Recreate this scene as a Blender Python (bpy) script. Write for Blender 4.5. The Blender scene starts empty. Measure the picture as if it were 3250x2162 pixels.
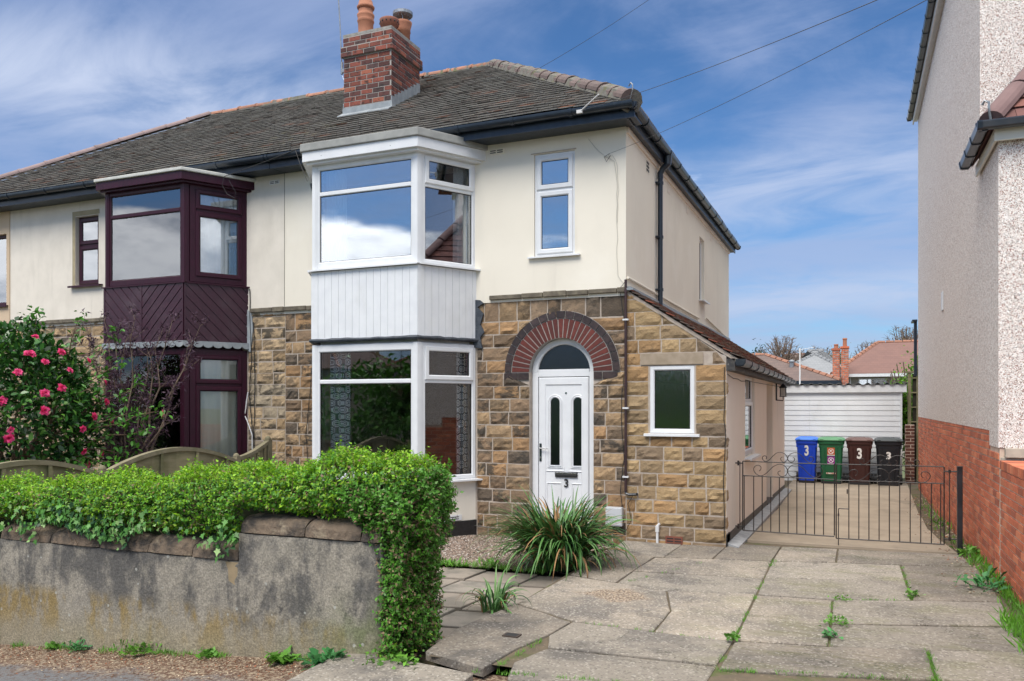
import bpy, bmesh, math, random
import numpy as np
from mathutils import Vector, Matrix
PI = math.pi
R = math.radians
sc = bpy.context.scene
col = sc.collection

# ------------------------------------------------------------------ camera
YAW = 23.0
cd = bpy.data.cameras.new('camera'); cam = bpy.data.objects.new('camera', cd); col.objects.link(cam)
cd.sensor_fit = 'HORIZONTAL'; cd.sensor_width = 36.0
cd.lens = 2570.0/3250.0*36.0
cd.shift_y = (1285.0-1081.0)/3250.0
cd.clip_start = 0.05; cd.clip_end = 2000
cam.location = (0, -9.7, 1.66)
cam.rotation_euler = (R(90), 0, R(YAW))
sc.camera = cam

# ------------------------------------------------------------------ light
SUN_EL, SUN_AZ = 53.0, 186.0      # azimuth: compass, 0 = +Y, clockwise; the sun stands behind the camera
sd = bpy.data.lights.new('sun', 'SUN'); sun = bpy.data.objects.new('sun', sd); col.objects.link(sun)
sd.energy = 2.15; sd.angle = R(30); sd.color = (1.0, 0.95, 0.88)
az, el = R(SUN_AZ), R(SUN_EL)
sv = Vector((math.sin(az)*math.cos(el), math.cos(az)*math.cos(el), math.sin(el)))
sun.rotation_euler = sv.to_track_quat('Z', 'Y').to_euler()
sc.view_settings.view_transform = 'Standard'; sc.view_settings.look = 'None'
sc.view_settings.exposure = 0.46; sc.view_settings.gamma = 1.0
sc.cycles.max_bounces = 8; sc.cycles.transparent_max_bounces = 24
sc.cycles.diffuse_bounces = 4; sc.cycles.glossy_bounces = 4

w = bpy.data.worlds.new('World'); sc.world = w; w.use_nodes = True
nt = w.node_tree; nt.nodes.clear()
class G:                                     # tiny node-graph helper
    def __init__(s, nt): s.t = nt
    def n(s, typ, **kw):
        nd = s.t.nodes.new(typ)
        for k, v in kw.items():
            if k[0] == '_': setattr(nd, k[1:], v)
        return nd
    def put(s, sock, v):
        if isinstance(v, bpy.types.NodeSocket): s.t.links.new(v, sock)
        elif v is not None:
            if sock.type == 'RGBA' and len(v) == 3: v = (*v, 1)
            sock.default_value = v
    def math(s, op, a, b=None, c=None, clamp=False):
        nd = s.n('ShaderNodeMath', _operation=op, _use_clamp=clamp)
        s.put(nd.inputs[0], a)
        if b is not None: s.put(nd.inputs[1], b)
        if c is not None: s.put(nd.inputs[2], c)
        return nd.outputs[0]
    def vmath(s, op, a, b=None):
        nd = s.n('ShaderNodeVectorMath', _operation=op); s.put(nd.inputs[0], a)
        if b is not None: s.put(nd.inputs[1], b)
        return nd.outputs[0]
    def noise(s, vec, scale, detail=4, rough=.55, dist=0., out=0):
        nd = s.n('ShaderNodeTexNoise'); s.put(nd.inputs['Vector'], vec)
        nd.inputs['Scale'].default_value = scale; nd.inputs['Detail'].default_value = detail
        nd.inputs['Roughness'].default_value = rough; nd.inputs['Distortion'].default_value = dist
        return nd.outputs[out]
    def ramp(s, f, a, b, to0=0., to1=1.):
        nd = s.n('ShaderNodeMapRange', _clamp=True, _interpolation_type='SMOOTHSTEP'); s.put(nd.inputs[0], f)
        for i, v in enumerate((a, b, to0, to1)): s.put(nd.inputs[i+1], v)
        return nd.outputs[0]
    def mix(s, f, a, b, blend='MIX'):
        nd = s.n('ShaderNodeMix', _data_type='RGBA', _blend_type=blend)
        s.put(nd.inputs[0], f); s.put(nd.inputs[6], a); s.put(nd.inputs[7], b)
        return nd.outputs[2]
    def comb(s, x, y, z):
        nd = s.n('ShaderNodeCombineXYZ'); s.put(nd.inputs[0], x); s.put(nd.inputs[1], y); s.put(nd.inputs[2], z)
        return nd.outputs[0]
    def sep(s, v):
        nd = s.n('ShaderNodeSeparateXYZ'); s.put(nd.inputs[0], v); return nd.outputs
g = G(nt)
out = g.n('ShaderNodeOutputWorld'); bg = g.n('ShaderNodeBackground')
sky = g.n('ShaderNodeTexSky', _sky_type='NISHITA', _sun_disc=False, _sun_elevation=el, _sun_rotation=az,
          _altitude=100, _air_density=1.0, _dust_density=0.6, _ozone_density=2.5)
tc = g.n('ShaderNodeTexCoord'); d = tc.outputs['Generated']
x, y, z = g.sep(d)
inv = g.math('DIVIDE', 1.0, g.math('ADD', g.math('MAXIMUM', z, 0.0), 0.22))
px = g.math('MULTIPLY', x, inv); py = g.math('MULTIPLY', y, inv)
# long soft streaks, high cloud
st = g.comb(g.math('MULTIPLY', px, 0.75), g.math('MULTIPLY', py, 1.5), 0.37)
rot = g.n('ShaderNodeVectorRotate', _rotation_type='Z_AXIS'); g.put(rot.inputs['Vector'], st); rot.inputs['Angle'].default_value = R(-24)
n1 = g.noise(rot.outputs[0], 0.85, 8, .56, .55)
n2 = g.noise(rot.outputs[0], 2.8, 7, .6, .8)
m1 = g.ramp(g.math('ADD', g.math('MULTIPLY', n1, .72), g.math('MULTIPLY', n2, .28)), .42, .62)
def band(nv, cv_, w_, spread, k):
    dn = g.n('ShaderNodeVectorMath', _operation='DOT_PRODUCT'); g.put(dn.inputs[0], d); g.put(dn.inputs[1], nv)
    dc = g.n('ShaderNodeVectorMath', _operation='DOT_PRODUCT'); g.put(dc.inputs[0], d); g.put(dc.inputs[1], cv_)
    off_ = g.math('ADD', dn.outputs['Value'], g.math('MULTIPLY', g.math('SUBTRACT', n1, .5), w_*1.6))
    a = g.ramp(g.math('ABSOLUTE', off_), w_, .0); b_ = g.ramp(dc.outputs['Value'], spread, min(.995, spread+.11))
    return g.math('MULTIPLY', g.math('MULTIPLY', a, b_), g.math('MULTIPLY', g.ramp(n2, .28, .66, .30, 1.05), k))
bands = g.math('ADD', g.math('ADD', band((-0.2504, 0.2139, -0.9442), (-0.716, 0.614, 0.331), .085, .86, .80), band((0.0434, 0.2514, -0.9669), (-0.038, 0.966, 0.255), .085, .86, .50)), band((0.0478, 0.1201, -0.9916), (-0.039, 0.992, 0.117), .035, .88, .55), clamp=True)
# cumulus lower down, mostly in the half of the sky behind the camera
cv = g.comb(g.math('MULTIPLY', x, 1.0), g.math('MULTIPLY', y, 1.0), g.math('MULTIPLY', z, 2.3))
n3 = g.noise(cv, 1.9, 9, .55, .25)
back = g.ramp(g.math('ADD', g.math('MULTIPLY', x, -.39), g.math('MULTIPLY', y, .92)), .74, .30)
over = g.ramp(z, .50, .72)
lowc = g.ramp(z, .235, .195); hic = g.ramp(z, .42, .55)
thr = g.math('SUBTRACT', .66, g.math('MULTIPLY', g.math('MAXIMUM', g.math('MULTIPLY', back, g.math('MAXIMUM', lowc, hic)), over), .20))  # cloud outside the view and overhead thickened, added as soft fill light
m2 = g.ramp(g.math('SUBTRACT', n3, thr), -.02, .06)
hz = g.math('MULTIPLY', g.ramp(z, .30, -.02), g.ramp(n2, .25, .65, .45, 1.))
skyc = g.mix(1.0, sky.outputs[0], (0.046, 0.070, 0.093, 1), 'MULTIPLY')
c1 = g.mix(bands, g.mix(g.math('MULTIPLY', m1, .66), skyc, (0.30, 0.37, 0.56, 1)), (0.48, 0.54, 0.68, 1))
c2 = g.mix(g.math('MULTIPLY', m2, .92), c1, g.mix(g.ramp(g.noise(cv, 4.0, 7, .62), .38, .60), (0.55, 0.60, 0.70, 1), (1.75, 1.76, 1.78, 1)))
c2 = g.mix(g.math('MULTIPLY', g.ramp(z, .50, .75), .85), c2, (1.7, 1.66, 1.60, 1))  # unseen overhead sky brightened, added as top light on walls and ground
c3 = g.mix(g.math('MULTIPLY', hz, .55), c2, (0.34, 0.42, 0.57, 1))
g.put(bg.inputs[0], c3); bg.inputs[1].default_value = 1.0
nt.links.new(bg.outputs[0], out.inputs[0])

# ------------------------------------------------------------------ materials
MATS = {}
def mat(name, c1, c2=None, scale=8., rough=.7, bump=0., bscale=40., isl=0., isl2=None, layers=(), metal=0., spec=.5,
        vec=(1, 1, 1), bdist=.004, extra=None, detail=5, transl=0., coat=0.):
    """c1..c2 by noise; isl = per-island brightness spread; isl2 = [(colour, weight)...] random per island;
    layers = (colour, scale, lo, hi, amount, vecscale)"""
    if name in MATS: return MATS[name]
    m = bpy.data.materials.new(name); m.use_nodes = True; m.node_tree.nodes.clear()
    g = G(m.node_tree); o = g.n('ShaderNodeOutputMaterial'); b = g.n('ShaderNodeBsdfPrincipled')
    geo = g.n('ShaderNodeNewGeometry'); pos = geo.outputs['Position']; ri = geo.outputs['Random Per Island']
    v = g.vmath('MULTIPLY', pos, vec) if vec != (1, 1, 1) else pos
    c = g.mix(g.ramp(g.noise(v, scale, detail), .3, .7), c1, c2) if c2 else c1
    if isl2:
        f = g.math('FRACT', g.math('MULTIPLY', ri, 7.13)); cum = 0
        for cc, ww in isl2:
            cum += ww
            sel = g.math('LESS_THAN', f, cum) if cum == ww else g.math('MULTIPLY', g.math('LESS_THAN', f, cum), g.math('GREATER_THAN', f, cum-ww))
            c = g.mix(sel, c, cc)
    for i, L in enumerate(layers):
        lc, ls, lo, hi, am = L[:5]; vs = L[5] if len(L) > 5 else (1, 1, 1)
        vv = g.vmath('ADD', g.vmath('MULTIPLY', pos, vs), (13.7*(i+1), 5.1*i, 2.3*i))
        c = g.mix(g.math('MULTIPLY', g.ramp(g.noise(vv, ls, 6, .6), lo, hi), am), c, lc)
    if extra: c = extra(g, c, pos, geo)
    if isl:
        hs = g.n('ShaderNodeHueSaturation'); g.put(hs.inputs['Color'], c)
        g.put(hs.inputs['Value'], g.math('ADD', g.math('MULTIPLY', ri, 2*isl), 1-isl)); c = hs.outputs[0]
    if isinstance(c, tuple): b.inputs['Base Color'].default_value = (*c[:3], 1)
    else: g.put(b.inputs['Base Color'], c)
    b.inputs['Roughness'].default_value = rough; b.inputs['Metallic'].default_value = metal
    b.inputs['Specular IOR Level'].default_value = spec; b.inputs['Coat Weight'].default_value = coat
    if bump:
        bn = g.n('ShaderNodeBump'); bn.inputs['Strength'].default_value = bump; bn.inputs['Distance'].default_value = bdist
        g.put(bn.inputs['Height'], g.noise(pos, bscale, 6, .65)); g.put(b.inputs['Normal'], bn.outputs[0])
    sh = b.outputs[0]
    if transl:
        tr = g.n('ShaderNodeBsdfTranslucent'); g.put(tr.inputs[0], c)
        ms = g.n('ShaderNodeMixShader'); ms.inputs[0].default_value = transl
        g.put(ms.inputs[1], sh); g.put(ms.inputs[2], tr.outputs[0]); sh = ms.outputs[0]
    g.put(o.inputs[0], sh)
    MATS[name] = m; return m

def glassmat(name, tint=(.92, .95, .955), fac=.32, rough=0., bump=0., bs=90., vec=(1, 1, 1)):
    m = bpy.data.materials.new(name); m.use_nodes = True; m.node_tree.nodes.clear(); g = G(m.node_tree)
    o = g.n('ShaderNodeOutputMaterial'); t = g.n('ShaderNodeBsdfTransparent'); gl = g.n('ShaderNodeBsdfGlossy')
    g.put(t.inputs[0], tint); gl.inputs['Roughness'].default_value = rough; g.put(gl.inputs[0], (.95, .97, 1))
    lw = g.n('ShaderNodeFresnel'); lw.inputs[0].default_value = 1.5
    f = g.math('ADD', g.math('MULTIPLY', lw.outputs[0], 1.2), fac, clamp=True)
    if bump:
        geo = g.n('ShaderNodeNewGeometry'); bn = g.n('ShaderNodeBump'); bn.inputs['Strength'].default_value = bump; bn.inputs['Distance'].default_value = .004
        g.put(bn.inputs['Height'], g.noise(g.vmath('MULTIPLY', geo.outputs['Position'], vec), bs, 3)); g.put(gl.inputs['Normal'], bn.outputs[0])
    ms = g.n('ShaderNodeMixShader'); g.put(ms.inputs[0], f); g.put(ms.inputs[1], t.outputs[0]); g.put(ms.inputs[2], gl.outputs[0])
    g.put(o.inputs[0], ms.outputs[0]); MATS[name] = m; return m

def soot(g, c, pos, geo):        # old smoke blackening on the upper part of stones, patchy and of its own shape
    p = g.vmath('MULTIPLY', pos, (1, 1, 1.6))
    f = g.ramp(g.noise(p, 5.5, 7, .68, .4), .43, .57)
    ri = g.math('FRACT', g.math('MULTIPLY', geo.outputs['Random Per Island'], 3.7))
    a = g.math('MULTIPLY', f, g.ramp(ri, .15, .8, .25, .9))
    return g.mix(a, c, (.052, .045, .036))
ST_L = mat('sandstone_weathered', (.285, .19, .105), (.37, .255, .145), 14, .92, 1., 45, .24,
           isl2=[((.23, .155, .095), .2), ((.33, .20, .10), .2), ((.26, .185, .12), .18), ((.13, .098, .07), .12)], extra=soot, bdist=.012)
def soot2(g, c, pos, geo):
    p = g.vmath('MULTIPLY', pos, (1, 1, 1.6))
    f = g.math('MULTIPLY', g.ramp(g.noise(p, 7, 7, .68, .4), .55, .70), .55)
    return g.mix(f, c, (.085, .072, .045))
ST_R = mat('sandstone_golden', (.30, .205, .105), (.38, .27, .145), 14, .92, 1., 45, .22,
           isl2=[((.26, .185, .105), .25), ((.34, .21, .10), .2), ((.205, .148, .095), .15)], extra=soot2, bdist=.012)
MORT = mat('mortar', (.37, .31, .26), (.46, .395, .33), 20, .95, .5, 80)
LINT = mat('stone_lintel', (.36, .29, .22), (.28, .225, .16), 9, .9, .4, 120)
BAND = mat('dark_stone_course', (.10, .085, .065), (.19, .165, .12), 12, .9, .6, 60, .2)
CREAM = mat('cream_render', (.785, .735, .632), (.75, .70, .60), 1.2, .85, .12, 160,
            layers=[((.60, .56, .48), 1.6, .50, .80, .40, (1, 1, .35)), ((.52, .48, .41), 7, .56, .78, .22, (1, 1, .10)), ((.84, .80, .71), .9, .5, .7, .5)])
CREAM2 = mat('rough_cream_render', (.74, .685, .60), (.67, .62, .54), 3, .9, .35, 90,
             layers=[((.50, .46, .39), 2.6, .50, .78, .45, (1, 1, .35)), ((.42, .39, .33), 8, .58, .78, .3, (1, 1, .10))])
PEACH = mat('peach_render', (.62, .48, .34), (.56, .43, .30), 2, .9, .3, 90)
PINKC = mat('pale_peach_render', (.81, .73, .64), (.78, .70, .61), 1.5, .85, .12, 150, layers=[((.50, .45, .38), 2.3, .58, .8, .4, (1, 1, .3))])
BLACKP = mat('black_bitumen_paint', (.012, .012, .013), (.022, .022, .023), 30, .45, .4, 60)
UPVC = mat('white_plastic', (.735, .75, .765), (.69, .705, .725), 6, .32, 0, spec=.45, layers=[((.50, .50, .46), 5, .50, .80, .30, (1, 1, .3))])
UPVC2 = mat('aged_white_plastic', (.72, .73, .74), (.64, .65, .66), 8, .4, .05, 60)
def boards(g, c, pos, geo): return c
PURP = mat('rosewood_plastic', (.040, .005, .018), (.025, .004, .011), 60, .4, .15, 300, spec=.3, vec=(1, 1, .15))
PURP2 = mat('rosewood_cladding', (.046, .010, .022), (.030, .007, .016), 26, .45, .1, 80, layers=[((.11, .085, .095), 2, .5, .8, .45)])
GASK = mat('black_gasket', (.015, .015, .017), None, rough=.6)
NAVY = mat('black_gutter_plastic', (.012, .019, .030), (.020, .030, .045), 9, .28, .08, 40, layers=[((.09, .10, .11), 9, .60, .8, .5)])
FASC = mat('navy_fascia_paint', (.010, .017, .030), (.018, .027, .042), 12, .35, .2, 50)
LEAD = mat('lead_sheet', (.30, .33, .35), (.22, .245, .265), 9, .55, .4, 40, layers=[((.46, .47, .46), 4, .5, .75, .5)])
LEADD = mat('black_painted_lead', (.025, .035, .05), (.06, .07, .085), 14, .5, .8, 50, bdist=.012)
FELT = mat('mineral_roof_edge', (.33, .335, .32), (.26, .265, .255), 7, .85, .3, 120, layers=[((.06, .06, .055), 7, .66, .72, .85)])
FELT2 = mat('pale_roof_edge', (.55, .555, .52), (.46, .465, .44), 7, .85, .3, 120)
def moss(g, c, pos, geo):
    x, y, z = g.sep(pos)
    near = g.ramp(g.math('ABSOLUTE', g.math('SUBTRACT', x, g.math('ADD', -8.35, g.math('MULTIPLY', y, .55)))), 1.5, .2)
    lowr = g.math('MULTIPLY', g.ramp(y, 2.6, .8), near)
    sp = g.ramp(g.noise(pos, 7.5, 4, .7), g.math('SUBTRACT', .70, g.math('MULTIPLY', lowr, .16)), .72)
    c = g.mix(g.math('MULTIPLY', sp, .9), c, (.22, .185, .05))
    dk = g.ramp(g.noise(g.vmath('MULTIPLY', pos, (.6, 1, 1)), 1.4, 5), .42, .62)
    return g.mix(g.math('MULTIPLY', dk, .5), c, (.030, .028, .024))
TILE = mat('clay_tile_dark', (.055, .048, .045), (.034, .030, .028), 9, .95, .5, 60, .22, spec=.06,
           isl2=[((.085, .07, .062), .16), ((.15, .065, .04), .03), ((.03, .028, .027), .2)], extra=moss)
def edgeway(g, c, pos, geo):
    sp = g.ramp(g.noise(pos, 3.2, 6, .7), .36, .58)
    return g.mix(g.math('MULTIPLY', sp, .7), c, (.62, .575, .50))
TEDGE = mat('clay_tile_lichen_edge', (.27, .24, .205), (.38, .345, .30), 12, .9, .3, 60, .12,
            isl2=[((.20, .09, .055), .03), ((.10, .09, .08), .15)], extra=edgeway)
RIDGE_R = mat('terracotta_ridge', (.36, .17, .105), (.27, .135, .095), 8, .85, .4, 50, .18)
RIDGE_D = mat('brown_ridge', (.11, .078, .072), (.145, .105, .095), 8, .85, .4, 50, .15, layers=[((.3, .28, .25), 20, .66, .74, .7)])
MORTG = mat('ridge_mortar', (.17, .16, .14), (.11, .105, .09), 20, .95, .8, 40, layers=[((.12, .12, .03), 8, .5, .7, .6)])
BRK_C = mat('chimney_brick', (.23, .062, .040), (.165, .050, .036), 30, .85, .8, 60, .25,
            isl2=[((.10, .035, .030), .2), ((.075, .040, .038), .13), ((.27, .085, .05), .15)],
            layers=[((.02, .015, .014), 10, .52, .66, .85)])
BRK_N = mat('orange_red_brick', (.56, .155, .072), (.47, .125, .06), 20, .82, .5, 90, .14,
            isl2=[((.38, .11, .06), .2), ((.60, .20, .10), .2)], layers=[((.56, .36, .27), 1.9, .55, .75, .42), ((.20, .07, .045), 3.3, .60, .78, .5)])
MORT_N = mat('brick_mortar_pale', (.70, .55, .44), (.52, .38, .30), 12, .95, .3, 80)
MORT_C = mat('chimney_mortar', (.38, .36, .33), (.30, .28, .26), 12, .95, .3, 80)
GLZR = mat('glazed_red_brick', (.125, .022, .014), (.085, .017, .011), 24, .55, .4, 60, .28, layers=[((.02, .012, .01), 18, .6, .75, .6)])
GLZB = mat('blue_engineering_brick', (.030, .020, .020), (.055, .036, .032), 24, .4, .4, 60, .3)
TERR = mat('chimney_pot_clay', (.40, .165, .095), (.33, .14, .08), 6, .8, .2, 60)
TERR2 = mat('dull_pot_clay', (.30, .115, .075), (.24, .10, .07), 6, .8, .3, 60)
STEEL = mat('galvanised_steel', (.35, .37, .39), (.25, .27, .29), 20, .45, .2, 60, metal=.7)
FLAU = mat('mortar_flaunching', (.34, .33, .31), (.22, .21, .19), 14, .95, .6, 60)

def pebb(g, c, pos, geo, k=1.0):
    vo = g.n('ShaderNodeTexVoronoi'); g.put(vo.inputs['Vector'], pos); vo.inputs['Scale'].default_value = 140*k
    cx, cy, cz = g.sep(vo.outputs['Color'])
    c = g.mix(g.ramp(vo.outputs['Distance'], .45, .75), g.mix(cx, (.73, .655, .60), (.89, .85, .81)), (.60, .52, .47))
    c = g.mix(g.math('GREATER_THAN', cy, .83), c, (.33, .17, .13))
    c = g.mix(g.math('GREATER_THAN', cz, .93), c, (.14, .12, .11))
    hs = g.n('ShaderNodeHueSaturation'); g.put(hs.inputs['Color'], c); g.put(hs.inputs['Value'], g.ramp(g.noise(pos, 38, 3, .8), .3, .7, .80, 1.16)); c = hs.outputs[0]
    c = g.mix(g.math('MULTIPLY', g.math('GREATER_THAN', cx, .78), g.math('GREATER_THAN', cy, .5)), c, (.92, .90, .88))
    return c
PEB = mat('pebbledash', (.6, .55, .5), None, rough=.9, bump=.3, bscale=70, extra=pebb, bdist=.006)
PEB2 = mat('grey_pebbledash', (.40, .37, .33), (.30, .27, .24), 30, .95, .6, 40)

# ------------------------------------------------------------------ mesh builder
class Fr:
    """wall frame: s along the wall, d outwards, z up"""
    def __init__(s, ox, oy, ux, uy):
        l = math.hypot(ux, uy); s.o = (ox, oy); s.u = (ux/l, uy/l); s.n = (uy/l, -ux/l)
    def p(s, a, d, z): return (s.o[0]+s.u[0]*a+s.n[0]*d, s.o[1]+s.u[1]*a+s.n[1]*d, z)
FW = Fr(0, 0, 1, 0)             # front walls, outward = -Y
ID = None
class M:
    def __init__(s): s.v = []; s.f = []; s.m = []
    def add(s, vs, fs, m=0):
        b = len(s.v); s.v.extend(tuple(q) for q in vs)
        for f in fs: s.f.append(tuple(i+b for i in f)); s.m.append(m)
    def box(s, x0, x1, y0, y1, z0, z1, m=0, F=None):
        """F given: x = along, y = outward distance"""
        P = [(x, y, z) for z in (z0, z1) for y in (y0, y1) for x in (x0, x1)]
        if F: P = [F.p(*q) for q in P]
        s.add(P, [(0, 2, 3, 1), (4, 5, 7, 6), (0, 1, 5, 4), (2, 6, 7, 3), (0, 4, 6, 2), (1, 3, 7, 5)], m)
    def prism(s, poly, a, b, m=0, F=None, axis='d', cap=True):
        """poly in (s,z) extruded over d in a..b (F) or poly in (x,y) extruded over z"""
        n = len(poly)
        if axis == 'd': P = [F.p(q[0], a, q[1]) for q in poly]+[F.p(q[0], b, q[1]) for q in poly]
        else: P = [(q[0], q[1], a if not callable(a) else a(*q)) for q in poly]+[(q[0], q[1], b if not callable(b) else b(*q)) for q in poly]
        fs = [(i, (i+1) % n, n+(i+1) % n, n+i) for i in range(n)]
        if cap: fs += [tuple(range(n))[::-1], tuple(range(n, 2*n))]
        s.add(P, fs, m)
    def tube(s, pts, r, n=6, m=0, close=False, cap=True):
        pts = [Vector(p) for p in pts]; k = len(pts); rs = r if isinstance(r, (list, tuple)) else [r]*k
        rings = []; up = Vector((0, 0, 1)); prev = None
        for i in range(k):
            t = (pts[min(i+1, k-1)]-pts[max(i-1, 0)])
            if close: t = pts[(i+1) % k]-pts[(i-1) % k]
            if t.length < 1e-9: t = Vector((0, 0, 1))
            t.normalize()
            if prev is None:
                a = t.cross(up)
                if a.length < .05: a = t.cross(Vector((1, 0, 0)))
            else: a = prev-t*prev.dot(t)
            if a.length < 1e-6: a = t.cross(Vector((1, 0, 0)))
            a.normalize(); prev = a; b = t.cross(a)
            rings.append([pts[i]+a*math.cos(2*PI*j/n)*rs[i]+b*math.sin(2*PI*j/n)*rs[i] for j in range(n)])
        V = [q for rg in rings for q in rg]; fs = []
        for i in range(k if close else k-1):
            i2 = (i+1) % k
            for j in range(n): fs.append((i*n+j, i*n+(j+1) % n, i2*n+(j+1) % n, i2*n+j))
        if cap and not close: fs += [tuple(range(n))[::-1], tuple(range((k-1)*n, k*n))]
        s.add(V, fs, m)
    def lathe(s, prof, cx, cy, n=20, m=0, tilt=None):
        V = []; fs = []; k = len(prof)
        for r, z in prof:
            for j in range(n): V.append((cx+r*math.cos(2*PI*j/n), cy+r*math.sin(2*PI*j/n), z))
        for i in range(k-1):
            for j in range(n): fs.append((i*n+j, i*n+(j+1) % n, (i+1)*n+(j+1) % n, (i+1)*n+j))
        fs += [tuple(range(n))[::-1], tuple(range((k-1)*n, k*n))]
        s.add(V, fs, m)
    def sweep(s, prof, p0, p1, side, m=0):
        """profile (a,b): a along horizontal 'side' vector, b up; from p0 to p1"""
        n = len(prof); V = []
        for p in (p0, p1):
            for a, b in prof: V.append((p[0]+side[0]*a, p[1]+side[1]*a, p[2]+b))
        fs = [(i, (i+1) % n, n+(i+1) % n, n+i) for i in range(n)]+[tuple(range(n))[::-1], tuple(range(n, 2*n))]
        s.add(V, fs, m)
    def build(s, name, mats, parent=None, smooth=False, recalc=True, bevel=0., bseg=2):
        mats = mats if isinstance(mats, (list, tuple)) else [mats]
        o = root_origin(parent)
        me = bpy.data.meshes.new(name)
        if o: V = [(a-o[0], b-o[1], c-o[2]) for a, b, c in s.v]
        else: V = s.v
        me.from_pydata(V, [], s.f)
        for q in mats: me.materials.append(q)
        me.polygons.foreach_set('material_index', s.m)
        if recalc:
            bm = bmesh.new(); bm.from_mesh(me); bmesh.ops.recalc_face_normals(bm, faces=bm.faces); bm.to_mesh(me); bm.free()
        if smooth: me.polygons.foreach_set('use_smooth', [True]*len(me.polygons))
        me.update()
        ob = bpy.data.objects.new(name, me); col.objects.link(ob)
        if parent: ob.parent = parent
        if smooth == 'auto':
            pass
        if bevel:
            bv = ob.modifiers.new('bevel', 'BEVEL'); bv.width = bevel; bv.segments = bseg; bv.limit_method = 'ANGLE'; bv.angle_limit = R(40)
        return ob
def root_origin(p):
    if p is None: return None
    while p.parent: p = p.parent
    return tuple(p.location) if p.location.length > 0 else None
def tag(o, label=None, cat=None, group=None, kind=None):
    if label: o['label'] = label
    if cat: o['category'] = cat
    if group: o['group'] = group
    if kind: o['kind'] = kind
    return o
def thing(name, label, cat, loc=(0, 0, 0), group=None):
    o = bpy.data.objects.new(name, None); col.objects.link(o); o.location = loc; o.empty_display_size = .2
    bpy.context.view_layer.update()
    return tag(o, label, cat, group)
def copy_tree(o, parent=None):
    c = o.copy(); col.objects.link(c)
    if parent: c.parent = parent
    for ch in list(o.children): copy_tree(ch, c)
    return c
def gz(x, y):                       # height of the paving and drive
    if y > 0: return -.027*min(y, 5.)
    return 0.
def pav(x, y):
    return -.085+.082*min(0., max(x, -9.)+2.9)+(.02*min(0, max(y, -8)+5.0))

# ------------------------------------------------------------------ walls with openings
def wall(m, F, s0, s1, z0, z1, holes, t, d=0., mi=0, rmi=None):
    xs = sorted(set([s0, s1]+[h[i] for h in holes for i in (0, 1) if s0 < h[i] < s1]))
    zs = sorted(set([z0, z1]+[h[i] for h in holes for i in (2, 3) if z0 < h[i] < z1]))
    def solid(i, j):
        if i < 0 or j < 0 or i >= len(xs)-1 or j >= len(zs)-1: return False
        a = (xs[i]+xs[i+1])/2; b = (zs[j]+zs[j+1])/2
        return not any(h[0] < a < h[1] and h[2] < b < h[3] for h in holes)
    for i in range(len(xs)-1):
        for j in range(len(zs)-1):
            if not solid(i, j): continue
            a0, a1, b0, b1 = xs[i], xs[i+1], zs[j], zs[j+1]
            P = [F.p(a, dd, b) for dd in (d, d-t) for a, b in ((a0, b0), (a1, b0), (a1, b1), (a0, b1))]
            fs = [(0, 1, 2, 3), (7, 6, 5, 4)]
            if not solid(i, j-1): fs.append((0, 4, 5, 1))
            if not solid(i, j+1): fs.append((3, 2, 6, 7))
            if not solid(i-1, j): fs.append((0, 3, 7, 4))
            if not solid(i+1, j): fs.append((1, 5, 6, 2))
            m.add(P, fs, mi)
def spans(s0, s1, blocks):
    res = [(s0, s1)]
    for a, b in blocks:
        nr = []
        for c, d in res:
            if b <= c or a >= d: nr.append((c, d)); continue
            if a > c: nr.append((c, a))
            if b < d: nr.append((b, d))
        res = nr
    return res
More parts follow.
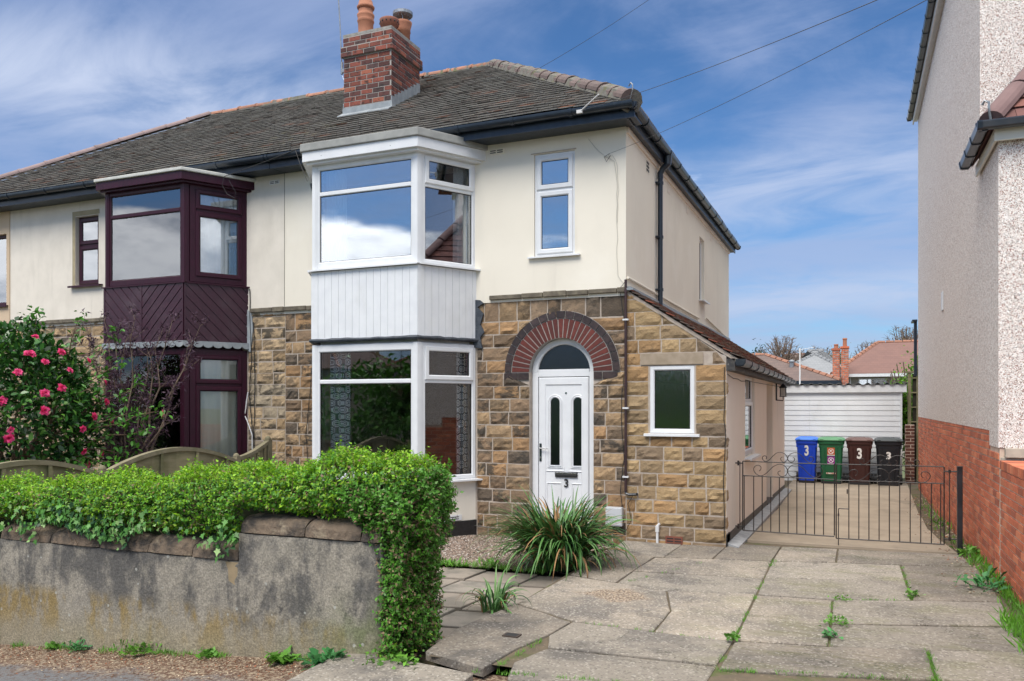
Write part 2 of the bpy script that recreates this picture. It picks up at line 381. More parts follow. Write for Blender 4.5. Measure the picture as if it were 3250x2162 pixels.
def stones(m, F, rows, bounds, blocks, L=.36, gap=.015, bulge=.019, rng=None, d=0., mi=0):
    """rows: z boundaries; bounds(z)->(s0,s1); blocks(z)->list of intervals. Rock-faced blocks, each an island."""
    for r in range(len(rows)-1):
        za, zb = rows[r]+gap/2, rows[r+1]-gap/2
        def sp(z):
            a, b = bounds(z); return spans(a, b, blocks(z))
        lo, hi = sp(za), sp(zb)
        if len(lo) != len(hi):
            mid = sp((za+zb)/2); lo = hi = mid
        for (a0, b0), (a1, b1) in zip(lo, hi):
            w = ((b0-a0)+(b1-a1))/2
            if w < .05: continue
            cuts = [0.]; x = rng.uniform(.25, 1.0)*L if w > L*1.3 else w
            while x < w-.12:
                cuts.append(x/w); x += L*rng.uniform(.6, 1.3)
            if len(cuts) > 1 and (1-cuts[-1])*w < .1: cuts.pop()
            cuts.append(1.)
            for c0, c1 in zip(cuts[:-1], cuts[1:]):
                nx, nz = 6, 4; g2 = gap/2/max(w, .1)
                ww = (c1-c0)*w; h = zb-za; base = len(m.v)
                ph = [rng.uniform(0, 6.3) for _ in range(4)]; bl = bulge*rng.uniform(.55, 1.25)
                jz0, jz1 = rng.uniform(-.004, .004), rng.uniform(-.004, .004)
                for j in range(nz+1):
                    for i in range(nx+1):
                        fx, fz = i/nx, j/nz
                        aL, bR = a0+(a1-a0)*fz, b0+(b1-b0)*fz; A_, B_ = min(a0, a1), max(b0, b1)
                        sL = aL if c0 == 0 else max(aL, A_+(B_-A_)*c0+gap/2); sR = bR if c1 == 1 else min(bR, A_+(B_-A_)*c1-gap/2)
                        if sR < sL: sR = sL = (min(max(sR, aL), bR))
                        s_ = sL+(sR-sL)*fx; z_ = za+(zb-za)*fz
                        if j == 0: z_ += jz0
                        if j == nz: z_ += jz1
                        edge = i in (0, nx) or j in (0, nz)
                        if edge: dd = .002; s_ += rng.uniform(-.003, .003); z_ += rng.uniform(-.003, .003)
                        else:
                            dd = bl*(.8+.6*math.sin(fx*5+ph[0])*math.cos(fz*4+ph[1])+(.14 if fz < .5 else -.05))+rng.uniform(-.008, .008)
                            dd = max(dd, .006)
                        m.v.append(F.p(s_, d+dd, z_))
                for j in range(nz):
                    for i in range(nx):
                        a = base+j*(nx+1)+i
                        m.f.append((a, a+1, a+nx+2, a+nx+1)); m.m.append(mi)
def bricks(m, F, s0, s1, z0, z1, blocks=lambda z: [], bl=.225, bh=.075, gap=.0135, d=0., proud=.006, mi=0, rng=None, top=None, jit=.0015):
    k = 0; z = z0
    while z+bh-gap <= z1+.03:
        zz1 = min(z+bh-gap, z1)
        if zz1-z < .02: break
        off = 0 if k % 2 == 0 else bl/2
        for a, b in spans(s0, s1, blocks(z+bh/2)):
            n0 = math.floor((a-s0-off)/bl)
            x = s0+off+n0*bl
            while x < b:
                p, q = max(x+gap/2, a), min(x+bl-gap/2, b)
                if q-p > .02:
                    pr = proud+rng.uniform(-jit, jit); e = .003
                    P = [F.p(p, d, z), F.p(q, d, z), F.p(q, d, zz1), F.p(p, d, zz1),
                         F.p(p+e, d+pr, z+e), F.p(q-e, d+pr, z+e), F.p(q-e, d+pr, zz1-e), F.p(p+e, d+pr, zz1-e)]
                    m.add(P, [(4, 5, 6, 7), (0, 1, 5, 4), (1, 2, 6, 5), (2, 3, 7, 6), (3, 0, 4, 7)], mi)
                x += bl
        z += bh; k += 1

# ------------------------------------------------------------------ windows
GL_UP = glassmat('upper_window_glass', fac=.30)
GL_LO = glassmat('lower_window_glass', (.98, .99, .99), fac=.03); GL_UP2 = glassmat('neighbour_upper_glass', (.98, .99, .99), .17); GL_SIDE = glassmat('side_window_glass', fac=.16)
GL_OB = glassmat('obscured_glass', (.30, .40, .38), .20, .12, .8, 55, (1, 1, .12))
def bar(m, F, a0, a1, z0, z1, d0, d1, mi=0, ch=.008):
    """window bar with chamfered outer edges"""
    P = [(a0, d0, z0), (a1, d0, z0), (a1, d0, z1), (a0, d0, z1), (a0, d1-ch, z0), (a1, d1-ch, z0), (a1, d1-ch, z1), (a0, d1-ch, z1),
         (a0+ch, d1, z0+ch), (a1-ch, d1, z0+ch), (a1-ch, d1, z1-ch), (a0+ch, d1, z1-ch)]
    m.add([F.p(*q) for q in P], [(3, 2, 1, 0), (0, 1, 5, 4), (1, 2, 6, 5), (2, 3, 7, 6), (3, 0, 4, 7), (4, 5, 9, 8), (5, 6, 10, 9), (6, 7, 11, 10), (7, 4, 8, 11), (8, 9, 10, 11)], mi)
def ringbars(m, F, a0, a1, z0, z1, w, d0, d1, mi=0, ch=.008):
    """mitred rectangular ring"""
    O = [(a0, z0), (a1, z0), (a1, z1), (a0, z1)]; I = [(a0+w, z0+w), (a1-w, z0+w), (a1-w, z1-w), (a0+w, z1-w)]
    O2 = [(a0+ch, z0+ch), (a1-ch, z0+ch), (a1-ch, z1-ch), (a0+ch, z1-ch)]
    c2 = ch*1.6; I2 = [(a0+w-c2, z0+w-c2), (a1-w+c2, z0+w-c2), (a1-w+c2, z1-w+c2), (a0+w-c2, z1-w+c2)]
    P = [F.p(a, d0, z) for a, z in O]+[F.p(a, d1-ch, z) for a, z in O]+[F.p(a, d1, z) for a, z in O2]+[F.p(a, d1, z) for a, z in I2]+[F.p(a, d1-c2, z) for a, z in I]+[F.p(a, d0, z) for a, z in I]
    fs = []
    for k in range(5):
        for i in range(4): fs.append((k*4+i, k*4+(i+1) % 4, (k+1)*4+(i+1) % 4, (k+1)*4+i))
    for i in range(4): fs.append((20+i, 20+(i+1) % 4, (i+1) % 4, i))
    m.add(P, fs, mi)
def light(m, F, a0, a1, z0, z1, sash, d, panes, mi=0):
    """one glazed opening: sash ring when it opens, then gasket; the pane rectangle is returned"""
    if sash:
        ringbars(m, F, a0-.012, a1+.012, z0-.012, z1+.012, .062, d-.05, d+.018, mi); a0 += .05; a1 -= .05; z0 += .05; z1 -= .05
        dd = d+.004
    else: dd = d-.016
    ringbars(m, F, a0, a1, z0, z1, .007, dd-.03, dd, 1, .002)
    panes.append((a0+.004, a1-.004, z0+.004, z1-.004, dd-.008))
def window(name, F, a0, a1, z0, z1, parent, fm, glm, tr=None, sash=(), fw=.05, d=-.03, sill=None, label=None, sillmat=None, trw=.055):
    m = M(); panes = []
    zs = [z0, z1] if tr is None else [z0, tr, z1]
    ringbars(m, F, a0, a1, z0, z1, fw, d-.06, d)
    ops = []
    if tr is None: ops = [(z0+fw, z1-fw)]
    else:
        bar(m, F, a0+fw-.004, a1-fw+.004, tr-trw/2, tr+trw/2, d-.06, d-.001)
        ops = [(z0+fw, tr-trw/2), (tr+trw/2, z1-fw)]
    for i, (p, q) in enumerate(ops): light(m, F, a0+fw, a1-fw, p, q, i in sash, d, panes)
    o = m.build(name, [fm, GASK], parent)
    if label: tag(o, label)
    glms = glm if isinstance(glm, (list, tuple)) else [glm]*len(panes)
    for pq, gm in zip(panes, glms):
        k = M(); k.box(pq[0], pq[1], pq[4]-.004, pq[4], pq[2], pq[3], F=F); k.build('pane', gm, o)
    if sill:
        k = M(); s_, e_, h_ = sill
        P = [(0-.02, z0), (e_, z0-.006), (e_, z0-.006-h_), (e_-.012, z0-.006-h_), (e_-.014, z0-.018), (-.02, z0-.018)]
        pts = [[F.p(a, q[0], q[1]) for q in P] for a in (a0-s_, a1+s_)]; n = len(P)
        k.add(pts[0]+pts[1], [(i, (i+1) % n, n+(i+1) % n, n+i) for i in range(n)]+[tuple(range(n)), tuple(range(n, 2*n))])
        k.build('sill', sillmat or fm, o)
    return o

# ================================================================== SETTING
def sheet(name, poly, z, mats, kind='structure', label=None, sub=None):
    m = M(); m.prism(poly, (lambda x, y: (z(x, y) if callable(z) else z)-.25), z, axis='z'); o = m.build(name, mats); tag(o, label, kind=kind); return o
def grid_sheet(name, x0, x1, y0, y1, nx, ny, zf, mats, label=None, depth=.3):
    m = M(); V = [(x0+(x1-x0)*i/nx, y0+(y1-y0)*j/ny) for j in range(ny+1) for i in range(nx+1)]
    m.v = [(a, b, zf(a, b)) for a, b in V]
    for j in range(ny):
        for i in range(nx):
            a = j*(nx+1)+i; m.f.append((a, a+1, a+nx+2, a+nx+1)); m.m.append(0)
    o = m.build(name, mats, recalc=False, smooth=True); tag(o, label, kind='structure'); return o
GRASSY = mat('far_ground', (.07, .10, .035), (.11, .11, .06), .6, 1)
def asph(g, c, pos, geo):
    x, y, z = g.sep(pos)
    n = g.noise(pos, 3.0, 6, .65)
    edge = g.ramp(g.math('ADD', y, g.math('MULTIPLY', g.math('SUBTRACT', n, .5), .75)), -5.62, -5.35)
    litter = g.ramp(g.noise(pos, 38, 4, .7), .44, .56)
    c = g.mix(g.math('MULTIPLY', edge, .95), c, g.mix(litter, (.12, .060, .035), (.33, .26, .18)))
    e2 = g.ramp(g.math('ADD', y, g.math('MULTIPLY', g.math('SUBTRACT', n, .5), .9)), -6.0, -5.55)
    return g.mix(g.math('MULTIPLY', g.math('MULTIPLY', e2, g.ramp(g.noise(pos, 26, 4, .7), .50, .58)), .8), c, (.09, .050, .032))
ASPH = mat('pavement_asphalt', (.155, .155, .16), (.115, .115, .12), 60, .95, .8, 140, extra=asph, bdist=.008)
ROADM = mat('road_asphalt', (.09, .09, .092), (.07, .07, .072), 40, .95, .5, 120)
def moss_slab(g, c, pos, geo):
    x, y, z = g.sep(pos)
    gm = g.math('MULTIPLY', g.ramp(g.noise(g.vmath('MULTIPLY', pos, (.9, 2.2, 1)), 1.5, 6, .65), .47, .66), g.ramp(x, -1.6, -.4))
    c = g.mix(g.math('MULTIPLY', gm, .55), c, (.155, .155, .07))
    # tamping ridges of the concrete with algae in them
    wv = g.n('ShaderNodeTexWave', _wave_type='BANDS', _bands_direction='Y'); g.put(wv.inputs['Vector'], g.vmath('MULTIPLY', pos, (.55, 1.0, 1.)))
    wv.inputs['Scale'].default_value = 3.1; wv.inputs['Distortion'].default_value = 9.; wv.inputs['Detail'].default_value = 4; wv.inputs['Detail Scale'].default_value = 1.2
    near = g.math('MULTIPLY', g.ramp(x, -.95, -.7), g.ramp(y, -2.2, -2.5))
    a = g.math('MULTIPLY', g.ramp(wv.outputs['Fac'], .78, .98), g.math('MULTIPLY', near, g.ramp(g.noise(pos, 1.7, 3), .45, .62)))
    c = g.mix(g.math('MULTIPLY', a, .5), c, (.13, .12, .055))
    dk = g.math('MULTIPLY', g.ramp(g.noise(pos, 1.6, 8, .66), .46, .62), g.ramp(x, -.5, -1.9, .5, 1.))
    c = g.mix(g.math('MULTIPLY', dk, .8), c, (.12, .11, .102))
    cr = g.ramp(g.math('ABSOLUTE', g.math('SUBTRACT', g.noise(pos, 1.1, 7, .62, .6), .5)), .007, .0); c = g.mix(g.math('MULTIPLY', cr, g.math('MULTIPLY', g.ramp(g.noise(pos, .8, 2), .48, .56), .7)), c, (.05, .045, .03))
    wt = g.ramp(g.noise(pos, 5.5, 7, .75), .63, .72)
    c = g.mix(g.math('MULTIPLY', wt, .5), c, (.50, .46, .40))
    er = g.ramp(g.math('ADD', g.math('ADD', g.math('ABSOLUTE', g.math('MULTIPLY', g.math('ADD', x, 1.9), 1.5)), g.math('MULTIPLY', g.math('ABSOLUTE', g.math('ADD', y, 2.85)), 2.6)), g.math('MULTIPLY', g.noise(pos, 4, 5), .9)), 1.15, .95)
    c = g.mix(er, c, g.mix(g.ramp(g.noise(pos, 45, 3), .4, .6), (.10, .07, .05), (.34, .27, .20)))
    sp = g.n('ShaderNodeTexVoronoi'); g.put(sp.inputs['Vector'], pos); sp.inputs['Scale'].default_value = 70
    sx, sy, sz = g.sep(sp.outputs['Color'])
    c = g.mix(g.math('MULTIPLY', g.math('GREATER_THAN', sx, .88), .35), c, (.56, .52, .46))
    c = g.mix(g.math('MULTIPLY', g.math('GREATER_THAN', sy, .86), .40), c, (.07, .062, .055))
    return c
SLAB = mat('concrete_slab', (.305, .262, .212), (.20, .176, .146), 2.0, .93, 1., 60, .20, isl2=[((.27, .24, .20), .3)], extra=moss_slab, bdist=.010, detail=8)
DRIVE_B = mat('poured_concrete', (.36, .295, .22), (.29, .24, .18), 2.2, .93, .5, 90, layers=[((.17, .145, .11), 1.6, .52, .72, .6, (1, .5, 1)), ((.45, .42, .36), 3.1, .64, .72, .4, (.4, 2, 1))])
CEM = mat('grey_cement_fillet', (.36, .37, .38), (.25, .26, .27), 9, .9, .5, 70)
DIRT = mat('mossy_dirt', (.10, .08, .055), (.13, .10, .065), 12, 1, .8, 60, layers=[((.06, .09, .015), 4, .5, .65, .8), ((.22, .17, .12), 30, .6, .7, .6)])
PATHM = mat('buff_path_slab', (.27, .235, .20), (.20, .185, .16), 3, .93, .6, 80, .12, isl2=[((.25, .215, .18), .3)], layers=[((.11, .105, .09), 2.5, .5, .66, .6)], bdist=.008)
def grav(g, c, pos, geo):
    vo = g.n('ShaderNodeTexVoronoi'); g.put(vo.inputs['Vector'], pos); vo.inputs['Scale'].default_value = 55
    cx, cy, cz = g.sep(vo.outputs['Color'])
    c = g.mix(cx, (.20, .13, .10), (.42, .33, .26)); c = g.mix(g.math('GREATER_THAN', cy, .85), c, (.6, .55, .5))
    return g.mix(g.ramp(vo.outputs['Distance'], .35, .8), c, (.06, .045, .035))
GRAV = mat('gravel', (.3, .2, .15), None, rough=.9, bump=1, bscale=60, extra=grav, bdist=.02)

tag(grid_sheet('ground', -500, 500, -500, 500, 4, 4, lambda x, y: -.9, GRASSY))
def yard(x, y): return -.14
sheet('garden_ground', [(-30, -4.75), (-2.62, -4.75), (-2.62, .1), (-30, .1)], lambda x, y: -.10+.03*min(0, x+3), DIRT)
sheet('back_yard', [(-1.3, 5.0), (-1.3, 24), (-30, 24), (-30, 8.0), (-2.5, 8.0), (-2.5, 5)], -.2, DIRT)
grid_sheet('drive_base', -2.62, 1.6, -4.95, 12.65, 4, 176, lambda x, y: gz(x, y)-(.014 if y < .65 else .03), DIRT)
grid_sheet('pavement', -30, 12, -7.2, -4.93, 84, 10, pav, ASPH)
sheet('kerb', [(-30, -7.35), (12, -7.35), (12, -7.2), (-30, -7.2)], lambda x, y: pav(x, y)+.005, mat('kerb_stone', (.25, .24, .22), (.2, .19, .17), 8, .9, .3, 60))
grid_sheet('road', -60, 60, -15, -7.35, 60, 4, lambda x, y: -.12+.082*min(0., max(x, -9.)+2.9)-.13, ROADM)
grid_sheet('far_pavement', -60, 60, -60, -15, 20, 4, lambda x, y: -.2+.082*min(0., max(x, -9.)+2.9), GRASSY)

# driveway slabs (one structure, every slab an island)
rng = random.Random(5)
def subdiv_slab(m, poly, zf, th=.06, inset=.013, mi=0, jit=.004):
    n = len(poly); cx = sum(p[0] for p in poly)/n; cy = sum(p[1] for p in poly)/n
    P = []
    for i in range(n):                      # resample edges with a little wobble
        a, b = poly[i], poly[(i+1) % n]; l = math.hypot(b[0]-a[0], b[1]-a[1]); k = max(1, int(l/.10))
        for j in range(k):
            t = j/k; x = a[0]+(b[0]-a[0])*t; y = a[1]+(b[1]-a[1])*t
            dd = math.hypot(cx-x, cy-y)+1e-6; w = inset+(rng.uniform(-.003, .007) if j else .004)
            P.append((x+math.copysign(1, cx-x)*w*.6*min(1, abs(cx-x)/.25), y+math.copysign(1, cy-y)*w*1.25*min(1, abs(cy-y)/.18)))
    dz = rng.uniform(-jit, jit); tx, ty = rng.uniform(-.004, .004), rng.uniform(-.004, .004)
    zz = lambda x, y: zf(x, y)+dz+tx*(x-cx)+ty*(y-cy)
    V = [(x, y, zz(x, y)-th) for x, y in P]+[(x, y, zz(x, y)-.006) for x, y in P]
    V += [(x+(cx-x)*.012, y+(cy-y)*.012, zz(x, y)) for x, y in P]
    k = len(P); fs = []
    for r in range(2):
        for i in range(k): fs.append((r*k+i, r*k+(i+1) % k, (r+1)*k+(i+1) % k, (r+1)*k+i))
    fs.append(tuple(range(2*k, 3*k)))
    m.add(V, fs, mi)
m = M()
SL = [
 [(-2.62, -.02), (-2.60, -.62), (-1.93, -.93), (-1.9, -.02)], [(-1.9, -.02), (-1.93, -.93), (-1.42, -.80), (-1.40, -.02)],
 [(-1.40, -.02), (-1.42, -.80), (-.82, -.70), (-.80, .30), (-1.36, .28)], [(-.80, .30), (-.82, -.70), (-.19, -.52), (-.19, .42)],
 [(-.19, .42), (-.19, -.52), (.43, -.40), (1.1, -.2), (1.1, .6)],
 [(-2.60, -.62), (-2.58, -2.2), (-2.06, -2.35), (-2.02, -.95), (-1.93, -.93)],
 [(-2.02, -.95), (-2.06, -1.75), (-.81, -1.61), (-.82, -.70), (-1.42, -.80), (-1.93, -.93)],
 [(-.82, -.70), (-.81, -1.60), (.435, -1.22), (.43, -.40), (-.19, -.52)],
 [(.43, -.40), (.439, -2.045), (1.14, -1.82), (1.14, -.2)],
 [(-2.06, -1.75), (-2.06, -2.35), (-1.55, -2.5), (-.80, -2.33), (-.81, -1.61)],
 [(-.81, -1.60), (-.80, -2.33), (-.18, -2.28), (.439, -2.045), (.435, -1.22)],
 [(-2.58, -2.2), (-2.62, -3.45), (-2.0, -3.80), (-1.36, -3.84), (-1.37, -3.2), (-1.55, -2.5), (-2.06, -2.35)],
 [(-1.55, -2.5), (-1.37, -3.2), (-1.36, -3.84), (-.79, -3.86), (-.80, -2.33)],
 [(-.80, -2.33), (-.79, -3.84), (-.17, -3.73), (-.18, -2.28)],
 [(-.18, -2.28), (-.175, -3.10), (1.12, -2.65), (1.13, -1.83), (.439, -2.045)],
 [(-.175, -3.10), (-.17, -3.73), (.45, -3.56), (1.14, -3.30), (1.12, -2.65)],
 [(-2.62, -3.45), (-2.74, -4.35), (-2.68, -4.92), (-2.16, -5.08), (-2.12, -4.6), (-2.04, -4.24), (-2.0, -3.80)],
 [(-2.0, -3.80), (-2.04, -4.24), (-1.95, -4.52), (-1.58, -4.49), (-.81, -4.45), (-.79, -3.86), (-1.36, -3.84)],
 [(-1.95, -4.52), (-2.04, -4.9), (-1.95, -5.22), (-1.48, -5.06), (-.82, -4.77), (-.81, -4.45), (-1.58, -4.49)],
 [(-.79, -3.84), (-.80, -4.52), (-.38, -4.45), (.445, -4.22), (.45, -3.56), (-.17, -3.73)],
 [(.45, -3.56), (.445, -4.22), (1.3, -4.0), (1.4, -3.25), (1.14, -3.30)],
]
for q in SL: subdiv_slab(m, q, gz)
tag(m.build('driveway', SLAB), 'worn concrete flag driveway with weeds in its joints', kind='structure')
m = M(); m.box(-2.335, -2.215, -4.385, -4.30, -.02, .008, 0); m.box(-2.32, -2.23, -4.375, -4.31, .0081, .0085, 1); o = m.build('drain_hole', [mat('rusty_rim', (.05, .035, .028), None), GASK]); tag(o, 'small dark square drain opening in the raised concrete edge of the driveway', 'drain')
m = M()
for q in [[(-3.3, -4.95), (-2.2, -5.1), (-2.2, -5.9), (-3.3, -5.9)], [(-2.2, -5.25), (-1.0, -4.98), (-.9, -5.9), (-2.2, -5.9)], [(-1., -4.95), (.6, -4.4), (.7, -5.9), (-.9, -5.9)], [(.6, -4.4), (2., -4.1), (2., -5.9), (.7, -5.9)]]:
    subdiv_slab(m, q, lambda x, y: pav(x, y)+.062, th=.05)
tag(m.build('crossover', SLAB), kind='structure')
# poured concrete behind the gates
m = M()
V = [(-.84, .62), (.95, .62), (.95, 3.3), (.72, 4.2), (1.0, 6), (1.12, 10.88), (-1.36, 10.88), (-1.33, 5.2), (-1.24, .62)]
m.prism([(-1.24, .70), (1.06, .70), (.97, 2.0), (.93, 3.2), (.97, 5.), (-1.24, 5.)], lambda x, y: gz(x, y)-.1, gz, axis='z')
m.prism([(-1.24, 5.006), (.95, 5.006), (1.08, 10.88), (-1.38, 10.88), (-1.38, 8.5), (-1.24, 8.45)], lambda x, y: gz(x, y)-.1, lambda x, y: gz(x, y)-.002, axis='z')
tag(m.build('back_driveway', DRIVE_B), kind='structure')
m = M(); m.prism([(-1.39, .05), (-1.25, -.02), (-1.246, .68), (-1.246, 8.4), (-1.39, 8.4)], lambda x, y: gz(x, y)-.05, lambda x, y: gz(x, y)+(.035 if x < -1.3 else .004), axis='z')
tag(m.build('cement_fillet', CEM), kind='structure')
# garden path flags and gravel
m = M()
for i in range(3):
    for j in range(5):
        x0 = -4.35+i*.58+.05*j; y0 = -4.6+j*.52
        if x0+.55 > -2.64: x1 = -2.66
        else: x1 = x0+.56
        if x1-x0 < .1: continue
        subdiv_slab(m, [(x0, y0), (x1, y0+.06), (x1+.03, y0+.56), (x0+.03, y0+.5)], lambda x, y: -.075, th=.04)
tag(m.build('garden_path', PATHM), kind='structure')
m = M(); rg = random.Random(3); nx, ny = 60, 34
m.v = [(-5.6+2.95*i/nx, -1.95+1.93*j/ny, -.055+rg.uniform(-.012, .012)) for j in range(ny+1) for i in range(nx+1)]
for j in range(ny):
    for i in range(nx):
        a = j*(nx+1)+i; m.f.append((a, a+1, a+nx+2, a+nx+1)); m.m.append(0)
tag(m.build('gravel', GRAV, recalc=False), 'small brown gravel bed under the white bay window', kind='structure')

# ================================================================== ROOFS
TH = math.atan2(8.03-5.24, 4.17+.38); LS = math.hypot(8.03-5.24, 4.17+.38)
def tiles(m, O, U, S, N, L, xr, gauge=.165, tw=.20, rng=None, sag=.006, mt=0, me=1, t0=0.):
    O, U, S, N = map(Vector, (O, U, S, N)); k = 0; t = t0
    while t < L-.02:
        a, b = xr(t); x = a-(k % 2)*tw/2-tw*rng.random()*.1
        while x < b:
            p, q = max(x, a), min(x+tw-.004, b); x += tw
            if q-p < .015: continue
            j = rng.uniform(-.003, .004); sgl = sag*math.sin(x*1.3+t*.7)+sag*.6*math.sin(x*3.1+t*2.3)
            lo = .034+j*.5+sgl; tt = t+rng.uniform(-.004, .004)
            top = min(t+gauge*1.12, L)
            pts = [(p, tt, lo-.012), (q, tt, lo-.012), (q, tt, lo), (p, tt, lo), (q, top, .012+sgl), (p, top, .012+sgl), (q, top, -.002+sgl), (p, top, -.002+sgl)]
            V = [O+U*c+S*d_+N*h for c, d_, h in pts]
            b0 = len(m.v); m.v.extend(tuple(v) for v in V)
            for f, mi in (((0, 1, 2, 3), me), ((3, 2, 4, 5), mt), ((0, 3, 5, 7), mt), ((1, 6, 4, 2), mt)):
                m.f.append(tuple(i+b0 for i in f)); m.m.append(mi)
        t += gauge; k += 1
def ridge(name, p0, p1, r, L, mats, parent, up=(0, 0, 1), collar=True, rng=None, mortar=None, r_end=1.0):
    m = M(); p0, p1 = Vector(p0), Vector(p1); D = (p1-p0); n = max(1, round(D.length/L)); D.normalize()
    side = D.cross(Vector(up)).normalized(); u = side.cross(D).normalized(); seg = (p1-p0).length/n; K = 9
    for i in range(n):
        a = p0+D*seg*i; b = a+D*seg*1.03; j = rng.uniform(-.008, .008)
        def ring(p, rr): return [p+side*math.cos(PI*k/(K-1))*rr+u*(math.sin(PI*k/(K-1))*rr*.85+j-.02) for k in range(K)]
        rgs = [(a, r*1.0), (b-D*.055, r*1.0)]
        if collar: rgs = [(a, r*1.10), (a+D*.04, r*1.12), (a+D*.045, r), (b, r*.98)]
        V = [q for p, rr in rgs for q in ring(p, rr)]; F_ = []
        for q in range(len(rgs)-1):
            for k in range(K-1): F_.append((q*K+k, q*K+k+1, (q+1)*K+k+1, (q+1)*K+k))
        V += [a+side*r*1.0-u*.03, b+side*r*1.0-u*.03, a-side*r-u*.03, b-side*r-u*.03]
        F_ += [tuple(range(K))[::-1], tuple(range((len(rgs)-1)*K, len(rgs)*K))]
        m.add(V, F_, 0)
    o = m.build(name, mats, parent)
    if mortar:
        k = M(); pts = [p0+(p1-p0)*(i/40.)-u*.045+side*rng.uniform(-.012, .012) for i in range(41)]
        k.tube(pts, [r*1.08*rng.uniform(.92, 1.08) for _ in pts], 8); k.build('mortar_bedding', mortar, o)
    return o
PR = (-6.25, 4.17, 8.03); PL = (-13.2, 4.17, 8.03); CR = (-2.42, -.38, 5.24); CL = (-16.05, -.38, 5.24); PARTY = -7.75
def roof_front(name, x0f, x1f, parent, seed, polys, soffit_y=.0):
    r_ = random.Random(seed); m = M()
    tiles(m, (0, -.38, 5.24), (1, 0, 0), (0, math.cos(TH), math.sin(TH)), (0, -math.sin(TH), math.cos(TH)), LS, lambda t: (x0f(t/LS), x1f(t/LS)), rng=r_)
    return m

# ================================================================== BAY WINDOWS
def clip(poly, x0, x1, z0, z1):
    def cut(P, f, inter):
        o = []
        for i in range(len(P)):
            a, b = P[i-1], P[i]
            if f(b):
                if not f(a): o.append(inter(a, b))
                o.append(b)
            elif f(a): o.append(inter(a, b))
        return o
    def ix(v):
        return lambda a, b: (v, a[1]+(b[1]-a[1])*(v-a[0])/(b[0]-a[0]))
    def iz(v):
        return lambda a, b: (a[0]+(b[0]-a[0])*(v-a[1])/(b[1]-a[1]), v)
    for f, i_ in ((lambda p: p[0] >= x0, ix(x0)), (lambda p: p[0] <= x1, ix(x1)), (lambda p: p[1] >= z0, iz(z0)), (lambda p: p[1] <= z1, iz(z1))):
        if len(poly) < 3: return []
        poly = cut(poly, f, i_)
    return poly
def chevron(m, F, a0, a1, z0, z1, sgn, d0, step=.165, gap=.014, mi=0):
    """diagonal boards"""
    w = a1-a0; h = z1-z0; k = -int(h/step)-2
    c = a0-h if sgn > 0 else a0
    n = int((w+h)/(step))+2
    for i in range(n):
        s = a0-h+i*step
        if sgn > 0: P = [(s+gap, z0), (s+step-gap*.4, z0), (s+step-gap*.4+h, z1), (s+gap+h, z1)]
        else: P = [(s+h+gap, z0), (s+h+step-gap*.4, z0), (s+step-gap*.4, z1), (s+gap, z1)]
        P = clip(P, a0, a1, z0, z1)
        if len(P) >= 3: m.prism(P, d0, d0+.012, mi, F)
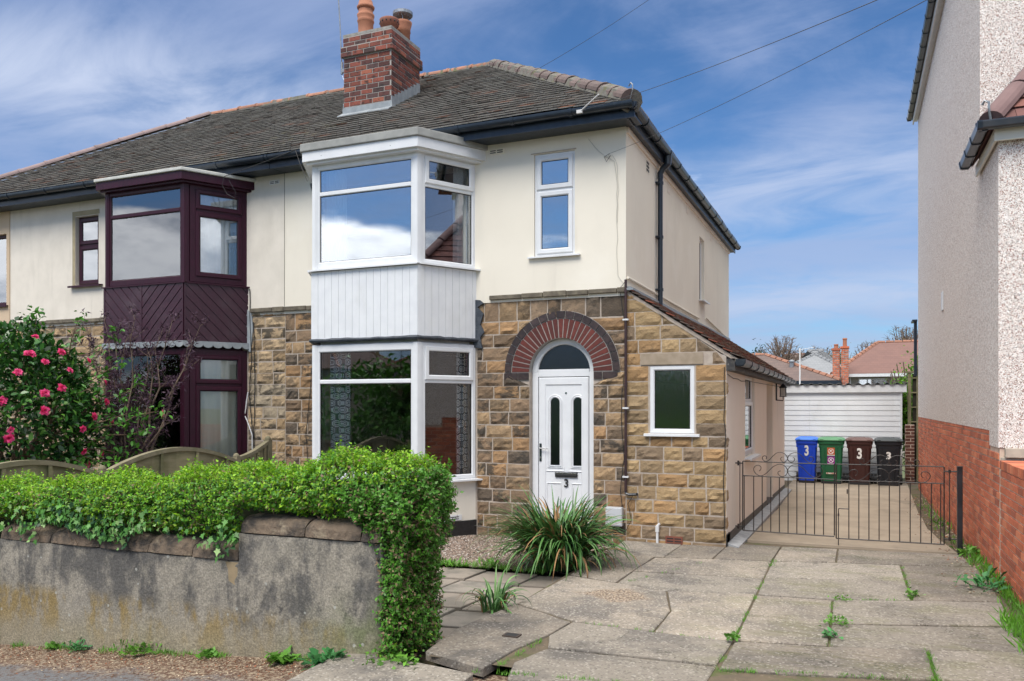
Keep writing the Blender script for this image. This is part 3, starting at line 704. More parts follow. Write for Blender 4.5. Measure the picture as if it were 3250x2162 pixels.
def bay(H, XL, XR, YF, Z, fm, style):
    """Z: dict of heights"""
    dx = -YF*.57735; XwR = XR+dx; XwL = XL-dx
    F0, F1, F2 = Fr(XwL, 0, dx, YF), Fr(XL, YF, 1, 0), Fr(XR, YF, dx, -YF)
    w = XR-XL; ws = math.hypot(dx, YF)
    def off(e, y=0.):
        return [(XwL-1.155*e-y*.577*0, y), (XL-.577*e, YF-e), (XR+.577*e, YF-e), (XwR+1.155*e, y)]
    white = style == 'white'
    m = M(); m.prism(off(-.01, .0), .13, Z['lo0']-.012, 0, axis='z'); m.prism(off(.004), -.25, .14, 1, axis='z')
    B = m.build('bay_window', [CREAM if white else CREAM2, BLACKP], H); tag(B, 'white framed two storey bay window' if white else 'dark rosewood framed two storey bay window')
    for z0, z1 in ((Z['lo0'], Z['lo1']), (Z['up0'], Z['up1'])):
        for X, Fa, sa, Fb, sb in ((XR, F1, w, F2, 0), (XL, F0, ws, F1, 0)):
            m = M()
            for k in range(2):
                e = .014-k*.005; hw = .040+k*.022
                Pp = [Fa.p(sa-hw, e, 0)[:2], (X+(.577 if X == XR else -.577)*e, YF-e), Fb.p(sb+hw, e, 0)[:2], Fb.p(sb+hw, -.07, 0)[:2], Fa.p(sa-hw, -.07, 0)[:2]]
                m.prism(Pp, z0+k*.001, z1-k*.001, axis='z')
            m.build('corner_post', fm, B)
    up, lo = GL_UP, GL_LO
    tu, tl = Z['tu'], Z['tl']
    if white:
        window('window', F1, .0, w, Z['up0'], Z['up1'], B, fm, up, tu, (), .10, 0., (.04, .075, .02))
        window('window', F2, .06, ws-.01, Z['up0'], Z['up1'], B, fm, GL_SIDE, tu, (1,), .06, 0., (.04, .075, .02))
        window('window', F0, .01, ws-.06, Z['up0'], Z['up1'], B, fm, up, tu, (1,), .06, 0., (.04, .075, .02))
        window('window', F1, .0, w, Z['lo0'], Z['lo1'], B, fm, lo, tl, (), .10, 0., (.05, .085, .02))
        window('window', F2, .06, ws-.01, Z['lo0'], Z['lo1'], B, fm, lo, tl, (1,), .06, 0., (.05, .085, .02))
        window('window', F0, .01, ws-.06, Z['lo0'], Z['lo1'], B, fm, lo, tl, (1,), .06, 0., (.05, .085, .02))
    else:
        for z0, z1, t, gl in ((Z['up0'], Z['up1'], tu, GL_UP2), (Z['lo0'], Z['lo1'], tl, lo)):
            window('window', F1, .0, w, z0, z1, B, fm, gl, t, (), .09, 0., (.05, .05, .02))
            window('window', F2, .07, ws-.01, z0, z1, B, fm, GL_SIDE if gl is GL_UP2 else gl, t, (0, 1), .10, 0., (.05, .05, .02), trw=.07)
            window('window', F0, .01, ws-.07, z0, z1, B, fm, gl, t, (0, 1), .10, 0., (.05, .05, .02), trw=.07)
    # spandrel between the storeys
    m = M(); z0, z1 = Z['pan0'], Z['pan1']; P = off(.02, .02); m.prism(P, z0, z1, axis='z')
    eF0, eF1, eF2 = [Fr(*P[i], P[i+1][0]-P[i][0], P[i+1][1]-P[i][1]) for i in range(3)]
    LEN = [math.hypot(P[i+1][0]-P[i][0], P[i+1][1]-P[i][1]) for i in range(3)]
    for F, l in ((eF0, LEN[0]), (eF1, LEN[1]), (eF2, LEN[2])):
        if white:
            n = round(l/.105); s = l/n
            for i in range(n):
                a, b = i*s+.0025, (i+1)*s-.0025
                m.prism([(a, z0), (b, z0), (b, z1), (a, z1)], .0, .006, 0, F)
        else:
            parts_ = [(.02, l-.02, -1)] if F is not eF1 else [(.02, l*.485-.012, -1), (l*.485+.012, l-.02, 1)]
            for a, b, sg in parts_: chevron(m, F, a, b, z0, z1, sg, 0.)
            for a in ([0., l-.022] if F is not eF1 else [0., l*.485-.012, l-.022]):
                m.box(a, a+.022, 0, .018, z0, z1, F=F)
    o = m.build('cladding_panel', UPVC if white else PURP2, B)
    # lead apron under the spandrel
    m = M()
    if white:
        Q = off(.035, 0); pts = []
        r_ = random.Random(8)
        for i in range(3):
            for k in range(14): t = k/14.; pts.append((Q[i][0]+(Q[i+1][0]-Q[i][0])*t, Q[i][1]+(Q[i+1][1]-Q[i][1])*t, Z['pan0']-.014+r_.uniform(-.003, .003)))
        pts.append((*Q[3], Z['pan0']-.014))
        m.tube(pts, [.024*r_.uniform(.8, 1.25) for _ in pts], 7)
        m.prism(off(.03), Z['pan0']-.03, Z['pan0']-.002, axis='z')
        m.build('lead_roll', LEADD, B)
        m = M(); m.prism([(.0, 2.42), (.13, 2.40), (.10, 2.55), (.16, 2.62), (.10, 2.72), (.145, 2.86), (.06, 2.95), (.15, 3.0), (.10, 3.04), (0., 3.05)], 0.0, .035, 0, Fr(XwR-.03, 0, 1, 0)); m.build('lead_flashing', LEADD, B)
    else:
        Q = off(.055, 0)
        for i in range(3):
            F = Fr(*Q[i], Q[i+1][0]-Q[i][0], Q[i+1][1]-Q[i][1]); l = math.hypot(Q[i+1][0]-Q[i][0], Q[i+1][1]-Q[i][1]); n = round(l/.145); s = l/n
            for k in range(n):
                pl = [(k*s, Z['pan0']), (k*s, Z['pan0']-.03)]+[(k*s+s/2-s/2*math.cos(PI*q/8), Z['pan0']-.035-.045*math.sin(PI*q/8)) for q in range(9)]+[((k+1)*s, Z['pan0']-.03), ((k+1)*s, Z['pan0'])]
                m.prism(pl, -.004, .0, 0, F)
        m.prism(off(.053), Z['pan0']-.006, Z['pan0']+.012, axis='z')
        m.build('scalloped_lead_apron', LEAD, B)
    # cornice + flat roof
    m = M(); e = .135 if white else .125; m.prism(off(e), Z['up1'], Z['cor'], axis='z')
    m.prism(off(e-.05), Z['up1']-.03, Z['up1']+.001, axis='z')
    if white:
        for p in (.3, 1.35): 
            F = Fr(*off(e)[1], 1, 0); m.box(p, p+.008, 0, .003, Z['cor']-.08, Z['cor']-.072, 1, F=F)
        for X, sg in ((XwL+.03, -1),):       # little console bracket at the left end
            m.prism([(0, Z['up1']), (-.16, Z['up1']), (-.02, Z['up1']-.42), (0, Z['up1']-.42)], 0, .02, 0, Fr(XwL-.02, 0, 1, 0))
    m.build('cornice', [fm, GASK], B, bevel=.004)
    m = M(); m.prism(off(e+.028), Z['cor']+.002, Z['top'], axis='z'); m.prism([(x, y+.02 if y < 0 else y) for x, y in off(e-.03)], Z['top'], Z['top']+.02, axis='z')
    m.build('flat_roof', FELT if white else FELT2, B, bevel=.012)
    # wall under the lower window, floors and ceilings
    for e_, za, zb_ in ((-.09, Z['lo1'], Z['pan0']-.02), (-.02, Z['pan1']-.002, Z['up0']-.001), (-.03, Z['up1']-.035, Z['up1'])):
        m = M(); m.prism(off(e_, 0), za, zb_, axis='z'); m.build('head_board', UPVC2 if white else PURP, B)
    return B, (F0, F1, F2, w, ws)

# ================================================================== OUR HOUSE
HX, EX = -2.592, -1.394
H = thing('semi_detached_house', 'cream and stone semi-detached house with white bay window, arched white front door and brick chimney', 'house', (-5.0, 4.0, 0))
UW = (-3.80, -3.25, 3.557, 4.868)
BX = (-7.0, -4.76)
rng = random.Random(11)
# lower stone wall
m = M()
DH = (-3.872, -3.012, -.3, 2.503)
wall(m, FW, PARTY, HX, -.3, 3.0, [(BX[0], BX[1], .3, 2.44), DH], .25, 0, 0)
rows = [-.12]+[.05+.1685*i for i in range(18)]; rows[-1] = 3.045
CZ, CX_ = 2.078, -3.442
def blk(z):
    b = [(-7.14, -4.615)]
    if z < CZ: b.append((-3.875, -3.010))
    if 1.975 < z < CZ: b[-1] = (-4.21, -2.70)
    if z >= CZ-.001 and z < CZ+.775: q = math.sqrt(max(0, .775**2-(z-CZ)**2)); b.append((CX_-q, CX_+q))
    return b
stones(m, FW, rows, lambda z: (PARTY+.004, -2.60), blk, .29, rng=rng, mi=1)
hw = m.build('wall', [MORT, ST_L], H, recalc=False)
# dark course on top of the stonework
m = M(); x = PARTY
while x < HX-.02:
    L_ = rng.uniform(.28, .46); x1 = min(x+L_, HX)
    if (x+x1)/2 > -4.62 and m.v and m.v[0][0] < -7: m.build('string_course', BAND, H, bevel=.008); m = M()
    if not (-7.1 < (x+x1)/2 < -4.62): m.box(x+.003, x1-.003, -.055-rng.uniform(0, .012), .0, 3.035+rng.uniform(-.006, .006), 3.095+rng.uniform(-.008, .008))
    x = x1
m.build('string_course', BAND, H, bevel=.008)
# rendered upper storey
m = M()
wall(m, FW, PARTY, HX, 3.0, 5.10, [(BX[0], BX[1], 3.46, 4.85), UW], .27, .02)
SF = Fr(HX, 0, 0, 1)
wall(m, SF, .25, 8.713, 2.0, 5.10, [(5.05, 5.55, 3.55, 4.70)], .25, .0)
m.box(PARTY, HX-.25, 8.46, 8.713, -.3, 5.10); m.box(HX-.25, HX-.05, .26, 8.7, -.3, 1.99)
m.build('rendered_wall', CREAM, H, recalc=False)
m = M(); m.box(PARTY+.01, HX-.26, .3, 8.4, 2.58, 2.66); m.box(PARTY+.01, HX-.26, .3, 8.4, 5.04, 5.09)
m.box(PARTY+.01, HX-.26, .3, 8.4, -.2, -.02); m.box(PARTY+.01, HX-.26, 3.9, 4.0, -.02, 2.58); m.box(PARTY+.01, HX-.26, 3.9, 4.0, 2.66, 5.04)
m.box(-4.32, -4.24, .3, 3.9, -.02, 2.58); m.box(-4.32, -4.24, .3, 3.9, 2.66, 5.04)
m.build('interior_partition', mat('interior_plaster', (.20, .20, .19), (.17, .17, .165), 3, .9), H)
# bay
ZW = dict(lo0=.69, lo1=2.453, up0=3.453, up1=4.873, tl=1.963, tu=4.457, pan0=2.526, pan1=3.425, cor=5.0, top=5.105)
B1, BF1 = bay(H, -6.67, -5.08, -.78, ZW, UPVC, 'white')
# first floor landing window
o = window('window', FW, *UW, H, UPVC, GL_UP, 4.395, (0, 1), .045, .0, (.075, .07, .018), 'narrow white landing window with a short top light')
m = M(); m.prism([(UW[0]-.04, UW[3]+.005), (UW[1]+.02, UW[3]+.008), (UW[1]+.02, UW[3]+.016), (UW[0]-.04, UW[3]+.012)], .0, .035, 0, FW); m.build('drip_strip', MORT, H)
# side slit window
window('window', SF, 5.05, 5.55, 3.55, 4.70, H, UPVC, GL_UP, None, (), .05, -.05, (.05, .10, .025), 'narrow side window high on the cream gable wall')
# stone arch and door
m = M()
def vous(m, cx, cz, r0, r1, a0, a1, n, gap, d0, d1, mi, K=2):
    for i in range(n):
        A = a0+(a1-a0)*i/n; B_ = a0+(a1-a0)*(i+1)/n; pr = rng.uniform(-.003, .003)
        g0 = gap/r0/2; g1 = gap/r1/2
        P = [(cx+r0*math.cos(t), cz+r0*math.sin(t)) for t in (A+g0, (A+B_)/2, B_-g0)]+[(cx+r1*math.cos(t), cz+r1*math.sin(t)) for t in (B_-g1, (A+B_)/2, A+g1)]
        m.prism(P, d0, d1+pr, mi, FW)
def arcring(m, r0, r1, d0, d1, mi, n=40):
    V = [FW.p(CX_+r*math.cos(PI*i/n), d, CZ+r*math.sin(PI*i/n)) for i in range(n+1) for r, d in ((r0, d0), (r1, d0), (r1, d1), (r0, d1))]
    fs = []
    for i in range(n):
        a = i*4; b = a+4
        for k in range(4): fs.append((a+k, a+(k+1) % 4, b+(k+1) % 4, b+k))
    fs += [(3, 2, 1, 0), (n*4, n*4+1, n*4+2, n*4+3)]
    m.add(V, fs, mi)
arcring(m, .43, .775, -.20, .007, 0)
vous(m, CX_, CZ, .432, .672, 0, PI, 27, .0125, -.16, .012, 1)
vous(m, CX_, CZ, .684, .770, 0, PI, 19, .012, -.05, .022, 2)
for a, b in ((-4.215, -4.035), (-4.025, -3.880), (-3.004, -2.90), (-2.888, -2.70)): m.box(a, b, -.1, .020, 1.985, 2.070, 2, FW)
m.box(-4.22, -3.878, -.2, .003, 1.97, 2.079, 0, FW); m.box(-3.006, -2.69, -.2, .003, 1.97, 2.079, 0, FW)
m.build('door_arch', [MORT_C, GLZR, GLZB], H)
# ---- door
D0 = -.09
m = M()
m.box(-3.868, -3.788, D0-.07, D0, -.02, CZ, 0, FW); m.box(-3.096, -3.016, D0-.07, D0, -.02, CZ, 0, FW)
m.box(-3.788, -3.096, D0-.07, D0-.002, 2.02, 2.115, 0, FW)
n = 36; r0, r1 = .352, .427
V = [FW.p(CX_+r*math.cos(PI*i/n), d, CZ+r*math.sin(PI*i/n)) for i in range(n+1) for r, d in ((r0, D0-.07), (r1, D0-.07), (r1, D0), (r0+.012, D0), (r0, D0-.012))]
m.add(V, [tuple(i*5+q for q in (k, (k+1) % 5))+tuple((i+1)*5+q for q in ((k+1) % 5, k)) for i in range(n) for k in range(5)]+[(4, 3, 2, 1, 0), (n*5, n*5+1, n*5+2, n*5+3, n*5+4)])
m.box(-3.868, -3.016, D0-.07, D0+.02, -.04, .03, 0, FW)
DF = m.build('front_door', UPVC, H, bevel=.004); tag(DF, 'white front door with two tall arched glass strips and the number 3')
m = M(); m.prism([(CX_+.350*math.cos(PI*i/24), CZ+.036+.316*math.sin(PI*i/24)) for i in range(25)], D0-.045, D0-.04, 0, FW)
m.build('fanlight_pane', glassmat('fanlight_glass', (.10, .12, .13), .05, .25, .5, 60, (1, 1, .12)), DF)
m = M(); dl, dr, dt = -3.780, -3.104, 2.012
m.box(dl, dr, D0-.06, D0-.008, .035, dt, 0, FW)
ringbars(m, FW, dl+.004, dr-.004, .04, dt-.005, .095, D0-.02, D0+.004, 0, .006)
def archbar(pts, r, closed=True): m.tube([FW.p(a, D0-.006, z) for a, z in pts], r, 6, close=closed)
for cx in (-3.555, -3.247):
    a0, a1, zb, zt = cx-.062, cx+.062, .885, 1.69
    for e, r in ((.012, .010), (.032, .008)):
        P = [(a0-e, zb-e), (a1+e, zb-e), (a1+e, zt)]+[(cx+(.062+e)*math.cos(PI*i/10), zt+(.062+e)*math.sin(PI*i/10)) for i in range(1, 10)]+[(a0-e, zt)]
        archbar(P, r)
    archbar([(a0-.06, zb-.075), (a1+.06, zb-.075)], .008, False); archbar([(a0-.06, zb-.075), (a0-.06, zb-.02)], .005, False); archbar([(a1+.06, zb-.075), (a1+.06, zb-.02)], .005, False)
    P = [(cx-.105, .66), (cx+.105, .66), (cx+.105, .16), (cx-.105, .16)]
    if cx < -3.4: P = [(-3.665, .655), (-3.475, .655), (-3.475, .60), (-3.475, .2), (-3.665, .2)]
    else: P = [(-3.325, .655), (-3.135, .655), (-3.135, .2), (-3.325, .2), (-3.325, .60)]
    archbar(P, .009)
LF = m.build('door_leaf', UPVC, DF)
for cx in (-3.555, -3.247):
    k = M(); k.prism([(cx-.060, .887), (cx+.060, .887), (cx+.060, 1.69)]+[(cx+.060*math.cos(PI*i/10), 1.69+.060*math.sin(PI*i/10)) for i in range(1, 10)]+[(cx-.060, 1.69)], D0-.012, D0-.004, 0, FW)
    k.build('door_glass', glassmat('rippled_door_glass', (.10, .13, .13), .08, .18, .7, 60, (1, 1, .12)) if 'rippled_door_glass' not in MATS else MATS['rippled_door_glass'], DF)
CHR = mat('polished_chrome', (.55, .55, .54), None, rough=.25, metal=1.)
m = M(); m.box(-3.552, -3.252, D0-.01, D0+.012, .735, .80, 1, FW); m.box(-3.545, -3.259, D0, D0+.020, .775, .795, 0, FW); m.box(-3.540, -3.264, D0, D0+.016, .745, .770, 2, FW)
m.build('letterbox', [CHR, GASK, mat('dark_steel_flap', (.10, .10, .10), None, rough=.3, metal=.8)], DF, bevel=.002)
m = M(); m.box(-3.766, -3.736, D0-.01, D0+.012, .93, 1.16, 1, FW); m.tube([FW.p(-3.751, D0, 1.10), FW.p(-3.751, D0+.045, 1.10)], .009, 8); m.tube([FW.p(-3.757, D0+.045, 1.10), FW.p(-3.64, D0+.045, 1.098)], .008, 8)
m.box(-3.757, -3.745, D0+.01, D0+.015, .96, .99, 0, FW)
m.build('handle', [CHR, mat('handle_backplate', (.05, .07, .07), None, rough=.3, metal=.6)], DF, bevel=.002)
m = M(); m.box(-3.422, -3.395, D0-.01, D0-.003, 1.80, 1.822, 0, FW); m.build('spy_plate', CHR, DF)
def text(name, s, F, a, d, z, size, m_, parent, thick=.002, offset=0., sx=1.):
    cu = bpy.data.curves.new(name, 'FONT'); cu.body = s; cu.size = size; cu.extrude = thick; cu.offset = offset; cu.align_x = 'CENTER'; cu.align_y = 'CENTER'
    t = bpy.data.objects.new(name+'_tmp', cu); col.objects.link(t); bpy.context.view_layer.update()
    me = bpy.data.meshes.new_from_object(t); bpy.data.objects.remove(t); me.name = name
    o = root_origin(parent) or (0, 0, 0)
    for v in me.vertices:
        p = F.p(a+v.co.x*sx, d+v.co.z, z+v.co.y); v.co = (p[0]-o[0], p[1]-o[1], p[2]-o[2])
    me.materials.clear(); me.materials.append(m_)
    ob = bpy.data.objects.new(name, me); col.objects.link(ob); ob.parent = parent; return ob
text('door_number', '3', FW, -3.402, D0+.002, .655, .145, GASK, DF, .003, .003, .95)
# ---- gutter profiles
HR = [(.060*math.cos(PI+PI*i/10), .0+.060*math.sin(PI+PI*i/10)) for i in range(11)]+[(.060, .012), (.052, .012), (-.052, .012), (-.060, .012)]
HRb = [(a*1.14, b*1.16-.001) for a, b in HR]
SQ = [(-.055, .0), (-.045, -.05), (-.03, -.062), (.03, -.062), (.055, -.03), (.055, .012), (-.055, .012)]
SQb = [(a*1.13, b*1.13-.001) for a, b in SQ]
def gutter(name, p0, p1, side, prof, prb, n, m_, parent, mb=None, wob=.0):
    m = M(); p0, p1 = Vector(p0), Vector(p1)
    for i in range(n):
        a, b = p0.lerp(p1, i/n), p0.lerp(p1, (i+1)/n); m.sweep(prof, a, b, side)
    D = (p1-p0).normalized(); g_ = m.build(name, m_, parent)
    for i in range(n+1):
        a = p0.lerp(p1, min(max(i/n, .004), .996)); k = M(); k.sweep(prb, a-D*.022, a+D*.022, side); k.build('bracket', mb or m_, g_)
    return g_
def eaves_front(parent, xa, xb, n):
    m = M(); m.box(xa, xb, -.352, -.330, 5.055, 5.205); m.box(xa, xb, -.3299, .0, 5.070, 5.088); m.build('fascia', FASC, parent)
    return gutter('gutter', (xa, -.415, 5.205), (xb, -.415, 5.205), (0, 1, 0), HR, HRb, n, NAVY, parent)
eaves_front(H, PARTY+.005, -2.40, 7)
m = M(); m.box(-2.50, -2.48, -.33, 8.95, 5.05, 5.2); m.box(-2.592, -2.5, 0.02, 8.95, 5.07, 5.088); m.build('fascia', FASC, H)
m = M(); m.box(-2.592, -2.565, .0, 8.7, 5.00, 5.068); m.build('eaves_board', PINKC, H)
gutter('gutter', (-2.43, -.41, 5.205), (-2.43, 9.0, 5.195), (1, 0, 0), HR, HRb, 14, NAVY, H)
m = M(); Yp = 1.62
m.tube([(-2.43, Yp, 5.16), (-2.43, Yp, 5.04), (-2.50, Yp, 4.98), (-2.535, Yp, 4.92), (-2.535, Yp, 4.85)], [.06, .05, .042, .042, .042], 10)
m.tube([(-2.535, Yp, 4.9), (-2.535, Yp, 3.06)], .036, 10)
for z in (4.78, 4.02, 3.28): m.tube([(-2.535, Yp, z-.02), (-2.535, Yp, z+.02)], .045, 10); m.box(-2.59, -2.53, Yp-.07, Yp+.07, z-.012, z+.012)
m.build('downpipe', NAVY, H)
for yy, zz in ((1.10, 4.93), (2.42, 4.97), (3.9, 4.98), (6.3, 4.97)):
    m = M(); F = SF
    for r_ in range(3):
        for c_ in range(3): m.box(yy-.075+c_*.052, yy-.035+c_*.052, .0, .006, zz-.12+r_*.05, zz-.085+r_*.05, 0, F)
    m.box(yy-.09, yy+.09, -.0, .004, zz-.135, zz+.04, 1, F); m.build('air_vent', [GASK if yy < 2 else PINKC, CREAM], H)
m = M(); m.box(-4.43, -4.22, .02, .032, 4.94, 5.01, 0, FW)
for i in range(2):
    for k in range(2): m.box(-4.415+i*.10, -4.335+i*.10, .03, .034, 4.952+k*.026, 4.964+k*.026, 1, FW)
m.build('air_vent', [CREAM, GASK], H)
# ---- roof
m = roof_front('roof', lambda f: PARTY+.003, lambda f: CR[0]+(PR[0]-CR[0])*f, H, 21, None)
bx = 5.337
# side hip slope
vS = Vector((PR[0]-CR[0], 0, PR[2]-CR[2])); lS = vS.length; vS.normalize()
tiles(m, (CR[0], -.38, 5.24), (0, 1, 0), tuple(vS), (vS.z, 0, -vS.x), lS, lambda t: ((4.55*t/lS), 9.1-(4.55*t/lS)), rng=random.Random(4))
T = .006
slab = [(PARTY, -.375, 5.225), (CR[0]-.004, -.375, 5.225), (PR[0], 4.17, 8.015), (PARTY, 4.17, 8.015)]
def plate(m, P, dz, mi=0):
    n = len(P); m.add(P+[(a, b, c-dz) for a, b, c in P], [tuple(range(n)), tuple(range(n, 2*n))[::-1]]+[(i, n+i, n+(i+1) % n, (i+1) % n) for i in range(n)], mi)
plate(m, slab, .04); plate(m, [(CR[0]-.004, -.375, 5.225), (CR[0]-.004, 8.72, 5.225), (PR[0], 4.17, 8.015)], .04)
plate(m, [(PARTY, 8.72, 5.24), (CR[0]-.004, 8.72, 5.24), (PR[0], 4.17, 8.025), (PARTY, 4.17, 8.025)], .04)
RF = m.build('roof', [TILE, TEDGE], H, recalc=False)
rr = random.Random(9)
ridge('ridge_tile', (PARTY+.01, 4.17, 8.05), (PR[0]+.05, 4.17, 8.05), .105, .44, RIDGE_R, RF, rng=rr, mortar=MORTG)
ridge('hip_tile', (CR[0]+.0, -.40, 5.27), (PR[0], 4.17, 8.06), .125, .40, RIDGE_D, RF, rng=rr, mortar=MORTG)
m = M(); m.tube([(-2.44, -.40, 5.25), (-2.40, -.44, 5.34), (-2.40, -.44, 5.40), (-2.43, -.41, 5.44), (-2.46, -.39, 5.41)], .008, 6); m.build('hip_iron', STEEL, RF)
# ---- chimney
m = M(); cx0, cx1, cy0, cy1 = -7.83, -6.92, 1.60, 2.52; rngb = random.Random(33)
def stack(m, x0, x1, y0, y1, z0, z1, seed):
    m.box(x0, x1, y0, y1, z0, z1, 0); r_ = random.Random(seed)
    bricks(m, Fr(x0, y0, 1, 0), 0, x1-x0, z0, z1, bl=.222, bh=.081, gap=.011, mi=1, rng=r_)
    bricks(m, Fr(x1, y0, 0, 1), 0, y1-y0, z0, z1, bl=.222, bh=.081, gap=.011, mi=1, rng=r_)
    bricks(m, Fr(x0, y1, 0, -1), 0, y1-y0, z0, z1, bl=.222, bh=.081, gap=.011, mi=1, rng=r_)
    bricks(m, Fr(x1, y1, -1, 0), 0, x1-x0, z0, z1, bl=.222, bh=.081, gap=.011, mi=1, rng=r_)
stack(m, cx0, cx1, cy0, cy1, 6.36, 7.42, 1); e = .038
stack(m, cx0-e, cx1+e, cy0-e, cy1+e, 7.421, 7.587, 2); e = .008
stack(m, cx0-e, cx1+e, cy0-e, cy1+e, 7.588, 7.76, 3)
CH = m.build('chimney', [MORT_C, BRK_C], H, recalc=False); tag(CH, 'dark red brick chimney with a corbelled top')
m = M(); fp = [(cx0-.01, cy0-.01), (cx1+.01, cy0-.01), (cx1+.01, cy1+.01), (cx0-.01, cy1+.01)]; ip = [(cx0+.16, cy0+.16), (cx1-.16, cy0+.16), (cx1-.16, cy1-.16), (cx0+.16, cy1-.16)]
m.add([(a, b, 7.761) for a, b in fp]+[(a, b, 7.80) for a, b in fp]+[(a, b, 7.87) for a, b in ip], [(3, 2, 1, 0)]+[(i, (i+1) % 4, 4+(i+1) % 4, 4+i) for i in range(4)]+[(4+i, 4+(i+1) % 4, 8+(i+1) % 4, 8+i) for i in range(4)]+[(8, 9, 10, 11)])
m.build('flaunching', FLAU, CH)
m = M(); z0 = 7.86; px_, py_ = -7.70, 2.05
m.lathe([(a_*.88, b_) for a_, b_ in [(.150, z0), (.150, z0+.10), (.142, z0+.12), (.148, z0+.30), (.155, z0+.31), (.165, z0+.34), (.155, z0+.37), (.150, z0+.38), (.165, z0+.42), (.168, z0+.45), (.150, z0+.455), (.138, z0+.50), (.138, z0+.545)]], px_, py_)
m.lathe([(a_*.88, b_) for a_, b_ in [(.125, z0+.54), (.165, z0+.555), (.172, z0+.585), (.15, z0+.60), (.13, z0+.68), (.09, z0+.73), (.03, z0+.74)]], px_, py_)
m.build('chimney_pot', TERR, CH, smooth=True); 
m = M(); z0 = 7.955; px_, py_ = -7.17, 1.95
m.lathe([(.12, z0-.15), (.12, z0+.02), (.155, z0+.03), (.16, z0+.10), (.165, z0+.125), (.14, z0+.14), (.05, z0+.145)], px_, py_)
for i in range(14): t = 2*PI*i/14; m.lathe([(.011, z0+.055), (.011, z0+.085)], px_+.158*math.cos(t), py_+.158*math.sin(t), 6, 1)
m.build('chimney_pot', [TERR2, GASK], CH, smooth=True)
m = M(); z0 = 7.88; px_, py_ = -7.12, 2.30
m.lathe([(.125, z0-.08), (.125, z0+.12), (.135, z0+.13), (.130, z0+.18), (.150, z0+.26), (.158, z0+.30), (.15, z0+.305), (.10, z0+.305)], px_, py_)
m.build('chimney_pot', TERR, CH, smooth=True)
m = M()
for i in range(4): t = 2*PI*i/4+.5; m.tube([(px_+.10*math.cos(t), py_+.10*math.sin(t), z0+.27), (px_+.10*math.cos(t), py_+.10*math.sin(t), z0+.42)], .006, 5)
m.lathe([(.150, z0+.405), (.170, z0+.42), (.172, z0+.47), (.14, z0+.485), (.03, z0+.50)], px_, py_, 20)
for i in range(16):
    t = 2*PI*i/16; m.tube([(px_+.145*math.cos(t), py_+.145*math.sin(t), z0+.37), (px_+.145*math.cos(t), py_+.145*math.sin(t), z0+.41)], .003, 4)
m.build('chimney_cowl', STEEL, CH)
m = M(); m.tube([(-8.06, 1.70, 9.2), (-7.99, 1.72, 8.0), (-7.955, 1.72, 7.25)], .011, 6); m.tube([(-7.955, 1.72, 7.42), (-7.955, 1.72, 7.22)], .022, 6); m.box(-7.96, -7.83, 1.70, 1.74, 7.24, 7.30); m.tube([(-7.95, 1.72, 7.2), (-7.88, 1.7, 7.05), (-7.9, 1.68, 6.98)], .004, 4); m.build('aerial_mast', STEEL, CH)
zr = lambda y: 5.24+.6132*(y+.38)
m = M(); m.prism([(cx0-.02, zr(cy0)-.08), (cx1+.02, zr(cy0)-.08), (cx1+.02, zr(cy0)+.13), (cx0-.02, zr(cy0)+.13)], .0, .014, 0, Fr(0, cy0, 1, 0))
m.prism([(cx0-.04, cy0-.14), (cx1+.03, cy0-.14), (cx1+.03, cy0+.02), (cx0-.04, cy0+.02)], lambda x, y: zr(y)+.03, lambda x, y: zr(y)+.045, axis='z')
for sgn, X in ((1, cx1), (-1, cx0)):
    n = 9
    for i in range(n):
        ya, yb = cy0+(cy1-cy0)*i/n, cy0+(cy1-cy0)*(i+1)/n; zt = zr(yb)+.165
        P = [(X, ya-.01, zr(ya)-.05), (X, yb, zr(yb)-.05), (X, yb, zt), (X, ya-.01, zt-.02)]; q = .012+.002*(i % 2)
        m.add(P+[(x+sgn*q, y_, z_) for x, y_, z_ in P], [(0, 1, 2, 3), (4, 5, 6, 7), (0, 1, 5, 4), (1, 2, 6, 5), (2, 3, 7, 6), (3, 0, 4, 7)])
m.build('lead_flashing', LEAD, CH)
# ---- lean-to on the right
m = M()
SLP = lambda x: 2.215+(x-EX)*(3.06-2.215)/(HX-EX)
WX = (-2.300, -1.762, 1.315, 2.130)
wall(m, FW, HX, EX-.005, -.3, 2.2, [WX], .25, 0, 0)
m.prism([(HX, 2.2), (EX, 2.2), (EX, SLP(EX)), (HX, 3.06)], -.25, 0., 0, FW)
rows = [-.14, .02]+[.02+.1655*i for i in range(1, 19)]
rows = [r for r in rows if r < 3.06]+[3.06]
def blk2(z):
    b = []
    if WX[2]-.03 < z < WX[3]+.005: b.append((WX[0]-.02, WX[1]+.02))
    if WX[3]+.005 <= z < WX[3]+.155: b.append((-2.42, -1.55))
    return b
def bnd2(z): return (HX+.004, min(EX-.002, HX+(3.055-z)*(EX-HX)/(3.055-2.20)) if z > 2.2 else EX-.002)
# align course edges with the window head and sill
rows = [-.14, .03, .19, .35, .51, .67, .83, .99, 1.15, 1.285, 1.435, 1.60, 1.77, 1.94, 2.135, 2.285, 2.45, 2.62, 2.79, 2.95, 3.05]
stones(m, FW, rows, bnd2, blk2, .29, rng=rng, mi=1)
k = 0
for z0_, z1_, x0_, x1_ in ((2.145, 2.28, -2.41, -1.66),): m.box(x0_, x1_, 0, .016, z0_, z1_, 2, FW)
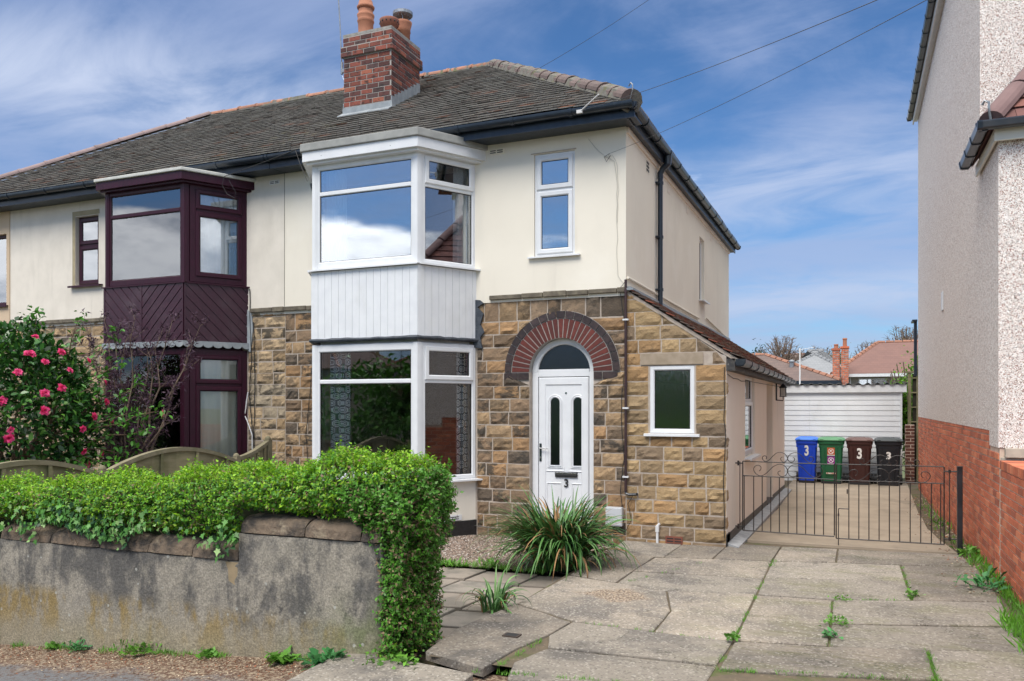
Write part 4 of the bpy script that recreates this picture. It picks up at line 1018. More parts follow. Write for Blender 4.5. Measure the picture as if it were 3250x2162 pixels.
# stones turning the corner into the side wall
for z0_, z1_, w_ in ((.2, .34, .05), (.52, .66, .09), (1.0, 1.14, .05), (1.16, 1.275, .10), (1.78, 1.92, .05)):
    stones(m, Fr(EX, 0, 0, 1), [z0_, z1_], lambda z: (-.004, w_+.05), lambda z: [], .2, .008, .010, rng, 0., 1)
E1 = m.build('lean_to_wall', [MORT, ST_R, LINT], H, recalc=False)
m = M(); EF = Fr(EX, 0, 0, 1)
wall(m, EF, 0.25, 8.425, -.3, 2.25, [(1.76, 2.88, .93, 2.07), (4.65, 5.73, -.3, 2.06)], .25, 0.)
m.box(EX-.25, EX, .003, .25, .14, 2.25)
m.box(HX, EX-.25, 8.18, 8.425, -.3, 2.25); m.box(EX-.9, EX-.88, 4.3, 6.1, -.3, 2.1)
m.box(EX-.88, EX-.251, 4.60, 4.65, -.3, 2.06); m.box(EX-.88, EX-.251, 5.73, 5.78, -.3, 2.06); m.box(EX-.88, EX-.251, 4.6, 5.78, 2.06, 2.1)
m.build('side_wall', PINKC, H, recalc=False)
m = M(); 
for a, b in ((.004, 4.65), (5.73, 8.43)): m.prism([(a, -.3), (b, -.3), (b, .135-.02*b), (a, .135-.02*a)], .0, .009, 0, EF)
m.box(EX-.25, EX+.009, .002, .25, -.3, .137); m.box(4.66, 5.72, -.3, .02, -.3, -.02, 0, EF)
m.build('plinth', BLACKP, H)
window('window', FW, *WX, H, UPVC, GL_OB, None, (), .055, .0, (.065, .055, .028), 'white window of rippled obscured glass in the stone lean-to')
window('window', EF, 1.76, 2.88, .93, 2.07, H, UPVC, GL_LO, 1.72, (0,), .05, -.04, (.06, .09, .03), 'white side window with a top light in the cream lean-to wall')
# lean-to roof
m = M(); an = math.atan2(3.07-2.20, -1.255+2.58); ls = math.hypot(3.07-2.20, 1.325)
tiles(m, (-1.255, -.045, 2.20), (0, 1, 0), (-math.cos(an), 0, math.sin(an)), (math.sin(an), 0, math.cos(an)), ls, lambda t: (0, 8.75), rng=random.Random(17), tw=.17, gauge=.10)
plate(m, [(-1.26, -.01, 2.196), (-1.26, 8.68, 2.196), (-2.59, 8.68, 3.066), (-2.59, -.01, 3.066)], .05, 2)
LTR = mat('lean_to_tile', (.115, .080, .062), (.075, .055, .047), 9, .85, .5, 60, .3, isl2=[((.19, .06, .035), .22), ((.15, .12, .09), .2)])
LTE = mat('lean_to_tile_edge', (.20, .105, .075), (.30, .24, .19), 7, .85, .4, 60, .3, isl2=[((.24, .07, .045), .3)])
LR = m.build('lean_to_roof', [LTR, LTE, MORT], H, recalc=False)
m = M(); m.box(HX, HX+.05, .01, 8.6, 3.055, 3.115); m.box(HX-.03, HX+.10, -.06, .35, 3.06, 3.085)
m.build('lead_flashing', LEAD, LR)
m = M(); m.tube([(HX+.02, .0, 3.22), (HX+.02, 4.9, 3.20)], .016, 6); m.tube([(HX+.02, 5.7, 3.28), (HX+.02, 8.5, 3.10), (HX+.02, 8.6, 3.0)], .016, 6); m.build('conduit', CREAM, H)
m = M(); m.box(EX, EX+.10, -.01, 8.7, 2.06, 2.20); m.build('fascia', mat('weathered_black_fascia', (.06, .055, .05), (.02, .02, .022), 18, .6, .4, 60, layers=[((.3, .29, .27), 14, .62, .7, .7)]), H)
GUT2 = mat('scuffed_black_gutter', (.018, .022, .028), (.035, .04, .045), 7, .3, .1, 40, layers=[((.25, .25, .23), 5, .6, .75, .6)])
gutter('gutter', (-1.235, -.02, 2.18), (-1.235, 8.85, 2.165), (1, 0, 0), SQ, SQb, 12, GUT2, H, NAVY)
# ---- small fittings
m = M(); m.box(-2.83, -2.625, .012, .095, .175, .405, 0, FW); m.box(-2.82, -2.635, .09, .10, .185, .395, 0, FW); m.tube([FW.p(-2.74, .04, .17), FW.p(-2.74, .03, .10)], .018, 8, 1)
m.build('meter_box', [mat('grey_plastic_box', (.50, .52, .54), None, rough=.4), GASK], H, bevel=.008)
m = M(); m.box(-2.105, -1.90, -.0, .022, -.035, .085, 0, FW)
for r_ in range(3):
    for c_ in range(2): m.box(-2.09+c_*.095, -2.01+c_*.095, .015, .0235, -.015+r_*.032, -.001+r_*.032, 1, FW)
m.build('air_brick', [mat('terracotta_air_brick', (.22, .075, .045), (.18, .06, .04), 20, .8), GASK], H)
m = M(); m.tube([FW.p(-2.20, .04, -.03), FW.p(-2.20, .04, .21)], .016, 8); m.tube([FW.p(-2.20, .04, .13), FW.p(-2.20, .04, .2)], .024, 8); m.tube([FW.p(-2.20, .04, .2), FW.p(-2.17, .04, .23)], .014, 8); m.build('overflow_pipe', UPVC2, H)
BRN = mat('brown_painted_pipe', (.045, .022, .024), (.03, .016, .018), 10, .45, .2, 50)
m = M(); m.tube([FW.p(HX+.005, .05, 3.19), FW.p(HX+.005, .05, .60)], .017, 8)
m.tube([FW.p(HX+.005, .05, .63), FW.p(HX+.005, .05, .58), FW.p(HX+.05, .055, .565), FW.p(HX+.13, .055, .57), FW.p(HX+.14, .02, .57)], .017, 8, 1)
for z in (2.72, 1.9, .95, 3.05): m.tube([FW.p(HX+.005, .05, z-.025), FW.p(HX+.005, .05, z+.025)], .021, 8); 
for z in (2.70, 1.62, .78): m.box(HX-.03, HX+.04, .02, .072, z-.01, z+.01, 2, FW)
m.build('service_pipe', [BRN, NAVY, UPVC2], H)
BLK = mat('black_cable', (.012, .012, .013), None, rough=.5)
def wig(F, pts, d, rad, seed, jit=.006, n=6):
    r_ = random.Random(seed); P = []
    for (a, z), (b, y_) in zip(pts[:-1], pts[1:]):
        k = max(2, int(math.hypot(b-a, y_-z)/.10))
        for i in range(k): t = i/k; P.append(F.p(a+(b-a)*t+r_.uniform(-jit, jit), d, z+(y_-z)*t))
    P.append(F.p(pts[-1][0], d, pts[-1][1])); return P
m = M()
m.tube(wig(FW, [(-2.60, 3.16), (-2.66, 3.10), (-2.64, 2.9), (-2.61, 2.7)], .04, 0, 1), .004, 5)
m.tube(wig(FW, [(-2.62, 2.0), (-2.65, 1.5), (-2.61, 1.0), (-2.66, .6), (-2.63, .3), (-2.60, .12), (-2.70, .06), (-2.76, .10)], .04, 0, 2), .005, 5)
m.tube(wig(FW, [(-2.50, .55), (-2.56, .45), (-2.52, .25), (-2.58, .12), (-2.66, .08)], .04, 0, 3), .004, 5)
m.tube(wig(FW, [(EX-.012, 2.1), (EX-.02, 1.9), (EX-.008, 1.7), (EX-.03, 1.5), (EX-.005, 1.3), (EX-.02, .9), (EX-.03, .6), (EX-.015, .1)], .022, 0, 4), .005, 5)
m.tube(wig(EF, [(.02, 2.02), (.5, 1.985), (.9, 1.99), (1.3, 1.97), (2.0, 1.99), (8., 2.02)], .01, 0, 5, .02), .004, 4)
m.tube(wig(FW, [(-4.64, .06), (-4.1, .02), (-3.9, .0)], .03, 0, 5, .003), .006, 5)
m.build('cable', BLK, H)
m = M(); m.tube(wig(FW, [(-3.07, 4.98), (-2.93, 4.80), (-2.74, 4.66), (-2.70, 4.45), (-2.70, 3.6), (-2.70, 3.25), (-2.63, 3.16)], .026, 0, 7, .010), .0035, 5)
m.tube(wig(FW, [(-2.85, 4.72), (-2.76, 4.74), (-2.69, 4.60), (-2.69, 4.3), (-2.70, 3.9)], .03, 0, 8, .01), .003, 5); m.build('white_cable', mat('painted_cable', (.55, .53, .47), None, rough=.6), H)
m = M(); EFl = 6.4; zc = 1.90
m.box(EFl-.05, EFl+.05, .0, .02, zc-.16, zc+.16, 0, EF); m.box(EFl-.06, EFl+.06, .07, .19, zc-.09, zc-.075, 0, EF); m.box(EFl-.065, EFl+.065, .065, .195, zc+.075, zc+.09, 0, EF)
for a in (-.055, .045):
    for b in (.075, .175): m.box(EFl+a, EFl+a+.01, b, b+.01, zc-.08, zc+.08, 0, EF)
V = [EF.p(EFl+a, .13+b, zc+.09) for a, b in ((-.07, -.07), (.07, -.07), (.07, .07), (-.07, .07))]+[EF.p(EFl, .13, zc+.17)]; m.add(V, [(0, 1, 4), (1, 2, 4), (2, 3, 4), (3, 0, 4), (3, 2, 1, 0)])
m.tube([EF.p(EFl, .13, zc-.08), EF.p(EFl, .13, zc-.16), EF.p(EFl, .02, zc-.15)], .012, 6); m.box(EFl-.042, EFl+.042, .09, .17, zc-.07, zc+.07, 1, EF)
m.build('wall_lantern', [GASK, mat('frosted_lantern_glass', (.45, .43, .40), None, rough=.3)], H)
Fb = BF1[2]; m = M(); m.box(.30, .66, -.006, .012, .155, .225, 0, Fb)
for i in range(2):
    for k in range(2): m.box(.335+i*.15, .465+i*.15, .010, .0135, .170+k*.026, .180+k*.026, 1, Fb)
m.build('air_vent', [UPVC2, GASK], B1)

# ================================================================== LEFT HOUSE (the other half of the pair)
L = thing('semi_detached_house', 'left half of the pair, cream house with dark rosewood bay window and chevron cladding', 'house', (-11.0, 4.0, 0))
SW = (-12.10, -11.56, 3.66, 4.82); FWN = (-15.0, -13.80, 3.42, 4.68)
m = M(); BXL = (-10.82, -8.56)
wall(m, FW, -15.8, PARTY, -1.2, 3.0, [(BXL[0], BXL[1], .3, 2.46)], .25)
rows = [-.9+.1685*i for i in range(24)]; rows = [r for r in rows if r < 3.0]+[3.045]
stones(m, FW, rows, lambda z: (-15.75, PARTY-.004), lambda z: [(-10.95, -8.44)], .33, rng=rng, mi=1)
m.build('wall', [MORT, mat('sandstone_buff', (.40, .29, .175), (.47, .35, .215), 14, .92, .9, 55, .18, isl2=[((.36, .25, .14), .25), ((.33, .27, .19), .2)], extra=soot, bdist=.012)], L, recalc=False)
m = M(); x = -15.8
while x < PARTY-.02:
    x1 = min(x+rng.uniform(.28, .46), PARTY)
    if (x+x1)/2 > -8.42 and m.v and m.v[0][0] < -10: m.build('string_course', BAND, L, bevel=.008); m = M()
    if not (-10.95 < (x+x1)/2 < -8.42): m.box(x+.003, x1-.003, -.055-rng.uniform(0, .012), .0, 3.04+rng.uniform(-.006, .006), 3.10+rng.uniform(-.008, .008))
    x = x1
m.build('string_course', BAND, L, bevel=.008)
m = M(); wall(m, FW, -13.72, PARTY, 3.0, 5.10, [(BXL[0], BXL[1], 3.46, 4.87), SW], .27, .016)
m.box(-15.8, PARTY, 8.46, 8.713, -1.2, 5.1); m.build('rendered_wall', CREAM2, L, recalc=False)
m = M(); m.prism([(PARTY-.006, 3.10), (PARTY+.002, 3.10), (PARTY+.004, 5.07), (PARTY-.004, 5.07)], .015, .023, 0, FW); m.build('render_joint', mat('grimy_joint', (.16, .15, .12), None, rough=.9), L)
m = M(); wall(m, FW, -15.8, -13.72, 3.0, 5.10, [FWN], .27, .03); wall(m, Fr(-15.8, 8.7, 0, -1), 0, 8.7, -1.2, 5.1, [], .25); tag(m.build('rendered_wall', PEACH, L, recalc=False), 'peach coloured render at the far left end')
m = M(); m.box(-15.7, PARTY-.01, .3, 8.4, 2.58, 2.66); m.box(-15.7, PARTY-.01, .3, 8.4, 5.04, 5.09); m.box(-15.7, PARTY-.01, 3.9, 4.0, -.02, 5.04); m.box(-15.7, PARTY-.01, .3, 8.4, -.2, -.02)
m.build('interior_partition', MATS['interior_plaster'], L)
m = M(); m.box(PARTY-.006, PARTY+.004, .26, 8.4, -.2, 5.03); m.build('party_wall', MATS['interior_plaster'], L)
ZP = dict(lo0=.72, lo1=2.475, up0=3.443, up1=4.885, tl=1.948, tu=4.489, pan0=2.573, pan1=3.42, cor=5.0, top=5.05)
B2, BF2 = bay(L, -10.46, -8.91, -.80, ZP, PURP, 'purple')
window('window', FW, *SW, L, PURP, GL_UP, 4.34, (0, 1), .04, -.05, (.10, .09, .03), 'small dark framed window with a top light')
m = M(); m.box(SW[0]-.07, SW[0]-.004, 0, .020, 3.66, 4.90, 0, FW); m.box(SW[0]-.07, SW[1]+.02, 0, .021, 4.83, 4.91, 0, FW); m.build('window_surround', mat('sandy_surround', (.40, .34, .22), (.33, .28, .18), 8, .9), L)
window('window', FW, *FWN, L, PURP, GL_UP, None, (), .06, -.03, (.05, .08, .03), 'dark framed window in the peach render')
eaves_front(L, -15.9, PARTY-.005, 9)
m = roof_front('roof', lambda f: CL[0]+(PL[0]-CL[0])*f, lambda f: PARTY-.003, L, 22, None)
plate(m, [(CL[0], -.375, 5.225), (PARTY, -.375, 5.225), (PARTY, 4.17, 8.015), (PL[0], 4.17, 8.015)], .04)
plate(m, [(CL[0], -.375, 5.225), (CL[0], 8.72, 5.225), (PL[0], 4.17, 8.015)], .04)
plate(m, [(PARTY, 8.72, 5.24), (CL[0], 8.72, 5.24), (PL[0], 4.17, 8.025), (PARTY, 4.17, 8.025)], .04)
RF2 = m.build('roof', [TILE, TEDGE], L, recalc=False)
ridge('ridge_tile', (PL[0], 4.17, 8.05), (PARTY-.01, 4.17, 8.05), .105, .44, RIDGE_R, RF2, rng=rr, mortar=MORTG)
ridge('hip_tile', (CL[0], -.38, 5.27), (PL[0]+.1, 4.10, 8.05), .10, .50, mat('pinkish_hip', (.26, .19, .185), (.21, .155, .15), 8, .85, .3, 50, .12), RF2, rng=rr)
m = M(); m.box(-8.02, -7.84, .016, .03, 4.93, 4.99, 0, FW)
for i in range(2):
    for k in range(2): m.box(-8.005+i*.085, -7.94+i*.085, .028, .032, 4.94+k*.022, 4.95+k*.022, 1, FW)
m.build('air_vent', [UPVC2, GASK], L)
m = M(); m.tube(wig(FW, [(-8.39, 3.4), (-8.38, 2.9), (-8.36, 2.3), (-8.40, 1.8), (-8.33, 1.2), (-8.36, .6), (-8.35, 0)], .03, 0, 12), .007, 5)
m.tube(wig(FW, [(-8.32, 2.9), (-8.29, 2.0), (-8.31, 1.2), (-8.30, .2)], .03, 0, 13), .007, 5)
m.tube(wig(FW, [(-7.24, 2.5), (-7.27, 2.0), (-7.33, 1.5), (-7.36, 1.2), (-7.30, .6), (-7.22, .3)], .03, 0, 14), .005, 5)
m.build('cable', BLK, L)
m = M(); m.tube(wig(FW, [(-8.42, 1.85), (-8.48, 1.5), (-8.40, 1.35), (-8.34, 1.2), (-8.34, .5)], .035, 0, 15, .003), .009, 6); m.build('white_cable', UPVC2, L)
m = M(); m.prism([(-8.47, 2.5), (-8.38, 2.45), (-8.33, 2.8), (-8.36, 3.05), (-8.45, 3.1)], .0, .03, 0, FW); m.build('lead_flashing', LEAD, L)
# curtains and things in the windows -----------------------------------------
def curtain(F, a0, a1, z0, z1, d, waves, amp, m_, label, name='curtain', cat='curtain', group=None, pinch=None, gather=None):
    m = M(); n = max(12, int(waves*8)); K = 8; r_ = random.Random(int(abs(a0)*100+z0*7)); ph = r_.uniform(0, 6)
    fr, bk = [], []
    for j in range(K+1):
        z = z0+(z1-z0)*j/K; f = 1.
        if pinch: f = 1-pinch*math.sin(PI*j/K)
        for i in range(n+1):
            t = i/n; a = a0+(a1-a0)*t*f; dd = d+amp*math.sin(t*waves*2*PI+ph+.4*math.sin(j*.6))*(1-.3*j/K)+.3*amp*math.sin(t*waves*3.7+j*.2)
            fr.append(F.p(a, dd, z)); bk.append(F.p(a, dd-.006, z))
    w_ = n+1; N = len(fr); fs = []
    for j in range(K):
        for i in range(n):
            q = j*w_+i; fs += [(q, q+1, q+w_+1, q+w_), (N+q, N+q+w_, N+q+w_+1, N+q+1)]
    m.add(fr+bk, fs); o = m.build(name, m_, recalc=False, smooth=True); return tag(o, label, cat, group)
NET = mat('white_net', (.92, .93, .94), (.84, .86, .88), 20, .9, transl=.35, vec=(1, 1, .1))
CRM = mat('cream_curtain_fabric', (.90, .88, .72), (.80, .77, .62), 8, .9, transl=.15, vec=(1, 1, .1))
WHC = mat('white_curtain_fabric', (.88, .90, .90), (.80, .82, .83), 8, .9, transl=.15, vec=(1, 1, .1))
GRYC = mat('grey_green_curtain', (.30, .33, .31), (.24, .27, .25), 8, .9)
def hexpat(g, c, pos, geo):
    x, y, z = g.sep(pos); u = g.math('ADD', x, g.math('MULTIPLY', y, -.9))
    v = g.comb(g.math('MULTIPLY', u, 19.), g.math('MULTIPLY', z, 11.), 0.)
    # staggered rows of rings
    ux, vz, _ = g.sep(v); row = g.math('FLOOR', vz); off_ = g.math('MULTIPLY', g.math('MODULO', g.math('ABSOLUTE', row), 2.), .5)
    fx = g.math('SUBTRACT', g.math('FRACT', g.math('ADD', ux, off_)), .5); fz = g.math('SUBTRACT', g.math('FRACT', vz), .5)
    dd = g.math('MAXIMUM', g.math('ABSOLUTE', fx), g.math('ADD', g.math('MULTIPLY', g.math('ABSOLUTE', fx), .5), g.math('MULTIPLY', g.math('ABSOLUTE', fz), .8)))
    r1 = g.math('MULTIPLY', g.math('GREATER_THAN', dd, .30), g.math('LESS_THAN', dd, .41)); r2 = g.math('MULTIPLY', g.math('GREATER_THAN', dd, .12), g.math('LESS_THAN', dd, .21))
    return g.mix(g.math('MAXIMUM', r1, r2), c, (.62, .66, .65))
HEXC = mat('hexagon_pattern_curtain', (.10, .115, .125), None, rough=.9, extra=hexpat)
F0, F1, F2, w_, ws_ = BF1
curtain(F1, .20, .50, .75, 2.4, -.12, 3.5, .018, HEXC, 'dark hexagon patterned curtain at the left of the white ground floor bay')
curtain(F2, .66, .86, .75, 2.4, -.13, 2.5, .018, HEXC, 'narrow hexagon patterned curtain at the right end of the white ground floor bay')
curtain(F0, .25, .80, .75, 2.4, -.12, 8, .018, GRYC, 'pale vertical blind slats at the left side of the ground floor bay', 'vertical_blind', 'blind')
curtain(F1, .10, .42, 3.5, 4.8, -.16, 7, .014, WHC, 'sheer white curtain at the left of the white upstairs bay', )
curtain(F2, .62, .84, 3.5, 4.8, -.12, 2.5, .02, WHC, 'pale patterned curtain at the right end of the white upstairs bay')
F0, F1, F2, w_, ws_ = BF2
curtain(F1, .02, .60, 3.5, 4.82, -.12, 7, .02, NET, 'white net curtain at the left of the upstairs rosewood bay')
curtain(F1, .62, 1.5, 3.5, 4.82, -.62, 9, .02, NET, 'white net curtain hanging behind the dressing table mirror')
curtain(F2, .10, .84, 3.5, 4.82, -.09, 6, .018, WHC, 'white curtain in the side pane of the upstairs rosewood bay')
curtain(F1, .34, .56, .78, 2.4, -.10, 3, .018, WHC, 'white curtain in the front pane of the ground floor rosewood bay')
curtain(F1, .12, .32, .78, 2.4, -.10, 3, .018, CRM, 'cream curtain at the left of the ground floor rosewood bay')
curtain(F1, .52, 1.02, .78, 1.93, -.22, 8, .02, mat('dull_net', (.42, .47, .44), (.52, .56, .53), 20, .9, vec=(1, 1, .1)), 'dim lace net in the middle of the ground floor rosewood bay')
curtain(F2, .10, .84, .78, 2.42, -.095, 4.5, .022, CRM, 'cream pleated curtain in the side pane of the ground floor rosewood bay')
curtain(FW, -15.0, -13.83, 3.45, 4.66, -.16, 8, .02, NET, 'white net curtain in the far left window')
curtain(FW, -12.08, -11.58, 3.7, 4.8, -.14, 4, .02, NET, 'white net curtain in the small dark framed window')
WHF = mat('white_furniture_paint', (.72, .73, .73), None, rough=.5)
dt = thing('dressing_table_mirror', 'oval dressing table mirror standing in the upstairs rosewood bay', 'mirror', (-9.46, -.45, 3.5))
m = M(); c0 = (-9.46, -.45, 3.50)
m.box(-9.9, -9.0, -.55, -.20, 3.36, 3.50); m.build('table_top', WHF, dt)
def oval(cx, w, h, zb, n=28): return [(cx+w*math.cos(2*PI*i/n), zb+h+h*math.sin(2*PI*i/n)) for i in range(n)]
m = M(); m.prism(oval(-9.42, .165, .27, 3.53), .44, .46, 0, FW); m.tube([FW.p(a, .45, z) for a, z in oval(-9.42, .172, .277, 3.525)], .014, 6, close=True)
m.tube([(-9.47, -.45, 4.075), (-9.42, -.45, 4.095), (-9.37, -.45, 4.075)], .016, 6); m.build('oval_mirror', WHF, dt)
for s_ in (-1, 1):
    m = M(); m.prism(oval(-9.42+s_*.33, .115, .18, 3.53), .40, .415, 0, FW); m.build('side_mirror', WHF, dt)
    m = M(); m.tube([(-9.42+s_*.20, -.45, 3.5), (-9.42+s_*.20, -.45, 3.82)], .010, 6); m.build('support', WHF, dt)
lp = thing('table_lamp', 'white frilled table lamp beside the oval mirror upstairs', 'lamp', (-9.80, -.47, 3.5))
m = M(); m.lathe([(.06, 3.5), (.05, 3.52), (.015, 3.54), (.015, 3.66)], -9.80, -.47, 12); m.build('lamp_base', WHF, lp)
m = M(); m.lathe([(.15, 3.60), (.155, 3.62), (.10, 3.72), (.065, 3.86), (.06, 3.90)], -9.80, -.47, 20); m.build('lamp_shade', NET, lp)

# ================================================================== NEIGHBOUR ON THE RIGHT
NX = 1.25
K_ = thing('pebbledashed_house', 'tall pebbledashed house on the right with an orange brick base and tiled bay roof', 'house', (3.0, 5.0, 0))
m = M(); NF = Fr(NX, 9.97, 0, -1)             # s = 9.97 - Y
m.box(NX, 9.0, .45, 9.97, 1.40, 8.0); m.build('pebbledash_wall', PEB, K_)
m = M(); m.prism([(NX, -.80), (NX, .449), (5.2, .449), (5.2, -.80)], 1.401, 4.27, axis='z'); m.box(NX, 5.2, -.80, -.23, 1.25, 1.4009); m.build('bay_wall', PEB, K_)
m = M(); m.box(NX+.012, 9.0-.01, .46, 9.96, -.9, 1.399, 0); m.box(NX+.012, 5.2, -.23, .459, -.9, 1.399, 0); m.box(NX+.012, 5.2, -.79, -.231, -.9, 1.249, 0)
rb = random.Random(4)
bricks(m, Fr(NX+.012, 9.97, 0, -1), 0., 9.97+.21, -.29, 1.399, lambda z: [], mi=1, rng=rb, d=0, proud=.010)
bricks(m, Fr(NX+.012, -.21, 0, -1), 0., .58, -.29, 1.24, lambda z: [], mi=1, rng=rb, d=0, proud=.010)
bricks(m, Fr(NX+.012, 9.96, 1, 0).__class__(1.0, 9.95, 1, 0), .27, 1, 0, .01, mi=1, rng=rb)
for s_, z_ in ((9.97-8.0, 1.10), (9.97-7.2, 1.08), (9.97-6.5, 1.06)):
    for q in range(3): m.box(s_, s_+.05, .008, .012, z_+q*.06, z_+q*.06+.035, 2, Fr(NX+.012, 9.97, 0, -1))
m.build('brick_wall', [MORT_N, BRK_N, GASK], K_, recalc=False)
m = M(); m.box(NX+.05, 4.6, -.86, -.79, 1.16, 1.25); m.box(NX+.02, 4.6, -.83, -.79, 1.13, 1.16); m.build('stone_sill', mat('pale_concrete_sill', (.48, .43, .35), (.38, .34, .28), 9, .9, .3, 60), K_, bevel=.006)
# eaves of the main roof
m = M(); m.box(NX-.10, NX-.075, .2, 10.15, 7.82, 8.0); m.box(NX-.0749, NX, .2, 10.15, 7.88, 7.9); m.box(NX-.1, 9., .35, .44, 7.82, 8.0); m.build('fascia', UPVC2, K_)
SQG = mat('dark_grey_gutter', (.035, .042, .055), (.055, .06, .07), 8, .3, .05, 40)
gutter('gutter', (NX-.155, -.1, 8.00), (NX-.155, 10.25, 8.0), (1, 0, 0), SQ, SQb, 18, SQG, K_, NAVY)
m = M(); plate(m, [(NX-.14, -.1, 8.03), (9.2, -.1, 8.03), (5.2, 4., 10.6), (5.2, 6., 10.6), (NX-.14, 10.2, 8.03)], .05); 
m = M(); e0 = [(NX-.14, -.05, 8.02), (9.2, -.05, 8.02), (9.2, 10.2, 8.02), (NX-.14, 10.2, 8.02)]; tp = [(5.2, 4.2, 10.6), (5.2, 6.0, 10.6)]
m.add(e0+tp, [(0, 1, 4), (1, 2, 5, 4), (2, 3, 5), (3, 0, 4, 5), (3, 2, 1, 0)]); m.build('roof', LTR, K_)
# bay roof
gz_ = 4.29; xa, ya = NX-.08, -.91
m = M(); rise = 1.10; px1, py1 = NX+.75, .45
vS2 = Vector((0, 1.36, 1.52)); l2 = vS2.length; vS2.normalize()
NT = mat('plum_clay_tile', (.17, .075, .065), (.13, .06, .055), 9, .85, .4, 60, .2, isl2=[((.22, .09, .07), .2)])
NE = mat('plum_clay_tile_edge', (.11, .05, .045), None, rough=.9, isl=.2)
tiles(m, (xa, ya, gz_+.03), (1, 0, 0), tuple(vS2), (0, -vS2.z, vS2.y), l2, lambda t: (.02+.54*t, 4.2), rng=random.Random(7), sag=.001)
vS3 = Vector((1.10, 0, 1.52)); l3 = vS3.length; vS3.normalize()
tiles(m, (xa, ya, gz_+.03), (0, 1, 0), tuple(vS3), (-vS3.z, 0, vS3.x), l3, lambda t: (.02+.72*t, 1.36), rng=random.Random(7), sag=.001)
plate(m, [(xa, ya, gz_+.01), (5.3, ya, gz_+.01), (5.3, .45, gz_+1.53), (xa+1.10, .45, gz_+1.53)], .04)
plate(m, [(xa, ya, gz_+.01), (xa+1.10, .45, gz_+1.53), (xa, .45, gz_+.01)], .04)
BRF = m.build('bay_roof', [NT, NE], K_, recalc=False)
ridge('hip_tile', (xa-.0, ya-.0, gz_+.07), (xa+1.10, .45, gz_+1.59), .115, .62, mat('mauve_hip_tile', (.20, .125, .12), (.165, .10, .098), 6, .8, .3, 60, .06), BRF, rng=rr, collar=False)
m = M(); m.tube([(xa-.0, ya-.02, gz_+.04), (xa-.02, ya-.05, gz_+.15), (xa-.02, ya-.05, gz_+.21), (xa-.05, ya-.03, gz_+.235), (xa-.07, ya-.01, gz_+.20)], .012, 6); m.build('hip_iron', STEEL, BRF)
m = M(); V = [(NX-.01, .449, 4.78), (2.35, .449, 6.10), (2.75, .449, 6.10), (2.35, .449, 5.80), (NX-.01, .449, 4.33)]
m.add(V+[(a, b-.03, c) for a, b, c in V], [(0, 1, 2, 3, 4), (9, 8, 7, 6, 5)]+[(i, (i+1) % 5, 5+(i+1) % 5, 5+i) for i in range(5)])
m.build('lead_flashing', mat('slate_blue_flashing', (.045, .075, .10), (.03, .05, .07), 8, .5, .5, 20), BRF)
m = M(); m.box(NX-.045, NX-.02, -.855, .44, gz_-.14, gz_-.02); m.box(NX-.045, 5.3, -.88, -.855, gz_-.14, gz_-.02); m.box(NX-.019, NX, -.82, .44, gz_-.10, gz_-.09); m.build('fascia', mat('cream_fascia', (.70, .68, .60), None, rough=.5), K_, bevel=.01)
gutter('gutter', (NX-.145, .42, gz_+.02), (NX-.145, -.93, gz_+.02), (1, 0, 0), SQ, SQb, 3, SQG, K_, NAVY)
gutter('gutter', (NX-.195, -.955, gz_+.02), (5.2, -.955, gz_+.02), (0, 1, 0), SQ, SQb, 5, SQG, K_, NAVY)
m = M(); m.box(9.97-4.60, 9.97-4.40, .0, .02, 3.12, 3.42, 0, NF); m.build('vent_cover', UPVC2, K_, bevel=.012)
m = M(); m.box(1.19, 1.25, 10.3, 10.4, 2.3, 3.50); m.box(1.15, 1.25, 10.2, 10.7, 3.50, 3.54); m.build('rear_downpipe', [FASC], K_)
# low brick boundary wall in front
bw = thing('brick_boundary_wall', 'low orange brick wall with a flat brick top at the right edge', 'wall', (1.6, -3.0, 0))
m = M(); m.box(NX+.012, NX+.30, -6.2, -.885, -.9, 1.05, 0)
bricks(m, Fr(NX+.012, -.89, 0, -1), 0, 5.3, -.29, 1.045, mi=1, rng=rb, d=0, proud=.010)
bricks(m, Fr(NX+.012, -6.2, 1, 0), 0, .28, -.29, 1.045, mi=1, rng=rb, d=0, proud=.010)
m.build('brick_face', [MORT_N, BRK_N], bw, recalc=False)
m = M(); y = -6.22
while y < -.90:
    m.box(NX-.0, NX+.315, y, y+.066, 1.052, 1.135+rb.uniform(-.003, .003)); y += .0765
m.build('brick_coping', BRK_N, bw, bevel=.004)

# ================================================================== GARAGE, BINS, GATES
GR = thing('garage', 'white plank clad garage with a corrugated roof edge behind the wheelie bins', 'garage', (-.3, 12.0, 0))
m = M(); gx0, gx1, gy = -2.9, .97, 10.9
m.box(gx0, gx1, gy+.012, 15.5, -.5, 1.97, 0)
z = -.3; k = 0
while z < 1.95:
    for a, b in ((gx0, -1.02), (-1.015, gx1)):
        m.prism([(.0, z), (.0, min(z+.118, 1.95)), (.012, min(z+.118, 1.95)), (.022, z+.006), (.022, z)], a, b, 0, type('T', (), {'p': staticmethod(lambda u, v, w: (v, gy+.012-u, w))})())
    z += .122
m.build('plank_wall', mat('white_plank_cladding', (.74, .76, .78), (.70, .72, .745), 2, .4, layers=[((.48, .48, .45), 2.5, .52, .8, .35, (1, 1, .4)), ((.40, .38, .33), 1.1, .5, .8, .25)]), GR)
m = M(); m.box(gx1-.03, gx1+.012, gy-.022, gy+.05, -.4, 1.95); m.box(gx0, gx1+.10, gy-.07, gy-.04, 1.95, 2.125); m.box(gx0, gx1+.09, gy-.0399, gy+.012, 1.952, 1.97)
m.build('fascia', UPVC2, GR)
m = M(); pts = []; n = 200
for i in range(n+1): pts.append((gx0+(gx1+.12-gx0)*i/n, 2.150+.024*math.sin((gx0+(gx1+.12-gx0)*i/n)*2*PI/.205)))
